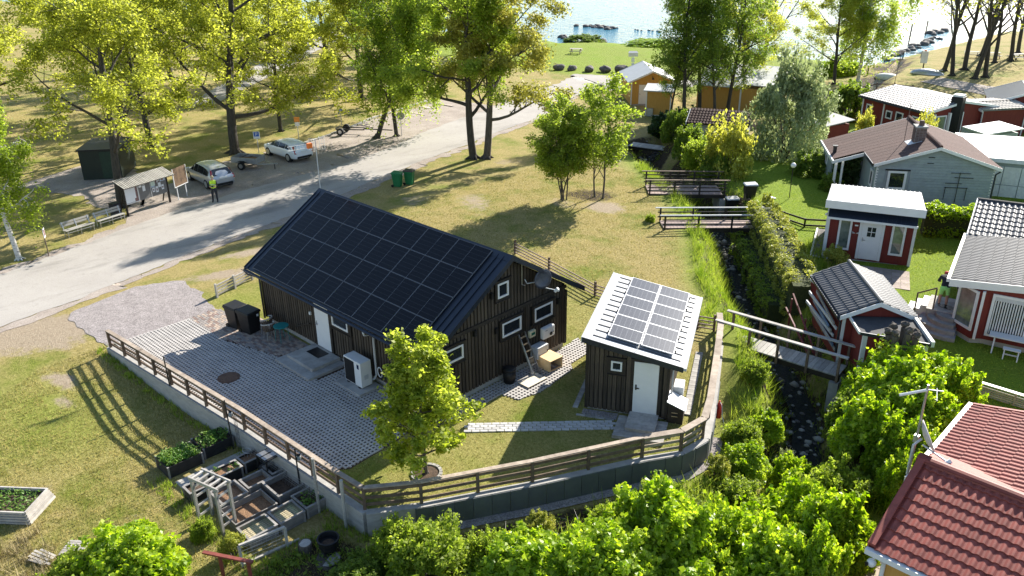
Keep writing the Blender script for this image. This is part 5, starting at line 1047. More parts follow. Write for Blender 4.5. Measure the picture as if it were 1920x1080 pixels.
MB().slab([(-5.3,2.62,2.05),(-3.5,2.62,2.62),(-3.5,2.62,2.42),(-5.3,2.62,1.85)],.05).build('barge_board',M['white'],c); MB().box(-5.3,2.6,1.86,-5.22,7.95,2.06).build('fascia',M['white'],c); MB().slab([(-3.5,0,2.66),(-3.5,2.6,2.66),(-3.5,2.6,2.46),(-3.5,0,2.46)],-.04).build('fascia',M['bluesteel'],c)
MB().box(-5.1,2.75,0,-4.95,2.9,2.0).build('post',M['white'],c); MB().box(-4.7,2.75,0,-4.58,2.87,2.1).build('post',M['white'],c); MB().box(-5.05,4.4,-.2,-3.2,7.6,2.1).build('wall',M['greyblue'],c)
for i in range(21):
    z0=.15+i*.165; hw=3.18 if z0<2.45 else max(.1,(3.62-z0)/k_-.1)
    for xa,xb in (((-hw,-2.72),(-1.32,hw)) if 1.0<z0+.08<2.3 else ((-hw,hw),)): MB().slab([(xa,.275,z0+.155),(xb,.275,z0+.155),(xb,.262,z0),(xa,.262,z0)],-.02).build('lap_board',M['greyblue'],c)
window(c,'window','y',.262,-2.55,-1.5,1.08,2.2,-1,fw=.13,glass=M['glass']); MB().box(-2.72,.2,2.22,-1.35,.262,2.3).build('window_hood',M['blackmetal'],c)
window(c,'window','x',-3.22,.8,1.5,1.0,2.0,-1,fw=.1); window(c,'window','x',-5.06,5.6,6.2,1.0,1.7,-1,fw=.08)
ch=MB(); ch.box(-.95,2.1,2.9,-.35,2.75,4.35); MB().box(-1.0,2.05,4.35,-.3,2.8,4.45).build('chimney_cap',M['concrete'],c)
M['brick']=mat('brown_grey_brick',(.15,.10,.085),rough=.9,var=.2,sc=6,per=.25); ch.build('chimney',M['concrete'],c)
for j in range(15):
    for f_ in range(2):
        n=3
        for i in range(n):
            if f_==0: x0=-.95+.2*i+(.02 if j%2 else 0); MB().box(x0+.008,2.085,2.95+j*.094,x0+.192-(.02 if i==2 and j%2 else 0),2.1,2.95+j*.094+.08).build('brick',M['brick'],c)
            else: y0=2.1+.216*i; MB().box(-.965,y0+.008,2.95+j*.094,-.95,y0+.208,2.95+j*.094+.08).build('brick',M['brick'],c)
MB().tube([(-.62,2.4,4.45),(-.62,2.4,4.75)],[.16,.13],10).build('chimney_pot',M['brick'],c); MB().slab([(-1.3,1.95,3.35),(-.25,1.95,3.68),(-.25,2.9,3.68),(-1.3,2.9,3.35)],.03).build('flashing',M['lightgrey'],c); MB().tube([(-1.25,3.1,3.3),(-1.25,3.1,5.6)],.02,6).build('mast',M['brick'],c)
MB().box(-5.05,4.2,2.1,-4.85,4.4,2.55).box(-5.1,4.15,2.55,-4.8,4.45,2.6).build('vent',M['blackmetal'],c)
MB().tube([(3.5,.1,2.5),(3.25,.25,2.2),(3.25,.22,.1)],.05,8).build('downpipe',M['bluesteel'],c)
for z0 in (2.7,3.05): MB().box(-.5,.24,z0,-.15,.262,z0+.04).build('vent_slot',M['black'],c)
an=MB(); an.tube([(1.35,.2,.3),(1.35,.2,2.25)],.02,6)
an.build('wall_aerial_mast',M['blackmetal'],c)
for zz,a_,b_ in ((2.22,.85,1.93),(1.95,1.1,2.1),(1.6,.65,1.55),(1.35,.65,1.9)): MB().bar((a_,.19,zz),(b_,.19,zz),.025,.03).build('aerial_rod',M['blackmetal'],c)
for x in (.7,1.85): MB().bar((x,.19,.6),(x,.19,1.38),.03,.03).build('aerial_bracket',M['blackmetal'],c)
cl=thing('wall_creeper','dark green creeper covering the porch wall of the grey house','creeper',(15.6,31.0,0),R_(33)); rng=np.random.default_rng(3); C=np.c_[rng.uniform(-4.9,-3.3,2200),rng.uniform(4.0,4.38,2200),rng.uniform(.2,2.0,2200)]
M['leafdark']=leafmat('dark_ivy_leaf',(.015,.04,.008),(.05,.09,.02),1.2,.25); link('foliage',leafmesh('foliage',quads(C,.11,rng,.1),M['leafdark'],rng),cl); MB().tube([(-4.1,4.25,0),(-4.0,4.2,1.6)],[.04,.015],6).build('stem',M['bark'],cl)
# -- white roofed annex of the grey house
c=thing('white_roof_annex','flat white roofed annex with pale wall panels right of the grey house','annex',(15.6,31.0,0),R_(33))
MB().prism([(3.5,2.9),(8.5,1.7),(8.5,8.6),(3.5,9.5)],[2.42]*4,[2.5]*4).build('roof',M['white'],c); MB().prism([(3.7,3.2),(8.3,2.0),(8.3,8.4),(3.7,9.2)],[0]*4,[2.4]*4).build('wall',M['greyblue'],c)
for k in range(5): p=Vector((3.72+.9*k,3.18-.24*k-.03,0)); MB().slab([(p.x,p.y,.9),(p.x+.86,p.y-.22,.9),(p.x+.86,p.y-.22,2.0),(p.x,p.y,2.0)],.03).build('wall_panel',M['whiteold'],c); MB().slab([(p.x,p.y,.05),(p.x+.86,p.y-.22,.05),(p.x+.86,p.y-.22,.86),(p.x,p.y,.86)],.03).build('wall_panel',M['whiteold'],c)
MB().slab([(3.5,2.88,2.55),(8.5,1.68,2.55),(8.5,1.68,2.3),(3.5,2.88,2.3)],.04).build('fascia',M['whiteold'],c)
# -- far red houses
c=thing('long_red_house','long red house with pale tiled roof, row of white windows and glazed porch','house',(9.05,48.1,-.35),R_(63))
z=gable(c,7.28,0,7.55,2.38,3.02,M['red'],M['whitetile'],.3,.25,x0=3.64)
tile_slope(c,(0,7.55,2.4),(0,-1,0),(3.64,0,.64),7.55,3.7,.3,.37,M['whitetile'],.05,single=False,n=4)
MB().box(-.08,0,2.26,0,7.55,2.36).build('gutter',M['bluesteel'],c)
for y,s_,z0,z1 in ((6.4,.34,1.15,1.85),(4.1,.34,1.1,1.75),(2.95,.4,.8,1.85),(1.2,.42,.7,1.85)): window(c,'window','x',.3,y-s_,y+s_,z0,z1,-1,fw=.1)
for y in (4.75,7.2,.3): MB().box(.25,y-.06,0,.3,y+.06,2.2).build('corner_board',M['white'],c)
for x in (.9,2.4,3.6): MB().box(x,-.02,0,x+.12,.22,2.2).build('corner_board',M['white'],c)
for k in range(2): window(c,'window','y',.24,1.1+1.5*k,2.3+1.3*k,.5,2.0,-1,fw=.09,glass=M['glassgreen'])
an=thing('whip_aerial','thin whip aerial standing on the far end of the long red roof','antenna',(4.0,54.5,2.6)); MB().tube([(0,0,0),(.12,.1,2.6)],.02,5).build('rod',M['blackmetal'],an); MB().lathe([(.05,0),(.05,.12)],8).build('socket',M['blackmetal'],an)
c=thing('small_tiled_red_house','red house end with cream tiled gable roof behind the black chimney','house',(10.1,54.0,-.45),R_(-37))
z=gable(c,3.95,0,4.3,2.3,2.55,M['red'],M['whitetile'],.15,.2); cream=mat('cream_roof_tile',(.44,.40,.34),rough=.6,var=.12,sc=3)
tile_slope(c,(1.97,0,2.32),(0,1,0),(-1.97,0,.25),4.3,2.0,.3,.37,cream,.05,single=False,n=4); tile_slope(c,(-1.97,4.3,2.32),(0,-1,0),(1.97,0,.25),4.3,2.0,.3,.37,cream,.05,single=False,n=4)
window(c,'window','y',.18,-.9,.5,.7,1.9,-1,fw=.12); MB().tube([(1.9,3.9,2.25),(1.85,3.9,.0)],.05,6).build('downpipe',M['white'],c)
c=thing('far_red_house','red house with dark blue roof and white gable window at the right edge','house',(13.6,57.5,-.5),R_(20))
z=gable(c,5.5,0,6,2.3,3.3,M['red'],M['bluesteel'],.2,.2); window(c,'window','y',.18,-1.6,-.6,1.0,2.0,-1,fw=.12)
c=thing('black_chimney','tall black square chimney stack with white cap between the red houses','chimney',(10.3,51.0,0)); MB().box(-.42,-.42,-.5,.42,.42,3.05).build('stack',M['black'],c,bevel=.02); MB().box(-.36,-.36,3.051,.36,.36,3.2).build('cap',M['white'],c)
c=thing('grey_shed','pale grey shed with bright white mono pitch roof beside the black chimney','shed',(13.6,48.2,-.4),R_(-35)); MB().box(-1.3,-1.3,0,1.3,1.3,1.85).build('wall',M['greyblue'],c); MB().slab([(-1.0,-1.5,1.95),(1.5,-1.5,1.95),(1.5,1.5,2.2),(-1.0,1.5,2.2)],.08).build('roof',M['white'],c)
c=thing('mini_red_shed','small red shed with a grey roof right of the big grey green bush','shed',(2.9,43.6,-.5),R_(-27)); MB().box(-1.5,-1.1,0,1.5,1.4,1.75).build('wall',M['red'],c); MB().slab([(-1.7,-1.3,1.8),(1.7,-1.3,1.75),(1.7,1.7,2.1),(-1.7,1.7,2.15)],.07).build('roof',M['whitetile'],c); MB().box(-1.72,-1.35,1.62,1.72,-1.3,1.83).build('fascia',M['white'],c)
c=thing('grey_tiled_shed','grey plastered shed with dark brown tiled roof by the stream','shed',(-3.3,34.0,-.3),R_(23)); 
MB().prism([(.2,.2),(4.4,.2),(4.4,3.0),(.2,3.0)],[-.3]*4,[2.05,2.05,2.5,2.5]).build('wall',M['concrete'],c); MB().slab([(0,-.05,2.15),(4.6,-.05,2.15),(4.6,1.65,2.8),(0,1.65,2.8)],.06).slab([(0,1.65,2.8),(4.6,1.65,2.8),(4.6,3.35,2.15),(0,3.35,2.15)],.06).build('roof',M['browntile'],c)
tile_slope(c,(0,-.08,2.16),(1,0,0),(0,1.7,.65),4.6,1.85,.23,.34,M['browntile'],.05,n=4); MB().slab([(-.03,-.08,2.22),(-.03,1.65,2.88),(-.03,1.65,2.68),(-.03,-.08,2.02)],.05).build('barge_board',M['whiteold'],c)
window(c,'window','y',.19,3.2,3.9,.8,1.7,-1,fw=.1)
c=thing('yellow_boathouse','ochre yellow cabin with white metal gable roof and white door','cabin',(-20.7,50.5,-1.75),R_(45)); zc=gable(c,5.1,0,6.8,2.35,3.45,M['yellow'],M['whiteroof'],.4,.3,x0=2.35)
door(c,'y',.28,-1,1.0,2.1,.1,2.05); MB().bar((2.35,.0,2.75),(2.35,.28,2.85),.06,.06).build('lamp_arm',M['blackmetal'],c); MB().lathe([(.16,-.05),(.05,.08)],10,c=(2.35,-.02,2.68)).build('lamp_shade',M['blackmetal'],c); MB().box(.4,.0,-.2,3.5,.26,.08).build('plinth',M['concrete'],c)
c=thing('yellow_store','small flat roofed yellow store with white corners beside the yellow cabin','shed',(-16.3,47.2,-1.6),R_(28)); MB().box(0,0,0,2.4,2.4,2.35).build('wall',M['yellow'],c); MB().slab([(-.25,-.25,2.45),(2.65,-.25,2.42),(2.65,2.7,2.6),(-.25,2.7,2.62)],.1).build('roof',M['whiteroof'],c)
for x in (-.02,2.3): MB().box(x,-.03,0,x+.12,0,2.33).build('corner_board',M['white'],c)
MB().box(.12,-.02,-.05,2.3,0,.1).build('base_board',M['lightgrey'],c); MB().box(.2,-.35,0,.75,-.03,.75).build('grey_box',M['steelgrey'],c)
c=thing('yellow_barn','long ochre barn with white roof half hidden behind dark trees','barn',(-13.9,52.4,-1.6),R_(15)); MB().prism([(0,0),(6.8,0),(6.8,5),(0,5)],[0]*4,[2.5,2.5,3.2,3.2]).build('wall',M['yellow'],c); MB().slab([(-.3,-.4,2.6),(4.4,-.4,2.6),(4.4,2.0,3.15),(-.3,2.0,3.15)],.08).slab([(-.3,2.05,3.2),(7.2,2.05,3.2),(7.2,5.6,3.9),(-.3,5.6,3.9)],.08).slab([(4.45,-.1,2.9),(7.2,-.1,2.9),(7.2,2.0,3.2),(4.45,2.0,3.2)],.08).build('roof',M['whiteroof'],c); MB().box(4.2,-.05,0,4.35,.0,2.5).build('corner_board',M['white'],c); MB().box(4.6,-.03,0,6.6,0,.4).build('base_board',M['black'],c)
c=thing('dark_board_fence','tall dark brown board fence behind the yellow cabin roof','fence',(-21,66,-1.9),R_(10))
for k in range(16): MB().box(k*.3,-.03,0,k*.3+.27,.03,2.0).build('board',M['trimdark'],c)
# ------------------------------------------------------------------ cars
def car(label,loc,rz,paint,L=4.76,Wd=1.86,H=1.48,tall=False):
    """estate car, nose along +x"""
    t=thing('parked_car',label,'car',loc,rz); hw=Wd/2; h=L/2
    # stations: x, half width at belt, sill z, belt z, roof z, half width at roof
    st=[(-h,.70,.42,.78,.80,.66),(-h+.06,.80,.30,.88,.92,.72),(-h+.18,.86,.24,.95,1.05,.70),(-h+.55,.90,.22,.97,H-.10,.62),(-h+1.1,.92,.2,.97,H-.03,.62),(-h+2.0,.93,.2,.96,H,.63),(-h+2.7,.93,.2,.95,H-.03,.62),(-h+3.1,.93,.2,.95,H-.16,.62),(-h+3.62,.92,.2,.95,1.0,.70),(-h+4.1,.90,.22,.88,.91,.66),(-h+4.5,.84,.26,.76,.80,.60),(-h+4.70,.72,.34,.66,.70,.52),(-h+4.76,.55,.42,.6,.62,.45)]
    k=L/4.76; vs_=[]; fs=[]
    prof=lambda w,s,b,r,rw:[(0,s),(w*.86,s),(w*.985,s+.12),(w,(s+b)/2+.05),(w*.975,b),(rw+(.98*w-rw)*.02 if r-b<.15 else rw+.06,r-(.08 if r-b>.15 else .01)),(rw*.8,r),(0,r+.012)]
    n=8
    for x,w,s,b,r,rw in st:
        for y,z in prof(w*hw/.93,s,b,r,rw*hw/.93): vs_.append((x*k,y,z))
    for x,w,s,b,r,rw in st:
        for y,z in prof(w*hw/.93,s,b,r,rw*hw/.93): vs_.append((x*k,-y,z))
    m_=len(st)
    for i in range(m_-1):
        for j in range(n-1):
            a,b_,c_,d_=i*n+j,i*n+j+1,(i+1)*n+j+1,(i+1)*n+j; fs.append((a,d_,c_,b_)); o=m_*n; fs.append((o+a,o+b_,o+c_,o+d_))
    o=m_*n
    for base in (0,(m_-1)*n):
        for j in range(n-1):
            q=(base+j,base+j+1,o+base+j+1,o+base+j); fs.append(q if base==0 else q[::-1])
    mb=MB().add(vs_,fs); bd=mb.build('body',paint,t,smooth=True); sb=bd.modifiers.new('sub','SUBSURF'); sb.levels=1; sb.render_levels=1
    g=M['carglass']
    def side(x0,x1,z0,z1a,z1b,name):
        for s_ in (-1,1):
            ya=hw*.985; yb=hw*.62/.93+.075; f=lambda z: ya+(yb-ya)*(z-.95)/(H-.1-.95)+.012
            q=[(x0,s_*f(z0),z0),(x1,s_*f(z0),z0),(x1-(.0),s_*f(z1b),z1b),(x0,s_*f(z1a),z1a)]
            MB().slab(q,.012*(-s_)).build(name,g,t)
    zt=H-.13
    side((-h+.62)*k,(-h+1.25)*k,.985,zt-.16,zt,'side_window'); side((-h+1.33)*k,(-h+2.15)*k,.98,zt,zt+.02,'side_window'); side((-h+2.23)*k,(-h+2.78)*k,.97,zt+.02,zt-.0,'side_window')
    for s_ in (-1,1):
        f=lambda z: hw*.985+(hw*.62/.93+.075-hw*.985)*(z-.95)/(H-.1-.95)+.012
        MB().slab([((-h+2.86)*k,s_*f(.97),.97),((-h+3.42)*k,s_*f(.97),.97),((-h+3.0)*k,s_*f(1.22),1.22),((-h+2.86)*k,s_*f(zt-.03),zt-.03)],-.012*s_).build('side_window',g,t)
    MB().slab([((-h+.13)*k,-.66,1.0),((-h+.13)*k,.66,1.0),((-h+.52)*k,.56,H-.15),((-h+.52)*k,-.56,H-.15)],-.02).build('rear_window',g,t)
    MB().slab([((-h+3.58)*k,.66,1.03),((-h+3.58)*k,-.66,1.03),((-h+3.08)*k,-.55,H-.15),((-h+3.08)*k,.55,H-.15)],-.02).build('windscreen',g,t)
    for s_ in (-1,1):
        MB().slab([((-h+.02)*k,s_*.62*hw/.93,.72),((-h+.02)*k,s_*.82*hw/.93,.72),((-h+.12)*k,s_*.80*hw/.93,1.0),((-h+.12)*k,s_*.66*hw/.93,1.0)],.05*(-s_)).add([((-h+.1)*k,s_*.76*hw/.93,.95),((-h+.26)*k,s_*.82*hw/.93,.95),((-h+.56)*k,s_*.66*hw/.93,H-.2),((-h+.42)*k,s_*.60*hw/.93,H-.2)],[(0,1,2,3),(3,2,1,0)]).build('tail_light',M['taillight'],t)
        MB().blob(((h-.22)*k,s_*.62*hw/.93,.70),(.16,.16,.08),2,8,5,0).build('headlight',M['headlight'],t,smooth=True)
        MB().blob(((h-1.28)*k,s_*(hw+.07),1.0),(.07,.1,.08),3,8,5,0).build('mirror',paint,t,smooth=True)
        for x in (-1.43,1.43): 
            wh=MB().tube([(x*k,s_*(hw-.24),.33),(x*k,s_*(hw-.01),.33)],.335,20).build('wheel',M['rubber'],t)
            rim=MB().tube([(x*k,s_*(hw-.012),.33),(x*k,s_*(hw+.004),.33)],.22,16)
            for q in range(5): a_=q*2*math.pi/5; rim.bar((x*k,s_*(hw+.006),.33),(x*k+.21*math.cos(a_),s_*(hw+.006),.33+.21*math.sin(a_)),.05,.02,up=(0,1,0))
            rim.build('rim',M['alu'],wh)
            MB().tube([(x*k,s_*(hw-.30),.34),(x*k,s_*(hw-.235),.34)],.37,18).build('wheel_arch',M['black'],t)
    MB().box(-h*k-.035,-.26,.80,-h*k+.02,.26,.91).build('number_plate',M['white'],t); MB().box((-h-.01)*k,-.62,.34,(-h+.05)*k,.62,.5).build('bumper_trim',M['black'],t)
    return t
M['carglass']=mat('dark_car_glass',(.012,.014,.017),rough=.06,var=.3,sc=2,spec=.9); M['taillight']=mat('red_tail_light',(.32,.01,.012),rough=.15,coat=.6); M['headlight']=mat('headlight_glass',(.6,.62,.65),rough=.1,metal=.4); M['rubber']=mat('tyre_rubber',(.02,.02,.02),rough=.8)
car('silver estate car with dark windows parked beside the notice board',(-24.55,6.35,-.87),R_(176),mat('silver_car_paint',(.46,.48,.50),rough=.3,var=.04,metal=.55,coat=.5),4.82,1.86,1.55)
car('white estate car parked beyond the small box trailer',(-26.5,13.9,-.87),R_(180),mat('white_car_paint',(.78,.79,.80),rough=.25,var=.02,coat=.7),4.76,1.85,1.43)
t=thing('box_trailer','small galvanised car trailer with tilted open box and tow bar','trailer',(-26.0,10.2,-.87),R_(28))
MB().box(-1.05,-.62,.46,1.05,.62,.5).build('floor',M['steelgrey'],t)
for s_ in (-1,1): MB().box(-1.05,s_*.62-.02,.5,1.05,s_*.62+.02,.88).build('side_panel',M['steelgrey'],t); MB().tube([(-.1,s_*.72,.3),(-.1,s_*.88,.3)],.3,18).build('wheel',M['rubber'],t); MB().tube([(-.1,s_*.885,.3),(-.1,s_*.895,.3)],.16,12).build('rim',M['alu'],t); MB().slab([(-.5,s_*.9,.55),(-.28,s_*.9,.66),(-.28,s_*.68,.66),(-.5,s_*.68,.55)],.02).slab([(-.28,s_*.9,.66),(.1,s_*.9,.66),(.1,s_*.68,.66),(-.28,s_*.68,.66)],.02).slab([(.1,s_*.9,.66),(.32,s_*.9,.55),(.32,s_*.68,.55),(.1,s_*.68,.66)],.02).build('mudguard',M['black'],t)
MB().box(1.03,-.6,.5,1.07,.6,.88).build('end_panel',M['steelgrey'],t); MB().box(-1.07,-.6,.5,-1.03,.6,.88).build('end_panel',M['steelgrey'],t)
MB().bar((1.05,.5,.42),(2.1,0,.42),.06,.06).bar((1.05,-.5,.42),(2.1,0,.42),.06,.06).bar((2.05,0,.42),(2.45,0,.44),.07,.07).build('tow_bar',M['steelgrey'],t); MB().tube([(2.2,0,.42),(2.2,0,0)],.03,6).build('jockey_wheel',M['blackmetal'],t)
lo=thing('trailer_load','brown dirt and branches lying in the open trailer box','load',(-26.0,10.2,-.36),R_(28)); gx,gy=np.meshgrid(np.linspace(-1,1,12),np.linspace(-.58,.58,8)); me=grid_mesh('rubble',gx,gy,.12+.1*nz2(gx*4,gy*4,1,5),None); me.materials.append(M['chips']); link('rubble',me,lo); MB().tube([(-.6,-.2,.2),(.1,.1,.5)],.03,5).tube([(-.1,.3,.2),(.6,-.2,.45)],.02,5).build('branch',M['bark'],lo)
t=thing('boat_trailer','low black boat trailer frame with two wheels by the leaning tree','trailer',(-29.3,21.6,-.87),R_(35))
for s_ in (-1,1): MB().tube([(-.4,s_*.7,.32),(-.4,s_*.9,.32)],.32,18).build('wheel',M['rubber'],t); MB().tube([(-.4,s_*.905,.32),(-.4,s_*.915,.32)],.16,10).build('rim',M['alu'],t); MB().bar((-.9,s_*.5,.45),(1.6,s_*.35,.45),.06,.08).build('side_beam',M['blackmetal'],t)
MB().bar((-.4,-.7,.35),(-.4,.7,.35),.08,.08).build('axle',M['blackmetal'],t); MB().bar((-.9,-.5,.5),(-.9,.5,.5),.08,.12).build('cross_beam',M['blackmetal'],t); MB().bar((1.5,-.36,.45),(1.5,.36,.45),.06,.08).build('cross_beam',M['blackmetal'],t); MB().bar((1.5,0,.45),(4.0,0,.4),.08,.08).build('tow_bar',M['blackmetal'],t); MB().bar((2.9,0,.4),(3.3,0,1.2),.06,.06).build('winch_post',M['blackmetal'],t); MB().box(3.2,-.12,1.15,3.45,.12,1.3).build('winch',M['blackmetal'],t)
# ------------------------------------------------------------------ notice board, boards, benches, signs
t=thing('notice_board','roofed notice board with slatted roof and papers pinned on grey panels','notice board',(-21.45,-.9,-.88),R_(104))
# local x along the board (2.6 m to the right-back), y towards the road is negative
for x in (.1,3.3): MB().box(x-.05,-.05,0,x+.05,.05,2.05).build('post',M['trimdark'],t); MB().bar((x,.7,0),(x,.1,1.5),.06,.06).build('strut',M['trimdark'],t)
MB().box(.05,-.02,.72,3.35,.02,1.95).build('back_board',mat('grey_pin_board',(.17,.165,.16),rough=.85,var=.12,sc=5),t)
for k in range(26): MB().slab([(-.2+k*.145,-.62,1.93),(-.2+k*.145+.09,-.62,1.93),(-.2+k*.145+.09,.45,2.3),(-.2+k*.145,.45,2.3)],.03).build('roof_slat',M['greywood'],t)
MB().slab([(-.2,-.62,1.89),(3.58,-.62,1.89),(3.58,.45,2.26),(-.2,.45,2.26)],.02).build('roof_base',M['trimdark'],t)
def paper(t,x0,z0,x1,z1,m_,y=-.028): return MB().box(x0,y,z0,x1,y+.006,z1).build('paper',m_,t)
M['paper']=mat('white_paper',(.72,.74,.76),rough=.6,var=.03); M['bluepaper']=mat('pale_blue_print',(.30,.42,.62),rough=.6,sc=6,c2=(.6,.68,.74)); M['darkpaper']=mat('dark_photo_print',(.05,.04,.06),rough=.6,sc=9,c2=(.35,.2,.18)); M['map']=mat('pale_green_map_print',(.45,.6,.55),rough=.6,sc=7,c2=(.68,.74,.66))
fr=MB(); fr.box(.12,-.05,.72,1.1,-.03,.76).box(.12,-.05,1.9,1.1,-.03,1.94).box(.12,-.05,.76,.16,-.03,1.9).box(1.06,-.05,.76,1.1,-.03,1.9).build('white_frame',M['white'],t)
paper(t,.17,.78,.8,1.88,M['paper']); paper(t,.6,.98,.9,1.7,M['paper'],-.036); paper(t,.82,.78,1.05,1.88,M['darkpaper'],-.0265)
for a in ((1.2,1.55,1.4,1.85),(1.45,1.65,1.65,1.88),(1.45,1.25,1.65,1.6),(2.62,1.2,2.82,1.5),(2.15,1.0,2.33,1.28),(2.4,.92,2.58,1.3),(2.85,1.0,3.02,1.32),(2.55,1.55,2.75,1.9)): paper(t,*a,M['paper'])
paper(t,2.08,1.4,2.4,1.88,M['map']); paper(t,2.08,1.32,2.36,1.39,M['bluepaper']); paper(t,2.42,1.55,2.53,1.8,M['darkpaper']); paper(t,2.62,1.55,2.76,1.62,M['darkpaper'],-.036); paper(t,2.8,1.55,3.2,1.9,M['bluepaper']); paper(t,2.9,1.6,3.05,1.75,M['darkpaper'],-.036); paper(t,2.19,1.07,2.28,1.2,M['darkpaper'],-.036); paper(t,2.44,1.02,2.53,1.18,M['darkpaper'],-.036); paper(t,2.88,1.1,2.98,1.2,M['darkpaper'],-.036)
MB().box(1.12,-.03,.72,1.15,-.02,1.95).box(2.02,-.03,.72,2.05,-.02,1.95).build('divider',M['lightgrey'],t)
t=thing('bin_by_board','dark blue box bin in the shadow under the notice board end','bin',(-21.75,-1.35,-.9),R_(104)); MB().box(-.25,-.2,0,.25,.3,.9).build('body',mat('navy_plastic',(.012,.015,.03),rough=.5),t,bevel=.02); MB().box(-.27,-.22,.9,.27,.32,.96).build('lid',M['black'],t)
t=thing('information_board','white framed brown map board on two legs right of the notice board','sign',(-22.15,2.75,-.9),R_(118))
MB().box(0,-.02,.95,1.3,.02,2.15).build('panel',mat('brown_weathered_map',(.05,.03,.02),rough=.7,sc=2.5,c2=(.22,.14,.08)),t)
MB().box(-.04,-.03,.9,1.34,.03,.95).box(-.04,-.03,.95,.0,.03,2.15).box(1.3,-.03,.95,1.34,.03,2.15).build('frame',M['white'],t)
for x in (.2,1.1): MB().box(x-.03,.02,0,x+.03,.06,2.1).build('leg',M['lightgrey'],t)
def bench(label,loc,rz):
    t=thing('park_bench',label,'bench',loc,rz,'silver grey park benches')
    for k in range(3): MB().box(-.9,-.02+k*.14,.42,.9,.1+k*.14,.455).build('seat_board',M['greywood'],t)
    for k in range(2): MB().slab([(-.9,.47+k*.04,.6+k*.15),(.9,.47+k*.04,.6+k*.15),(.9,.5+k*.04,.72+k*.15),(-.9,.5+k*.04,.72+k*.15)],.03).build('back_board',M['greywood'],t)
    for x in (-.8,.0,.8): MB().bar((x,.03,0),(x,.0,.42),.04,.04).bar((x,.4,0),(x,.4,.42),.04,.04).bar((x,.4,.4),(x,.56,.88),.04,.04).bar((x,.0,.4),(x,.42,.4),.04,.03).build('frame',M['steelgrey'],t)
    MB().bar((-.85,.0,.3),(.85,.0,.3),.04,.04).build('stretcher',M['steelgrey'],t)
    return t
bench('left of the two silver grey benches, nearer the small post sign',(-20.25,-4.05,-.9),R_(101)); bench('right of the two silver grey benches, next to the notice board post',(-20.65,-2.05,-.9),R_(101))
def sign(name,label,loc,rz,h,parts,post=M['steelgrey'],pr=.03):
    t=thing(name,label,'sign',loc,rz); MB().tube([(0,0,0),(0,0,h)],pr,7).build('post',post,t)
    for n_,f in parts: f(t)
    return t
blue=mat('traffic_sign_blue',(.02,.10,.42),rough=.4); orange=mat('traffic_sign_orange',(.75,.26,.03),rough=.4)
def plate(x0,z0,x1,z1,m_,n='plate',y=-.05): return (n,lambda t: MB().box(x0,y,z0,x1,y+.02,z1).build(n,m_,t))
def letter(ch,x,z,s,m_,y=-.06):
    def f(t):
        cu=bpy.data.curves.new('letter','FONT'); cu.body=ch; cu.size=s; cu.align_x='CENTER'; cu.extrude=.002
        o=bpy.data.objects.new('tmp',cu); me=bpy.data.meshes.new_from_object(o); bpy.data.objects.remove(o); me.materials.append(m_); q=link('letter',me,t); q.location=(x,y,z); q.rotation_euler=(math.pi/2,0,0)
    return ('letter',f)
sign('parking_sign','blue and white parking sign on a post left of the white car',(-29.2,12.9,-.9),R_(50),1.75,[plate(-.25,1.2,.25,1.75,M['white']),plate(-.2,1.38,.2,1.73,blue,'plate',-.058),letter('P',0,1.42,.38,M['white'],-.064)])
sign('yellow_sign','orange yellow sign over a white plate on a thin post behind the white car',(-30.6,17.5,-.9),R_(50),1.9,[plate(-.22,1.55,.22,1.95,orange),plate(-.18,1.2,.18,1.5,M['white'])],post=M['lightgrey'])
sign('parking_sign','blue and white parking sign on a post behind the black boat trailer',(-32.4,23.1,-.9),R_(50),1.5,[plate(-.2,1.05,.2,1.5,blue),letter('P',0,1.14,.36,M['white'])])
t=sign('round_sign','grey backed round traffic sign on a thin post beside the leaning trunk',(-25.2,24.2,-.9),R_(60),2.05,[]); MB().tube([(0,-.04,1.75),(0,-.06,1.75)],.34,22).build('sign_disc',mat('sign_back_grey',(.33,.33,.31),rough=.5,metal=.4),t)
sign('post_sign','small white board on a slim post at the roadside left of the benches',(-17.95,-6.7,-.9),R_(150),1.6,[plate(-.17,1.1,.17,1.62,M['white']),plate(-.13,1.2,.13,1.55,M['darkpaper'],'print',-.056)],post=M['railwood'])
t=sign('beach_sign','pale double sign on a post in front of the shore boulders',(-33.9,69.0,-1.9),R_(45),2.1,[plate(-.6,1.75,.6,2.15,M['whiteold']),plate(-.2,1.1,.2,1.65,M['paper']),plate(-.17,.6,.17,1.0,M['paper'])])
MB().slab([(-.65,-.1,2.2),(.65,-.1,2.2),(.5,.3,2.4),(-.5,.3,2.4)],.05).build('sign_roof',M['lightgrey'],t)
hut=thing('utility_hut','black green flat utility hut standing on gravel behind the notice board','hut',(-32.0,.7,-.9),R_(30)); hm=mat('dark_green_steel',(.006,.014,.010),rough=.5,var=.25,sc=2); MB().box(-.1,-.1,0,2.6,3.4,2.1).build('wall',hm,hut); MB().box(-.2,-.2,2.1,2.7,3.5,2.22).build('roof',M['black'],hut); MB().box(1.3,-.13,.1,2.3,-.101,2.0).build('door',mat('moss_green_door',(.010,.03,.018),rough=.6),hut)
hut.location=(-31.9,.55,-.9); hut.rotation_euler=(0,0,R_(52))
wheelie('green_bin','green bin with a sticker at the lane edge, the left and nearer one',None,(-13.75,14.6,T(-13.75,14.6)),R_(120),mat('green_plastic',(.012,.16,.055),rough=.45,var=.1),bpy.data.materials['green_plastic'],.56,1.05)
wheelie('green_bin','green bin with a brown lid, right behind the stickered green bin',None,(-13.5,15.45,T(-13.5,15.45)),R_(120),bpy.data.materials['green_plastic'],mat('brown_lid',(.06,.04,.03),rough=.5),.56,1.05,False)
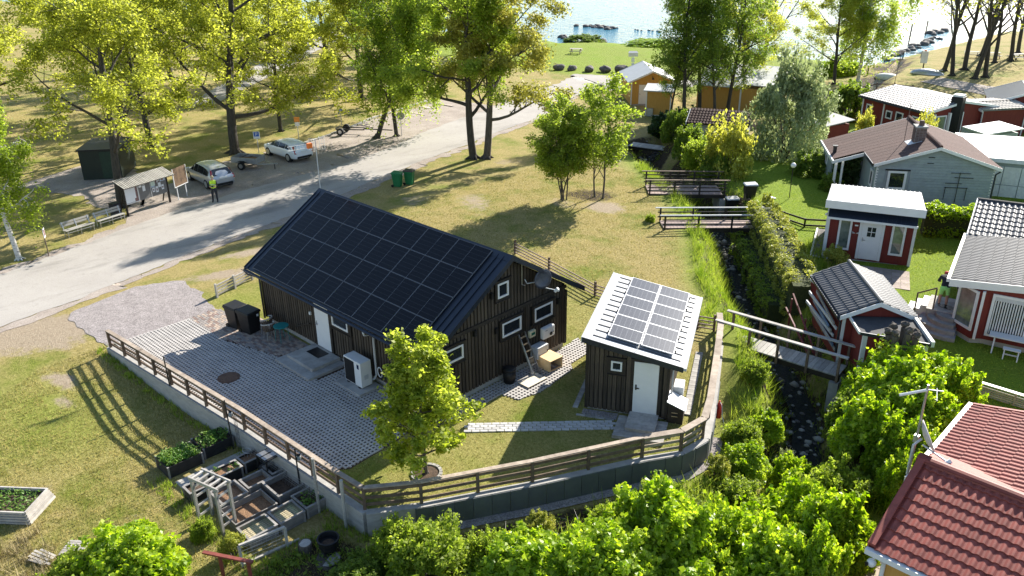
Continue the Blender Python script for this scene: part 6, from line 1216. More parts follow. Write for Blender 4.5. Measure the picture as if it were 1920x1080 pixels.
for i,(x,y,l) in enumerate(((6.1,24.95,'left of two black bins with pale lids on the green lawn'),(6.95,25.45,'right of two black bins with pale lids on the green lawn'))): wheelie('lawn_bin',l,None,(x,y,T(x,y)),R_(-45),M['black'],M['steelgrey'],.62,1.12,False)
lp=thing('garden_lamp','slim black garden lamp post with a round white globe on the lawn','lamp',(8.5,27.6,0)); MB().tube([(0,0,0),(0,0,1.95)],.025,7).build('post',M['blackmetal'],lp); MB().blob((0,0,2.08),(.16,.16,.16),1,14,9,0).build('globe',M['white'],lp,smooth=True); MB().lathe([(.07,1.9),(.09,1.96)],10).build('collar',M['blackmetal'],lp)
tag(MB().lathe([(.3,0),(.28,.03)],14,sx=1.3,sy=.6).build('white_slab',M['whiteold']),'small white stone slab on the grass near the garden lamp','slab').location=(7.6,26.9,.02)
# boulders along the car turning place
for i,(x,y,r,l) in enumerate(((-41.4,63.3,1.1,'dark boulder farthest left in the row by the turning place'),(-39.9,64.1,.95,'second dark boulder from the left in the row by the turning place'),(-37.7,64.9,1.15,'third dark boulder from the left, tallest of the row'),(-35.9,65.9,1.2,'fourth dark boulder from the left, wedge shaped, in the row'),(-34.4,67.2,1.3,'long flat topped boulder just left of the beach sign post'),(-32.5,68.6,.8,'small dark boulder right of the beach sign post'),(-28.3,55.4,1.15,'single round boulder lying on the grass before the yellow cabin'))):
    o=tag(MB().blob((0,0,0),(r*.72,r*.5,r*.42),20+i,14,9,.22).build('boulder',M['rock'],smooth=True),l,'boulder','boulders round the turning place'); o.location=(x,y,T(x,y)+r*.25); o.rotation_euler=(0,0,i*.7+.7)
fp=thing('brick_barbecue','dark brick barbecue box on legs beside the yellow cabin','barbecue',(-29,61.2,-1.9),R_(40)); MB().box(-.7,-.4,.55,.7,.4,1.1).build('firebox',M['rock'],fp)
for x in (-.6,.5): MB().box(x,-.35,0,x+.12,.35,.55).build('leg',M['rock'],fp)
def picnic(label,x,y,rz):
    t=thing('picnic_table',label,'picnic table',(x,y,T(x,y)),rz,'picnic tables on the shore grass')
    for k in range(4): MB().box(-.9,-.36+k*.18,.72,.9,-.36+k*.18+.165,.76).build('board',M['greywoodx'],t)
    for s_ in (-1,1): MB().box(-.9,s_*.72-.13,.42,.9,s_*.72+.13,.46).build('seat',M['greywoodx'],t)
    for x_ in (-.65,.65): MB().bar((x_,-.75,0),(x_,-.2,.72),.07,.09).bar((x_,.75,0),(x_,.2,.72),.07,.09).bar((x_,-.8,.4),(x_,.8,.4),.06,.08).build('trestle',M['railwood'],t)
picnic('picnic table alone on the far grass left of the shore rocks',-48.8,75.5,R_(30))
for i,(x,y) in enumerate(((-3.5,101),(-1.2,101.5),(1.6,101.5),(4.0,101))): picnic(('weathered picnic table leftmost among the far right bare trees','second weathered picnic table among the far right bare trees','third weathered picnic table among the far right bare trees','rightmost weathered picnic table among the far right bare trees')[i],x,y,R_(15+20*i))
# shore rocks and jetties
rng=np.random.default_rng(21); rockm=[MB().blob((0,0,0),(1,.75,.5),40+k,8,5,.25).mesh('shore_rock',M['rock'],True) for k in range(4)]
rocks=[(-70+rng.normal(0,1)*2.3+i*.06,106.5+rng.normal(0,.8)+.0*i,rng.uniform(.25,.75)) for i in range(34)]+[(-62+i*.9,108+rng.normal(0,.5),rng.uniform(.2,.4)) for i in range(7)]+[(-66+i*.7+rng.normal(0,.4),91.5+rng.normal(0,.7)-.02*i,rng.uniform(.3,.8)) for i in range(16)]+[(-14.5+rng.normal(0,.6)-.12*i,101+i*1.35,rng.uniform(.4,.9)) for i in range(22)]+[(-19+rng.normal(0,.5),133+i*1.5,rng.uniform(.5,1.0)) for i in range(5)]
for i,(x,y,r) in enumerate(rocks):
    o=tag(link('shore_rock',rockm[i%4]),*(('dark rock of the reef standing in the open shallow water','rock','rocks of the reef in the sea') if i<41 else ('dark rock on the grass shore behind the twin roadside trees','rock','rocks on the left shore') if i<57 else ('dark rock of the line edging the right hand grass point','rock','rocks edging the right grass point') if i<79 else (('nearest','second','third','fourth','farthest')[i-79]+' boulder in the glittering water off the right grass point','rock','boulders off the right grass point'))); o.location=(x,y,max(-2.45,T(x,y))+r*.15); o.scale=(r,r,r); o.rotation_euler=(0,0,i*1.3)
jt=thing('jetty','narrow grey wooden jetty over the stream mouth under the birch','jetty',(-11.5,99.5,-1.75),R_(20))
for k in range(14): MB().box(-2.4+k*.34,-.6,0,-2.4+k*.34+.31,.6,.06).build('plank',M['greywood'],jt)
for x in (-2.2,0,2.2):
    for y in (-.55,.55): MB().box(x-.06,y-.06,-1.2,x+.06,y+.06,.9).build('post',M['trimdark'],jt)
for y in (-.55,.55): MB().bar((-2.3,y,.85),(2.3,y,.85),.06,.08).build('rail',M['trimdark'],jt)
pole('dark mooring pole standing in the water left of the jetty',-17.9,119,-3,3.6,.09,M['trimdark'],(.1,0),'mooring_pole','pole'); pole('dark mooring pole in the water farther out near the boulders',-19.8,131.5,-3,2.9,.09,M['trimdark'],(.05,0),'mooring_pole','pole')
cb=thing('service_post','grey service cabinet on a post on the far right grass','cabinet',(-4.5,86.6,T(-4.5,86.6))); MB().box(-.35,-.15,.9,.35,.15,2.3).build('case',M['whiteold'],cb,bevel=.02); MB().box(-.06,.15,0,.06,.25,2.3).build('post',M['blackmetal'],cb); MB().box(-.1,-.1,2.301,.15,.1,2.42).build('lamp',bpy.data.materials['orange_plastic'],cb)
for i,(x,y,l) in enumerate(((-6.9,83.2,'upturned white rowing boat on the grass left of the service post'),(-3.2,84.5,'upturned grey rowing boat on the grass right of the service post'))):
    b_=thing('rowing_boat',l,'boat',(x,y,T(x,y)),R_(-10+15*i)); o=MB().blob((0,0,0),(1.9,.75,.62),3,14,8,0).build('hull',M['whiteold'] if i==0 else M['steelgrey'],b_,smooth=True); MB().bar((-1.9,0,.35),(1.6,0,.6),.06,.08).build('keel',M['lightgrey'],b_)
bo_=pole('dark short post at the end of the upturned white boat',-9.3,82.6,T(-9.3,82.6),1.0,.1,M['trimdark'],(0,0),'post','post')
# long low fence along the far track
fence('track_fence','dark low rail fence along the far gravel track behind red roofs',[(-6,72.5),(0,71),(8,65.5),(13,63.5)],0,.95,2,M['railwood'],None,M['railwood'],2.4,zf=1)
fence('garden_fence','dark two rail fence between hedge and red cabin on the lawn',[(8.7,23.9),(11.6,23.3),(13.2,24.3)],0,.55,2,M['trimdark'],None,M['trimdark'],1.5,zf=1)
# ------------------------------------------------------------------ bridges
def bridge(label,a,b,w,z0,z1,rail_h,nr,deck,rail,top,posts,grp=None,topw=.12):
    a=Vector((*a,z0)); b=Vector((*b,z1)); d=(b-a); L=d.length; t=thing('footbridge',label,'bridge',a,math.atan2(d.y,d.x),grp); sl_=(z1-z0)/math.hypot(d.x,d.y); n=int(L/.2)
    for k in range(n): x=k*.2; MB().box(x+.006,-w/2,sl_*x,x+.194,w/2,sl_*x+.05).build('deck_plank',deck,t)
    for s_ in (-1,1):
        MB().bar((0,s_*(w/2-.1),-.12),(L,s_*(w/2-.1),sl_*L-.12),.12,.22).build('beam',M['trimdark'],t)
        for k in range(posts+1): x=.05+(L-.1)*k/posts; MB().box(x-.045,s_*(w/2+.05)-.045,sl_*x-.2,x+.045,s_*(w/2+.05)+.045,sl_*x+rail_h-.02).build('post',rail,t)
        for j in range(nr): h_=rail_h*(j+1)/(nr+1); MB().bar((-.1,s_*(w/2+.05),h_),(L+.1,s_*(w/2+.05),sl_*L+h_),.03,.07).build('rail',rail,t)
        MB().bar((-.25,s_*(w/2+.05),rail_h),(L+.25,s_*(w/2+.05),sl_*L+rail_h),topw,.05).build('top_rail',top,t)
    for e in (0,L): MB().box(e-.3,-w/2-.1,-1.6,e+.05,w/2+.1,sl_*e-.25).build('abutment',M['concrete'],t)
    return t
bridge('long grey plank footbridge with broad handrails beside the small shed',(15.35,8.6),(20.15,9.08),1.0,.0,-.02,.92,0,M['greywood'],M['railwood'],M['greywoodx'],4,topw=.16)
bridge('dark railed plank bridge, the farther of two by the black bins',(1.1,23.0),(4.6,26.2),1.9,.05,.0,.95,3,M['pinkwood'],M['trimdark'],M['railwood'],3)
bridge('plank bridge with pale double pipe rails beside the hedge end',(5.6,18.1),(9.6,22.2),1.25,.05,-.05,.8,2,M['pinkwood'],M['blackmetal'],M['lightgrey'],3,topw=.09)
bridge('small grey plank bridge over the stream in front of the tiled shed',(-8.9,34.9),(-5.6,35.6),1.0,-.9,-.9,.02,0,M['greywoodx'],M['trimdark'],M['greywoodx'],2)
fence('slanting_rail','slanting dark rail leading from the bridges to the lawn edge',[(5.0,26.0),(7.4,24.6),(9.2,23.0)],0,.6,2,M['railwood'],None,M['railwood'],2,zf=1)
# stones in the stream
rng=np.random.default_rng(8); ck=np.array(CREEK); sm_=[MB().blob((0,0,0),(1,.8,.55),60+k,7,5,.25).mesh('stream_stone',M['palerock'] if k<2 else M['rock'],False) for k in range(4)]
dd_=np.r_[0,np.cumsum(np.hypot(*np.diff(ck,axis=0).T))]
mb=MB()
for i in range(520):
    s=rng.uniform(58,112); x=np.interp(s,dd_,ck[:,0])+rng.normal(0,.5); y=np.interp(s,dd_,ck[:,1])+rng.normal(0,.42); r=rng.uniform(.04,.13)*(1.8 if rng.random()<.12 else 1)
    mb.blob((x,y,max(T(x,y),-1.85)+.03),(r,r*.8,r*.55),60+i%9,6,4,.25,m=int(rng.random()<.4))
tag(mb.build('stream_stones',[M['palerock'],M['rock']],None,True),'pale and dark rounded stones littering the bed of the shallow stream','stones',None,'stuff')
# ------------------------------------------------------------------ people
def figure(name,label,loc,rz,J,mats,zones):
    """skinned body: J joints {name:(pos,radius)}, edges fixed; zones = list of (face test, material index)"""
    E=[('pelvis','chest'),('chest','neck'),('neck','head'),('chest','shL'),('shL','elL'),('elL','haL'),('chest','shR'),('shR','elR'),('elR','haR'),('pelvis','hipL'),('hipL','knL'),('knL','anL'),('anL','toL'),('pelvis','hipR'),('hipR','knR'),('knR','anR'),('anR','toR')]
    t=thing(name,label,'person',loc,rz); ks=list(J); me=bpy.data.meshes.new('body'); me.from_pydata([J[k][0] for k in ks],[(ks.index(a),ks.index(b)) for a,b in E],[]); me.update()
    o=bpy.data.objects.new('tmp',me); col.objects.link(o); md=o.modifiers.new('skin','SKIN'); ss=o.modifiers.new('sub','SUBSURF'); ss.levels=2
    for i,k in enumerate(ks): r=J[k][1]; me.skin_vertices[0].data[i].radius=r if hasattr(r,'__len__') else (r,r); me.skin_vertices[0].data[i].use_root=(k=='pelvis')
    dg=bpy.context.evaluated_depsgraph_get(); m2=bpy.data.meshes.new_from_object(o.evaluated_get(dg)); bpy.data.objects.remove(o); m2.name='body'
    m2.materials.clear()
    for m_ in mats: m2.materials.append(m_)
    for p in m2.polygons:
        p.use_smooth=True; p.material_index=zones(p.center)
    link('body',m2,t); return t
skin=mat('skin',(.42,.25,.18),rough=.6); vest=mat('hi_vis_yellow',(.55,.85,.04),rough=.6); dk=mat('dark_clothes',(.02,.022,.03),rough=.85)
J=dict(pelvis=((0,0,.95),(.15,.12)),chest=((0,0,1.28),(.18,.13)),neck=((0,-.02,1.48),.06),head=((0,-.05,1.64),(.1,.11)),shL=((.19,0,1.4),.075),elL=((.26,-.08,1.14),.055),haL=((.1,-.28,1.12),.045),shR=((-.19,0,1.4),.075),elR=((-.26,-.08,1.14),.055),haR=((-.08,-.3,1.1),.045),hipL=((.1,0,.9),.11),knL=((.12,-.02,.5),.075),anL=((.13,.02,.09),.055),toL=((.14,-.14,.05),.05),hipR=((-.1,0,.9),.11),knR=((-.13,0,.5),.075),anR=((-.16,.04,.09),.055),toR=((-.18,-.12,.05),.05))
def zone(c): 
    if c.z>1.5: return 0
    if c.y<-.2 and c.z>1.0: return 0
    if c.z>.98 and abs(c.x)<.2: return 1
    return 2
pr_=figure('person','person in a yellow high visibility vest and dark trousers standing by the lane',(-20.0,4.35,-.88),R_(55),J,[skin,vest,dk],zone)
MB().blob((0,.0,1.70),(.115,.125,.1),3,12,8,.05).build('hair',mat('pale_blond_hair',(.42,.34,.22),rough=.8),pr_,smooth=True)
for z in (1.08,1.2): MB().lathe([(.195,z),(.2,z+.02),(.196,z+.04)],16,sx=1,sy=.75).build('reflective_band',M['lightgrey'],pr_)
MB().box(-.05,-.34,1.1,.07,-.3,1.22).build('phone',M['black'])
tag(bpy.data.objects['phone'],'small dark phone held by the person in the yellow vest','phone'); bpy.data.objects['phone'].matrix_world=pr_.matrix_basis.copy()
J=dict(pelvis=((0,.0,.88),(.16,.13)),chest=((0,-.3,1.12),(.19,.15)),neck=((0,-.48,1.2),.065),head=((0,-.62,1.18),(.1,.1)),shL=((.2,-.36,1.16),.08),elL=((.27,-.45,.92),.06),haL=((.18,-.62,.86),.045),shR=((-.2,-.36,1.16),.08),elR=((-.27,-.45,.92),.06),haR=((-.14,-.64,.86),.045),hipL=((.11,0,.82),.12),knL=((.13,-.04,.47),.07),anL=((.13,.05,.09),.05),toL=((.14,-.1,.05),.05),hipR=((-.11,0,.82),.12),knR=((-.13,-.02,.47),.07),anR=((-.13,.08,.09),.05),toR=((-.14,-.07,.05),.05))
def zone2(c):
    if c.z<.12: return 2
    if c.y<-.56: return 0
    if c.z<.5: return 0
    if c.z<.9 and c.y>-.22 and abs(c.x)<.28: return 1
    return 2
p2_=figure('person','person in black jacket and neon green shorts bending forward on the porch',(21.35,15.62,.9),R_(200),J,[skin,mat('neon_green_shorts',(.35,.85,.25),rough=.7),dk],zone2)
MB().blob((0,-.62,1.24),(.11,.115,.09),4,12,8,.04).build('cap',mat('red_cap',(.5,.04,.04),rough=.7),p2_,smooth=True)
kb=thing('kerb_stones','pale kerb stones lining the back edge of the gravel car park','kerb',(0,0,0)); kp=np.array([(-28.9,15.0),(-29.6,18.8),(-31.0,23.0),(-32.8,27.0),(-34.1,30.8),(-35.8,35.5),(-37.4,40)]); kd=np.r_[0,np.cumsum(np.hypot(*np.diff(kp,axis=0).T))]; km=MB().box(-.42,-.11,-.1,.42,.11,.14).mesh('kerb_stone',M['palerock'])
for i in range(int(kd[-1]/.95)):
    s=i*.95+.4; x,y=np.interp(s,kd,kp[:,0]),np.interp(s,kd,kp[:,1]); x2,y2=np.interp(s+.3,kd,kp[:,0]),np.interp(s+.3,kd,kp[:,1]); o=link('kerb_stone',km,kb); o.location=(x,y,T(x,y)+rnd.uniform(-.03,.02)); o.rotation_euler=(0,0,math.atan2(y2-y,x2-x)+rnd.uniform(-.05,.05))
# ------------------------------------------------------------------ trees
M['leafoak']=leafmat('young_oak_leaf',(.17,.19,.018),(.38,.40,.07),.35,.62)
M['leafbirch']=leafmat('birch_leaf',(.13,.19,.016),(.30,.36,.055),.4,.6)
M['leafmaple']=leafmat('maple_leaf',(.17,.22,.014),(.38,.42,.07),.8,.58)
M['leafhedge']=leafmat('hedge_leaf',(.15,.25,.012),(.40,.48,.045),1.1,.5,.42)
M['leafmid']=leafmat('ash_leaf',(.08,.14,.014),(.22,.28,.04),.5,.5)
M['leafgrey']=leafmat('grey_willow_leaf',(.15,.19,.07),(.36,.40,.20),.7,.3)
M['leafyellow']=leafmat('yellow_shrub_leaf',(.22,.23,.025),(.45,.44,.09),.9,.5)
M['leafbrown']=leafmat('bronze_young_leaf',(.19,.19,.03),(.40,.38,.08),.5,.4)
M['leafdrytop']=leafmat('dry_hedge_leaf',(.17,.20,.02),(.40,.40,.08),1.0,.35)
M['leafgrass']=leafmat('grass_blade',(.12,.21,.012),(.34,.40,.06),.8,.3)
M['leaflawn']=leafmat('lawn_blade',(.15,.15,.025),(.46,.38,.16),1.4,.25)
M['birchbark']=mat('white_birch_bark',(.62,.60,.56),rough=.8,sc=5,c2=(.10,.09,.085),stretch=(1,1,3.5)); 
for n_ in M['birchbark'].node_tree.nodes:
    if n_.type=='VALTORGB': n_.color_ramp.elements[0].position=.5; n_.color_ramp.elements[1].position=.68
def rand_perp(d,r):
    v=Vector((r.gauss(0,1),r.gauss(0,1),r.gauss(0,1))); v-=d*v.dot(d); return v.normalized()
def skeleton(seed,H,r0,levels,lean=(0,0),fork=.32,wig=.12,grav=0.0,sides=(9,6,4,3)):
    """levels: list of (count, length factor, angle deg, start fraction). returns bark MB and twig points"""
    r=random.Random(seed); mb=MB(); tw=[]
    def limb(p,d,L,rad,lv,nseg):
        pts=[p.copy()]; rd=[rad]; q=p.copy(); dd=d.copy()
        for i in range(nseg):
            dd=(dd+rand_perp(dd,r)*wig*(1 if lv else .45)+Vector((0,0,-grav*lv*.5 if lv>1 else .05*(lv>0)))).normalized(); q=q+dd*(L/nseg); pts.append(q.copy()); rd.append(max(.008,rad*(1-.8*(i+1)/nseg) if lv else rad*(1-.62*(i+1)/nseg)))
        mb.tube(pts,rd,sides[min(lv,3)],caps=False)
        if lv<len(levels):
            n,lf,ang,f0=levels[lv]; n=max(1,int(n+r.uniform(-.5,.5))); a0=r.uniform(0,6.28)
            for k in range(n):
                f=f0+(1-f0)*(k+r.uniform(.1,.9))/n; x=f*nseg; i=min(int(x),nseg-1); pp=pts[i].lerp(pts[i+1],x-i); dr=(pts[i+1]-pts[i]).normalized()
                side=rand_perp(dr,r); 
                if lv==0: a_=a0+k*2.399; side=Vector((math.cos(a_),math.sin(a_),0)); side-=dr*side.dot(dr); side.normalize()
                an=R_(ang+r.uniform(-14,14)-(18*f if lv==0 else 0)); nd=(dr*math.cos(an)+side*math.sin(an)).normalized()
                limb(pp,nd,L*lf*(1.15-.55*f if lv==0 else 1.1-.4*f)*r.uniform(.8,1.2),rd[i]*.55,lv+1,max(3,nseg-1))
            if lv>0: tw.append(pts[-1])
        else:
            for i in range(1,len(pts)): tw.append(pts[i])
    limb(Vector((0,0,-.2)),Vector((lean[0],lean[1],1)).normalized(),H,r0,0,8)
    return mb,tw
def crown(tw,per,spread,size,seed,droop=0.0,up=.45,thin=1.0):
    rng=np.random.default_rng(seed); P=np.array([t[:] for t in tw]); P=P[rng.random(len(P))<thin]; C=np.repeat(P,per,0)
    j=rng.normal(size=C.shape)*np.array([spread,spread,spread*.7]); C=C+j
    if droop: C[:,2]-=np.abs(rng.exponential(droop,len(C)))
    return quads(C,size,rng,up),rng
def flare(mb,r0,seed,n=6):
    r=random.Random(seed)
    for k in range(n): a_=k*2*math.pi/n+r.uniform(-.3,.3); L=r0*r.uniform(2,3.2); mb.tube([(0,0,r0*1.6),(r0*.9*math.cos(a_),r0*.9*math.sin(a_),r0*.5),(L*math.cos(a_),L*math.sin(a_),-.15)],[r0*.45,r0*.4,r0*.12],6,caps=False)
def tree_kind(key,seed,H,r0,levels,leaf,bark,per,spread,size,lean=(0,0),wig=.12,grav=0.,droop=0.,thin=1.0,up=.45):
    mb,tw=skeleton(seed,H,r0,levels,lean,wig=wig,grav=grav); flare(mb,r0,seed); tm=mb.mesh(key+'_trunk',M[bark],True)
    V,rng=crown(tw,per,spread,size,seed,droop,up,thin); cm=leafmesh(key+'_crown',V,M[leaf],rng); return tm,cm
def plant_tree(name,label,kind,x,y,s=1.0,rz=0.,z=None,group=None,sz=None):
    t=thing(name,label,'tree',(x,y,T(x,y) if z is None else z),rz,group); t.scale=(s,s,sz or s); link('trunk',kind[0],t); link('crown',kind[1],t); return t
OAKL=[(13,.56,74,.16),(6,.52,48,.25),(5,.5,45,.3)]
oakA=tree_kind('oak_a',3,12.5,.34,OAKL,'leafoak','barkdark',26,.27,.125,thin=.78)
oakB=tree_kind('oak_b',8,12.5,.30,[(12,.5,66,.3),(6,.52,48,.25),(5,.5,45,.3)],'leafoak','barkdark',22,.27,.125,lean=(.05,-.08),thin=.78)
oakC=tree_kind('oak_c',15,11.0,.26,[(12,.52,70,.2),(6,.5,48,.25),(4,.5,45,.3)],'leafoak','barkdark',24,.28,.125,lean=(-.08,.03),thin=.78)
oakD=tree_kind('oak_d',21,11.5,.30,[(13,.46,72,.22),(6,.5,48,.25),(5,.45,45,.3)],'leafbrown','bark',22,.30,.125,lean=(.04,.03))
gdbl=tree_kind('oak_e',31,12.5,.32,[(13,.42,70,.24),(6,.5,50,.25),(5,.45,45,.3)],'leafbirch','barkdark',22,.30,.125,lean=(-.10,-.09))
birW=tree_kind('birch_w',5,9.2,.15,[(20,.26,55,.3),(6,.45,50,.2),(4,.5,60,.2)],'leafbirch','birchbark',12,.17,.085,grav=.35,droop=.35)
birT=tree_kind('birch_t',6,14.5,.22,[(20,.34,55,.22),(6,.45,50,.2),(4,.5,60,.2)],'leafbirch','birchbark',16,.26,.14,grav=.35,droop=.8)
birL=tree_kind('birch_l',6,13.5,.24,[(20,.36,55,.25),(6,.45,50,.2),(4,.5,60,.2)],'leafbirch','barkdark',16,.26,.13,lean=(.30,.24),grav=.35,droop=.6)
aldr=tree_kind('alder',12,13.0,.2,[(16,.3,55,.28),(5,.5,50,.2),(4,.45,50,.2)],'leafmid','barkdark',10,.34,.13)
bareA=tree_kind('bare_tree',14,12.5,.3,[(10,.5,45,.3),(6,.5,45,.25),(5,.5,45,.2)],'leafoak','barkdark',2,.35,.22,lean=(.1,-.05),thin=.25)
bareB=tree_kind('bare_tree_b',17,12.0,.27,[(8,.55,35,.34),(6,.5,45,.25),(5,.5,45,.2)],'leafbrown','barkdark',2,.35,.2,lean=(-.06,.04),thin=.25)
multi=tree_kind('multi',23,4.6,.05,[(11,.45,55,.2),(5,.5,45,.2),(4,.5,50,.2)],'leafbirch','bark',6,.15,.08,wig=.1)
mapl=tree_kind('maple',27,4.5,.075,[(30,.36,66,.2),(6,.42,45,.2),(3,.4,45,.3)],'leafmaple','bark',11,.11,.09,up=.3,thin=.85)
SP=[('oak_tree','huge spreading yellow green oak with a thick trunk behind the two estate cars',oakA,-30.6,11.6,1.15,1.0),
('oak_tree','leaning oak whose trunk rises behind the notice board roof',oakB,-23.7,-.3,.92,2.2),
('oak_tree','oak with a dark forked trunk behind the black utility hut',oakC,-37.6,7.9,1.05,.4),
('slim_tree','slim straight trunked tree beyond the white car roof',oakC,-34.6,18.2,.72,3.0),
('oak_tree','left and nearer of the twin roadside trees on the lawn behind the house',gdbl,-15.2,23.2,.98,0),
('oak_tree','right and farther of the twin roadside trees, bronze tinted crown',oakD,-14.55,23.95,1.0,0),
('birch_tree','leaning green tree with curved trunk beside the round sign',birL,-26.2,22.3,.9,0),
('slim_tree','upright slim tree just behind the leaning curved trunk',aldr,-25.5,23.9,.9,1.0),
('oak_tree','oak beyond the boat trailer with a short dark trunk',oakB,-36.2,31.9,.95,4.),
('oak_tree','oak standing on the grass left of the short dark trunk',oakA,-41.7,32.1,.85,5.),
('oak_tree','distant oak beside the pale far track',oakC,-56,38,1.1,1.7),
('birch_tree','small white stemmed weeping birch at the left edge by the lane',birW,-18.6,-8.0,1.0,.2),
('oak_tree','oak filling the top left corner above the dry lawn',oakB,-45,-6,1.1,1.),('oak_tree','oak behind the hut in the second row of the grove',oakA,-48,10,1.05,2.5),('oak_tree','oak in the second row behind the huge spreading oak',oakC,-50,22,1.1,.9),
('oak_tree','oak at the far end of the grove beside the water',oakB,-58,52,1.0,.1),('oak_tree','oak in the third row near the pale far track',oakA,-68,24,1.0,3.3),('oak_tree','oak deep in the grove right of the pale far track',oakC,-62,30,1.0,4.4),('oak_tree','yellow green oak by the far shore left of the twin trees',oakB,-48,48,1.0,2.),('oak_tree','oak at the shore edge behind the yellow green shore oak',oakA,-62,68,.95,1.4),
('oak_tree','farthest oak visible through the gap at the top left',oakC,-80,40,1.1,0.),('oak_tree','oak on the left of the grove behind the small birch',oakC,-40,-16,1.0,2.),('oak_tree','oak between the far track and the water edge',oakB,-78,60,1.1,5.2),('oak_tree','oak at the top left edge behind the front corner oak',oakA,-62,2,1.1,.6),
('alder_tree','dark slim alder left of the group hiding the yellow barn',aldr,-10.6,45.2,.95,.2),('alder_tree','dark slim alder in the middle of the group hiding the yellow barn',aldr,-11.6,49.3,1.0,2.),('alder_tree','dark slim alder at the right of the group hiding the yellow barn',aldr,-9.4,50.6,.95,3.6),
('bare_tree','dark half bare tree with a leaning limb behind the yellow barn',bareA,-15.8,68.7,.95,2.2),('birch_tree','pale stemmed birch with yellow leaves beside the weeping birch',oakC,-9.5,73.9,.8,1.),('birch_tree','tall weeping birch by the stream mouth',birT,-8.2,77.2,1.0,1.),
('oak_tree','yellowish tree with bare lower stem right of the barn trees',oakC,-11.2,56.0,.8,2.6),('alder_tree','leafy dark alder in front of the long ochre barn',aldr,-8.3,46.6,.75,1.2),('alder_tree','short leafy alder between yellow store and tiled shed',aldr,-12.6,45.9,.55,4.1),('alder_tree','half bare dark tree right behind the yellow barn roof',bareB,-13.0,61,1.0,.5)]
for n_,l_,k_,x,y,s,rz in SP: plant_tree(n_,l_,k_,x,y,s,rz)
for i,(x,y,k_) in enumerate(((-2.5,88,bareA),(-.6,85,bareB),(-.9,90.1,bareA),(2.1,84,bareB),(2.7,85.6,bareA),(.2,97.7,bareB),(-2.9,103,bareA),(1.4,100,bareB),(.1,108,bareA),(5.5,96,bareB),(8,92,bareA))):
    plant_tree('bare_tree',('leftmost of the dark bare trees on the far right grass','forked dark bare tree, second from the left on the far right grass','dark bare tree behind the forked one on the far right grass','thin leaning bare tree nearest the gravel track','thick leaning bare tree nearest the gravel track','straight bare tree between the picnic tables','bare tree left behind the picnic tables','bare tree at the right end of the picnic tables','bare tree farthest out towards the water','bare tree at the right edge by the picnic tables','outermost bare tree at the right edge')[i],k_,x,y,.9+.03*(i%4),i*1.1)
# trees and bushes in the middle
def clump(name,label,kind,x,y,stems,group=None):
    t=thing(name,label,'tree',(x,y,T(x,y)),0,group)
    for i,(dx,dy,s,rz,tl) in enumerate(stems):
        for nm,me in (('trunk',kind[0]),('crown',kind[1])): o=link(nm,me,t); o.location=(dx,dy,0); o.rotation_euler=(tl*math.cos(rz*2),tl*math.sin(rz*2),rz); o.scale=(s,s,s)
clump('multi_stem_tree','green many stemmed tree left of the pair on the dry lawn',multi,-1.6,18.0,[(0,0,1.0,0,.16),(.15,.1,.95,1.3,.2),(-.2,.1,1.0,2.6,.22),(.1,-.2,.9,3.9,.2),(-.1,-.1,1.1,5.2,.05)])
clump('slim_tree','green slender tree right of the pair on the dry lawn',multi,.05,19.8,[(0,0,1.3,0.6,.02),(-.6,-.05,1.15,3.6,.06)])
plant_tree('maple_tree','young maple in a stone ring on the yard lawn before the house',mapl,13.4,-5.97,.97,.4,0,sz=.87)
def bushmesh(key,seed,leaf,n,size,lobes=9,flat=.75,inner=.25,shape=None):
    """unit bush: leaves on and just under the surface of overlapping lobes"""
    rng=np.random.default_rng(seed); C=[]
    for k in range(lobes):
        a=k*2.399+rng.uniform(-.3,.3); e=rng.uniform(.0,1.0)**.8*1.35; c=np.array([math.cos(a)*math.cos(e)*.58,math.sin(a)*math.cos(e)*.58,.35+math.sin(e)*.42]); r=rng.uniform(.18,.44)*(1 if lobes<14 else .85)
        m=n//lobes; v=rng.normal(size=(m,3)); v/=np.linalg.norm(v,axis=1)[:,None]; v[:,2]=np.where(v[:,2]<-.35,-v[:,2],v[:,2]); rr=r*(1-inner*rng.random(m)**2)*(1+.12*np.sin(v[:,0]*9+k)+.1*np.sin(v[:,1]*11+k))
        C.append(c+v*rr[:,None]*np.array([1,1,flat]))
    for k in range(max(5,lobes//2)):
        a=k*2.399; q=rng.uniform(.45,.72); m=n//lobes; c=np.array([math.cos(a)*q,math.sin(a)*q,rng.uniform(.12,.3)]); v=rng.normal(size=(m,3)); v/=np.linalg.norm(v,axis=1)[:,None]; r=rng.uniform(.2,.36); C.append(c+v*(r*(1-inner*rng.random(m)**2))[:,None])
    for k in range(14):
        a=rng.uniform(0,6.28); e=rng.uniform(.3,1.4); c=np.array([math.cos(a)*math.cos(e)*.85,math.sin(a)*math.cos(e)*.85,.3+.75*math.sin(e)]); m=n//(lobes*5); tt=rng.random(m)[:,None]; C.append(c*(.8+.38*tt)+rng.normal(size=(m,3))*.045)
    C=np.concatenate(C); C=C[C[:,2]>-.02]; V=quads(C,size,rng,.5); cm=leafmesh(key,V,M[leaf],rng)
    mb=MB(); r=random.Random(seed)
    for k in range(8): a_=k*.79+r.uniform(-.2,.2); mb.tube([(0,0,-.1),(.2*math.cos(a_),.2*math.sin(a_),.25),(.5*math.cos(a_),.5*math.sin(a_),.55+r.uniform(-.1,.25))],[.03,.02,.006],5,caps=False)
    return mb.mesh(key+'_stems',M['bark'],True),cm
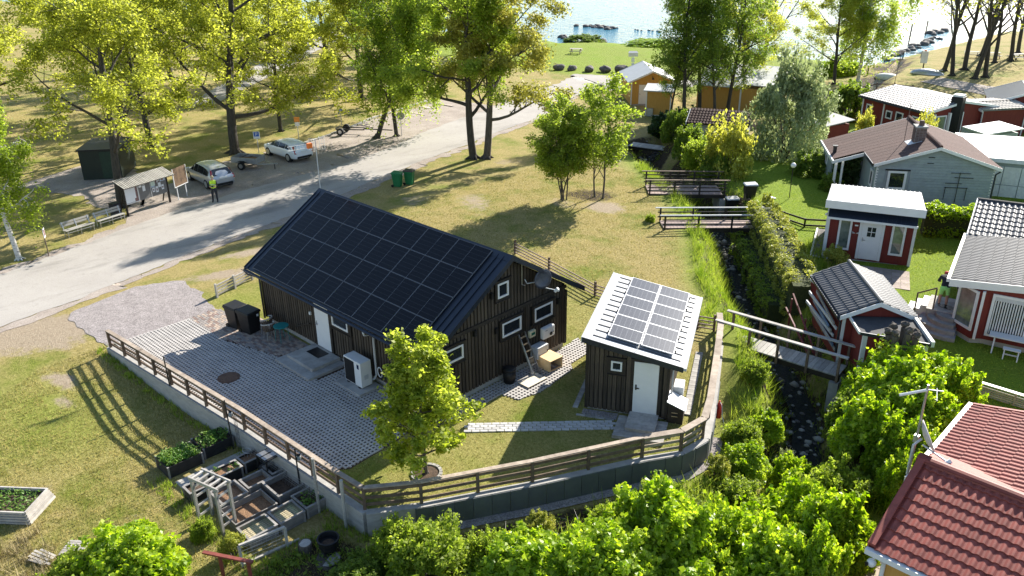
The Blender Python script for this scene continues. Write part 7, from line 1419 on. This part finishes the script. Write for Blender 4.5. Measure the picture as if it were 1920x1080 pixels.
BK=dict(h1=bushmesh('foliage',1,'leafhedge',14000,.06,26,.85),h2=bushmesh('foliage',2,'leafhedge',14000,.055,32,.9),h3=bushmesh('foliage',4,'leafhedge',13000,.06,22,.8),lo=bushmesh('foliage',5,'leafbirch',8000,.05,24,.8,.6),dk=bushmesh('foliage',6,'leafdark',5000,.07,10,.75),mid=bushmesh('foliage',7,'leafmid',5500,.06,12,.8),gr=bushmesh('foliage',9,'leafgrey',11000,.035,16,.9,.45),ye=bushmesh('foliage',10,'leafyellow',2600,.06,14,.9,.9),dry=bushmesh('foliage',13,'leafdrytop',3200,.06,10,.8,.5))
def bush(label,k,x,y,r,h,rz=0,z=None,name='shrub',cat='bush',group=None,r2=None):
    t=thing(name,label,cat,(x,y,(T(x,y) if z is None else z)-.05),rz,group); t.scale=(r,r2 or r,h); link('stem',BK[k][0],t); link('foliage',BK[k][1],t); return t
BL=[# bottom right hedge masses
('big bright hedge bush in front of the panelled wall, right of bottom centre','h1',20.3,-3.2,1.35,1.7),('bright hedge bush at the bottom edge right of centre','h2',20.0,-5.4,1.35,1.5),('hedge bush at the bottom edge nearest the frame middle','h3',18.6,-6.8,1.2,1.3),
('tall rounded hedge bush below the stream bend','h2',21.6,-1.4,1.3,1.9),('bright hedge bush at the bottom edge below the tall rounded one','h1',21.7,-4.1,1.5,1.7),('dense hedge bush left of the dark gap by the tiled house','h3',22.6,.3,1.25,2.0),('hedge bush at the bottom edge next to the dark gap','h2',23.2,-1.9,1.35,2.1),
('pale rounded hedge bush below the shrubs on the stream bank','lo',22.9,2.3,1.05,1.7),('hedge bush at the lower right end of the stream bank shrubs','h1',22.0,2.0,.9,1.5),('hedge bush lowest at the bottom right by the slab path','h3',23.9,-.1,1.05,1.8),
('large leafy hedge bush beside the footbridge end','h2',22.4,8.3,1.25,1.5),('leafy hedge bush under the pollarded tree','h1',23.1,9.2,1.05,1.3),('bright hedge bush left of the aerial mast','h3',22.9,6.6,1.25,1.7),('bright hedge bush below the aerial arm','h1',24.0,6.3,1.05,1.8),('hedge bush beside the satellite dish of the tiled house','h2',24.1,4.7,.95,1.7),('dense hedge bush between stream and aerial mast','h3',23.0,4.9,1.15,1.7),('narrow hedge bush by the slat fence end','h1',24.2,8.3,.85,1.6),
('hedge bush hanging over the stream near the stones','mid',21.9,6.2,.8,1.2),
('low bronze green shrub on the left stream bank','h3',19.4,4.6,.8,.8),('pale low shrub on the stream bank near the fence corner','h1',20.0,2.2,.9,.9),('low shrub on the bank right below the gravel strip end','dry',19.6,1.0,.6,.7),('small grey green shrub by the running water','gr',20.5,4.1,.6,.9),('spreading low shrub on the bank under the fence','lo',20.6,.6,.85,.9),
('light green loose shrub at the bottom middle below the wall corner','lo',16.4,-8.4,1.5,1.6),('light green shrub with a tall shoot left of the loose one','lo',15.2,-8.6,.85,1.3),('light green shrub right of the loose one under the wall','lo',17.3,-7.0,.9,1.1),('dark leafy shrub in the wall shadow','mid',15.0,-9.7,.8,.7),('sprawling dark shrub at the bottom left of the loose one','mid',15.6,-10.4,1.1,.7),
('large round glossy bush at the bottom left','h2',10.75,-14.1,1.75,1.65),('yellow green fringe of the round glossy bush','lo',9.5,-15.2,1.0,1.0),('small shrub at the foot of the netted bed','dry',11.6,-11.7,.5,.75),('small leafy shrub between arbour legs','lo',10.2,-11.9,.45,.6),
('hedge bush filling the gap behind the bottom edge bushes','h2',20.9,-2.6,1.2,1.6),('hedge bush at the bottom edge below the panelled wall corner','h1',19.2,-4.6,1.0,1.2),('pale loose shrub on the slope below the wall bend','lo',19.3,-1.6,.9,1.0),('low green shrub on the slope above the bottom hedge','lo',18.5,-3.4,.7,.7),('bright shrub overhanging the stream at the hedge mass','h3',21.2,3.4,.9,1.3),('grass green shrub on the bank between fence and stream','lo',19.3,3.2,.75,.8),('small bright shrub by the bridge foot on the bank','lo',18.0,6.3,.7,.7),('bright hedge bush under the aerial mast foot','h2',24.5,3.4,.9,1.7),('leafy hedge bush against the annex corner','h3',21.4,7.4,.9,1.2),('brown green shrub at the dark bank below the wall middle','dry',17.3,-5.0,.55,.7),('hedge bush in the bottom right gap beside the path','h1',24.3,-1.8,.9,1.9),
# stream side shrubs upstream
('dark shrub left above the small plank bridge','dk',-8.6,39.6,2.0,1.8),('dark green shrub right above the small plank bridge','dk',-5.4,37.6,1.8,2.2),('mid green shrub on the slope left of the grey tiled shed','mid',-5.0,35.6,1.6,2.3),('dark shrub in front of the grey tiled shed','mid',-1.6,32.3,1.6,2.1),('greyish shrub between tiled shed and dark bridge','lo',.6,30.0,1.5,2.0),('green shrub beside the far black bin','mid',2.6,28.6,1.3,1.5),
('sparse yellow leaved shrub tree in front of the grey tiled shed','ye',3.0,29.3,2.0,3.7),('very large silvery green willow bush in the middle of the right gardens','gr',3.4,36.9,3.5,6.6),('dark green bush behind the silvery willow bush','mid',.5,54.7,2.2,3.0),('silvery shrub beside the small red shed','gr',1.0,49.5,1.4,1.8),
('low dark bush at the foot of the grey tiled shed','dk',-.6,34.2,1.5,1.4),('small clipped round bush in front of the red cabin','dry',15.4,18.6,.72,.95),('brown green upright bush at the head of the creek hedge','dry',8.9,23.9,.55,1.1),('small yellow green cushion bush beside the black bins','lo',6.6,24.6,.6,.6),('small bright bush growing at the bridge end','lo',4.7,18.3,.35,.45),
('yellow green shrub in front of the long red house left windows','ye',5.2,46.6,1.0,2.3),('yellow green shrub in front of the long red house porch','ye',9.7,46.4,1.1,2.5),('green shrub at the left front corner of the grey house','mid',9.6,31.0,.9,1.0),('low green shrub under the willow bush','mid',7.0,33.6,1.6,1.4),('green reed clump by the stream mouth birch','h3',-12.5,82,3.0,1.8),('green bush at the right edge beside the far track','mid',17.0,70,3.0,5.5),('shore grass thicket left of the sea rocks','mid',-58,88.5,4,1.2),('bright shore thicket below the rocks in the sea','h3',-47,91.5,6,1.0)]
for i,(l_,k_,x,y,r,h) in enumerate(BL):
    if i<18: r,h=r*1.28,h*1.12
    bush(l_,k_,x,y,r,h,i*.9,r2=r*(.85+.3*((i*7)%5)/5))
M['hedgecore']=mat('dark_hedge_core',(.02,.028,.008),rough=.95,sc=14,c2=(.06,.075,.02),bump=.9,bsc=30)  # dark fill colour of the opaque box added inside hedges
def hedge(label,pts,w,h,leaf,n,size,zf,seed):
    t=thing('hedge',label,'hedge',(0,0,0)); rng=np.random.default_rng(seed); P=np.array(pts,float); d=np.r_[0,np.cumsum(np.hypot(*np.diff(P,axis=0).T))]; s=rng.uniform(0,d[-1],n); x=np.interp(s,d,P[:,0]); y=np.interp(s,d,P[:,1]); k=np.clip(np.searchsorted(d,s)-1,0,len(P)-2); v=P[k+1]-P[k]; v/=np.linalg.norm(v,axis=1)[:,None]
    a=rng.uniform(-.75,np.pi+.75,n); lump=1+.10*np.sin(s*3.1)+.08*np.sin(s*7.3+a*3)+.05*np.sin(s*15+a*5); se=lambda q,e:np.sign(q)*np.abs(q)**e
    u=se(np.cos(a),.38)*w/2*lump*(1-.12*rng.random(n)); zz=h*.5+se(np.sin(a),.38)*h*.5*lump*(1-.1*rng.random(n)); C=np.c_[x-v[:,1]*u,y+v[:,0]*u,zz]
    z0=np.array([zf(px_,py_) if callable(zf) else zf for px_,py_ in zip(x,y)]); C[:,2]+=z0; link('foliage',leafmesh('foliage',quads(C,size,rng,.5),M[leaf],rng),t)
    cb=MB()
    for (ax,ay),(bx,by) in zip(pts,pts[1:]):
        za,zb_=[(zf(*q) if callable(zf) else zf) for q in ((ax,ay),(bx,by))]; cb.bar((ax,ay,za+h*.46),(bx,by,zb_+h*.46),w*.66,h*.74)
    cb.build('core_block',M['hedgecore'],t)  # solid box added behind the leaves to block see-through
    mb=MB(); L_=int(d[-1]/.5)
    for i in range(L_): sx,sy=np.interp(i*.5,d,P[:,0]),np.interp(i*.5,d,P[:,1]); z_=zf(sx,sy) if callable(zf) else zf; mb.tube([(sx,sy,z_-.3),(sx+.05,sy,z_+h*.5),(sx-.05,sy+.1,z_+h*.9)],[.03,.02,.01],5,caps=False)
    mb.build('stem',M['bark'],t)
hedge('yellowish clipped hedge along the stream beside the red cabin lawn',[(9.4,22.3),(11.4,20.0),(13.4,17.4),(15.6,14.6),(16.3,13.6)],1.6,1.95,'leafdrytop',20000,.06,-.7,5)
hedge('green ivy skirt under the clipped hedge on the stream bank',[(9.0,21.6),(11.0,19.2),(13.0,16.7),(15.2,13.9)],1.7,1.5,'leafmid',8000,.07,-1.7,6)
hedge('clipped bright green garden hedge below the grey house gable',[(16.9,26.0),(19.0,27.1),(22.0,28.7),(26,30.8)],1.1,1.75,'leafhedge',12000,.085,.1,7)
# pollarded tree
mb=MB(); mb.tube([(0,0,-.2),(.02,.05,.7),(0,.1,1.1)],[.2,.18,.2],9); r=random.Random(4)
for k in range(7):
    a_=k*.9; q=Vector((.35*math.cos(a_),.35*math.sin(a_),1.5+r.uniform(0,.3))); mb.tube([(0,.08,1.0),q*.8+Vector((0,0,.2)),q*1.3+Vector((0,0,.35))],[.14,.11,.12],7); mb.blob(q*1.33+Vector((0,0,.42)),(.15,.15,.13),k,8,5,.3)
t=thing('pollard_tree','pollarded leafless tree with knobbly arms in front of the felt roofed annex','tree',(22.0,9.0,-.1),0); mb.build('trunk',M['bark'],t); rng=np.random.default_rng(2); C=np.concatenate([rng.normal((.45*math.cos(k*.9)*1.3,.45*math.sin(k*.9)*1.3,2.1),(.09,.09,.1),(16,3)) for k in range(7)]); link('crown',leafmesh('shoots',quads(C,.07,rng,.5),M['leafhedge'],rng),t)
# weeds and grass
def blades(name,label,pts,h,w,mt,seed,lean=.6,kind='stuff'):
    rng=np.random.default_rng(seed); n=len(pts); a=rng.uniform(0,6.28,n); hh=h*rng.uniform(.5,1.3,n); sd=np.stack([np.cos(a),np.sin(a),0*a],-1)*(w*rng.uniform(.6,1.4,n))[:,None]; b=rng.uniform(0,6.28,n); tip=pts+np.stack([np.cos(b)*lean*hh*rng.random(n),np.sin(b)*lean*hh*rng.random(n),hh],-1)
    V=np.stack([pts-sd,pts+sd,tip],1).reshape(-1,3); me=bpy.data.meshes.new(name); me.vertices.add(n*3); me.vertices.foreach_set('co',V.ravel().astype(np.float32)); me.loops.add(n*3); me.loops.foreach_set('vertex_index',np.arange(n*3,dtype=np.int32)); me.polygons.add(n); me.polygons.foreach_set('loop_start',np.arange(0,n*3,3,dtype=np.int32)); me.update(calc_edges=True)
    at=me.attributes.new('rnd','FLOAT','FACE'); at.data.foreach_set('value',rng.random(n).astype(np.float32)); me.materials.append(mt); o=link(name,me); tag(o,label,'grass',None,kind); return o
rng=np.random.default_rng(77)
def scatter(n,x0,x1,y0,y1,test=None,clump_=0,sd=.06):
    x=rng.uniform(x0,x1,n); y=rng.uniform(y0,y1,n)
    if clump_: x=np.repeat(x,clump_)+rng.normal(0,sd,n*clump_); y=np.repeat(y,clump_)+rng.normal(0,sd,n*clump_)
    k=test(x,y) if test else np.ones(len(x),bool); x,y=x[k],y[k]; return np.c_[x,y,terrain(x,y)]
left_lawn=lambda x,y:(~pin(x,y,YARD))&(pdist(x,y,WALL)>.15)&~((x>7.2)&(x<12.7)&(y>-11.5))&~((x>6.2)&(x<7.8)&(y>-11.4))&(at_grid(bare,x,y)<.4)&(x+.55*y>-9.5)
blades('lawn_grass','short dry and green grass on the lawn left of the wall',scatter(70000,-3,14,-22,-9,left_lawn),.075,.012,M['leaflawn'],1)
yard_t=lambda x,y: pin(x,y,YARD)&~pin(x,y,patio)&~((x>-.4)&(x<11.2)&(y>-3.9)&(y<3.6))&~pin(x,y,gable_strip)
p_=scatter(60000,-2,19,-9,9,yard_t); p_[:,2]=0
blades('yard_grass','short grass on the yard lawn around house and shed',p_,.05,.011,M['leaflawn'],2)
bank_t=lambda x,y:(pdist(x,y,CREEK)>.55)&(pdist(x,y,CREEK)<4.6)&((x>13)|(pdist(x,y,CREEK)<2.6))&~pin(x,y,YARD)&(pdist(x,y,WALL)>.65)&(at_grid(soil,x,y)<.97)
blades('bank_grass','long green grass on the stream banks',scatter(13000,-3,25,-8,30,bank_t,9,.08),.5,.013,M['leafgrass'],3,.9)
right_t=lambda x,y:(at_grid(lush,x,y)>.6)&(pdist(x,y,CREEK)>2.2)
blades('garden_grass','bright green lawn grass around the cabins',scatter(60000,4,27,9,30,right_t),.06,.013,M['leafgrass'],4)
far_t=lambda x,y:(~pin(x,y,YARD))&(pdist(x,y,CREEK)>2.0)&(at_grid(bare,x,y)<.35)&(at_grid(lush,x,y)<.5)
blades('meadow_grass','dry yellow grass of the lawn behind the house',scatter(60000,-9,16,8,26,far_t),.06,.016,M['leaflawn'],5)
side_t=lambda x,y:(pdist(x,y,CREEK)>.35)&(pdist(x,y,CREEK)<2.3)&~pin(x,y,YARD)&(pdist(x,y,WALL)>1.0)
P_=scatter(4200,-9,24,-6,38,side_t,9,.1); P_[:,2]+=rng.random(len(P_))*.3
tag(link('bank_plants',leafmesh('bank_plants',quads(P_,.07,rng,.6),M['leafbirch'],rng)),'dense low leafy plants covering both banks of the stream','plants',None,'stuff')
tuft_t=lambda x,y:(~pin(x,y,YARD))&(pdist(x,y,WALL)>.1)&((pdist(x,y,WALL)<.5)|(np.abs(x-12.9)<.5)|((np.abs(y+11.7)<.3)&(x>6.5)))&(x<14)&(x>-3)&(y>-13)
blades('edge_grass','longer grass tufts along the wall foot and garden beds',scatter(2500,-3,14,-13,-8,tuft_t,10,.06),.2,.012,M['leafgrass'],8,.8)
weeds_t=lambda x,y:(~pin(x,y,YARD))&(pdist(x,y,WALL)>.9)&(x>12.6)&((y<-8)|(x>14))&(pdist(x,y,CREEK)>.5)
P_=scatter(2600,12.6,22,-14,1,weeds_t,9,.09); P_[:,2]+=rng.random(len(P_))*.22
o=tag(link('weeds',leafmesh('weeds',quads(P_,.065,rng,.7),M['leafmid'],rng)),'low weeds and ground cover on the bank below the wall','plants',None,'stuff')
dry_t=lambda x,y: (x<10)&(x>4)
blades('dry_grass','tall dry grass tufts at the bottom left by the broken pallet',scatter(130,6.3,9.6,-17.5,-15.2,None,16,.07),.4,.008,mat('straw_grass',(.34,.28,.15),rough=.9,var=.3),6,.8)
mb=MB(); r=random.Random(9)
for k in range(60):
    x,y=r.uniform(15,20.5),r.uniform(-9.5,-1)
    if pin(x,y,YARD) or float(pdist(x,y,WALL))<.9: continue
    z_=T(x,y); L_=r.uniform(.4,1.1); a_=r.uniform(0,6.28); mb.tube([(x,y,z_-.05),(x+.3*L_*math.cos(a_),y+.3*L_*math.sin(a_),z_+.5*L_),(x+.8*L_*math.cos(a_),y+.8*L_*math.sin(a_),z_+.55*L_)],[.012,.009,.004],4,caps=False)
tag(mb.build('bramble_stems',M['greywoodx']),'dry bramble stems on the dark bank below the wall','stems',None,'stuff')
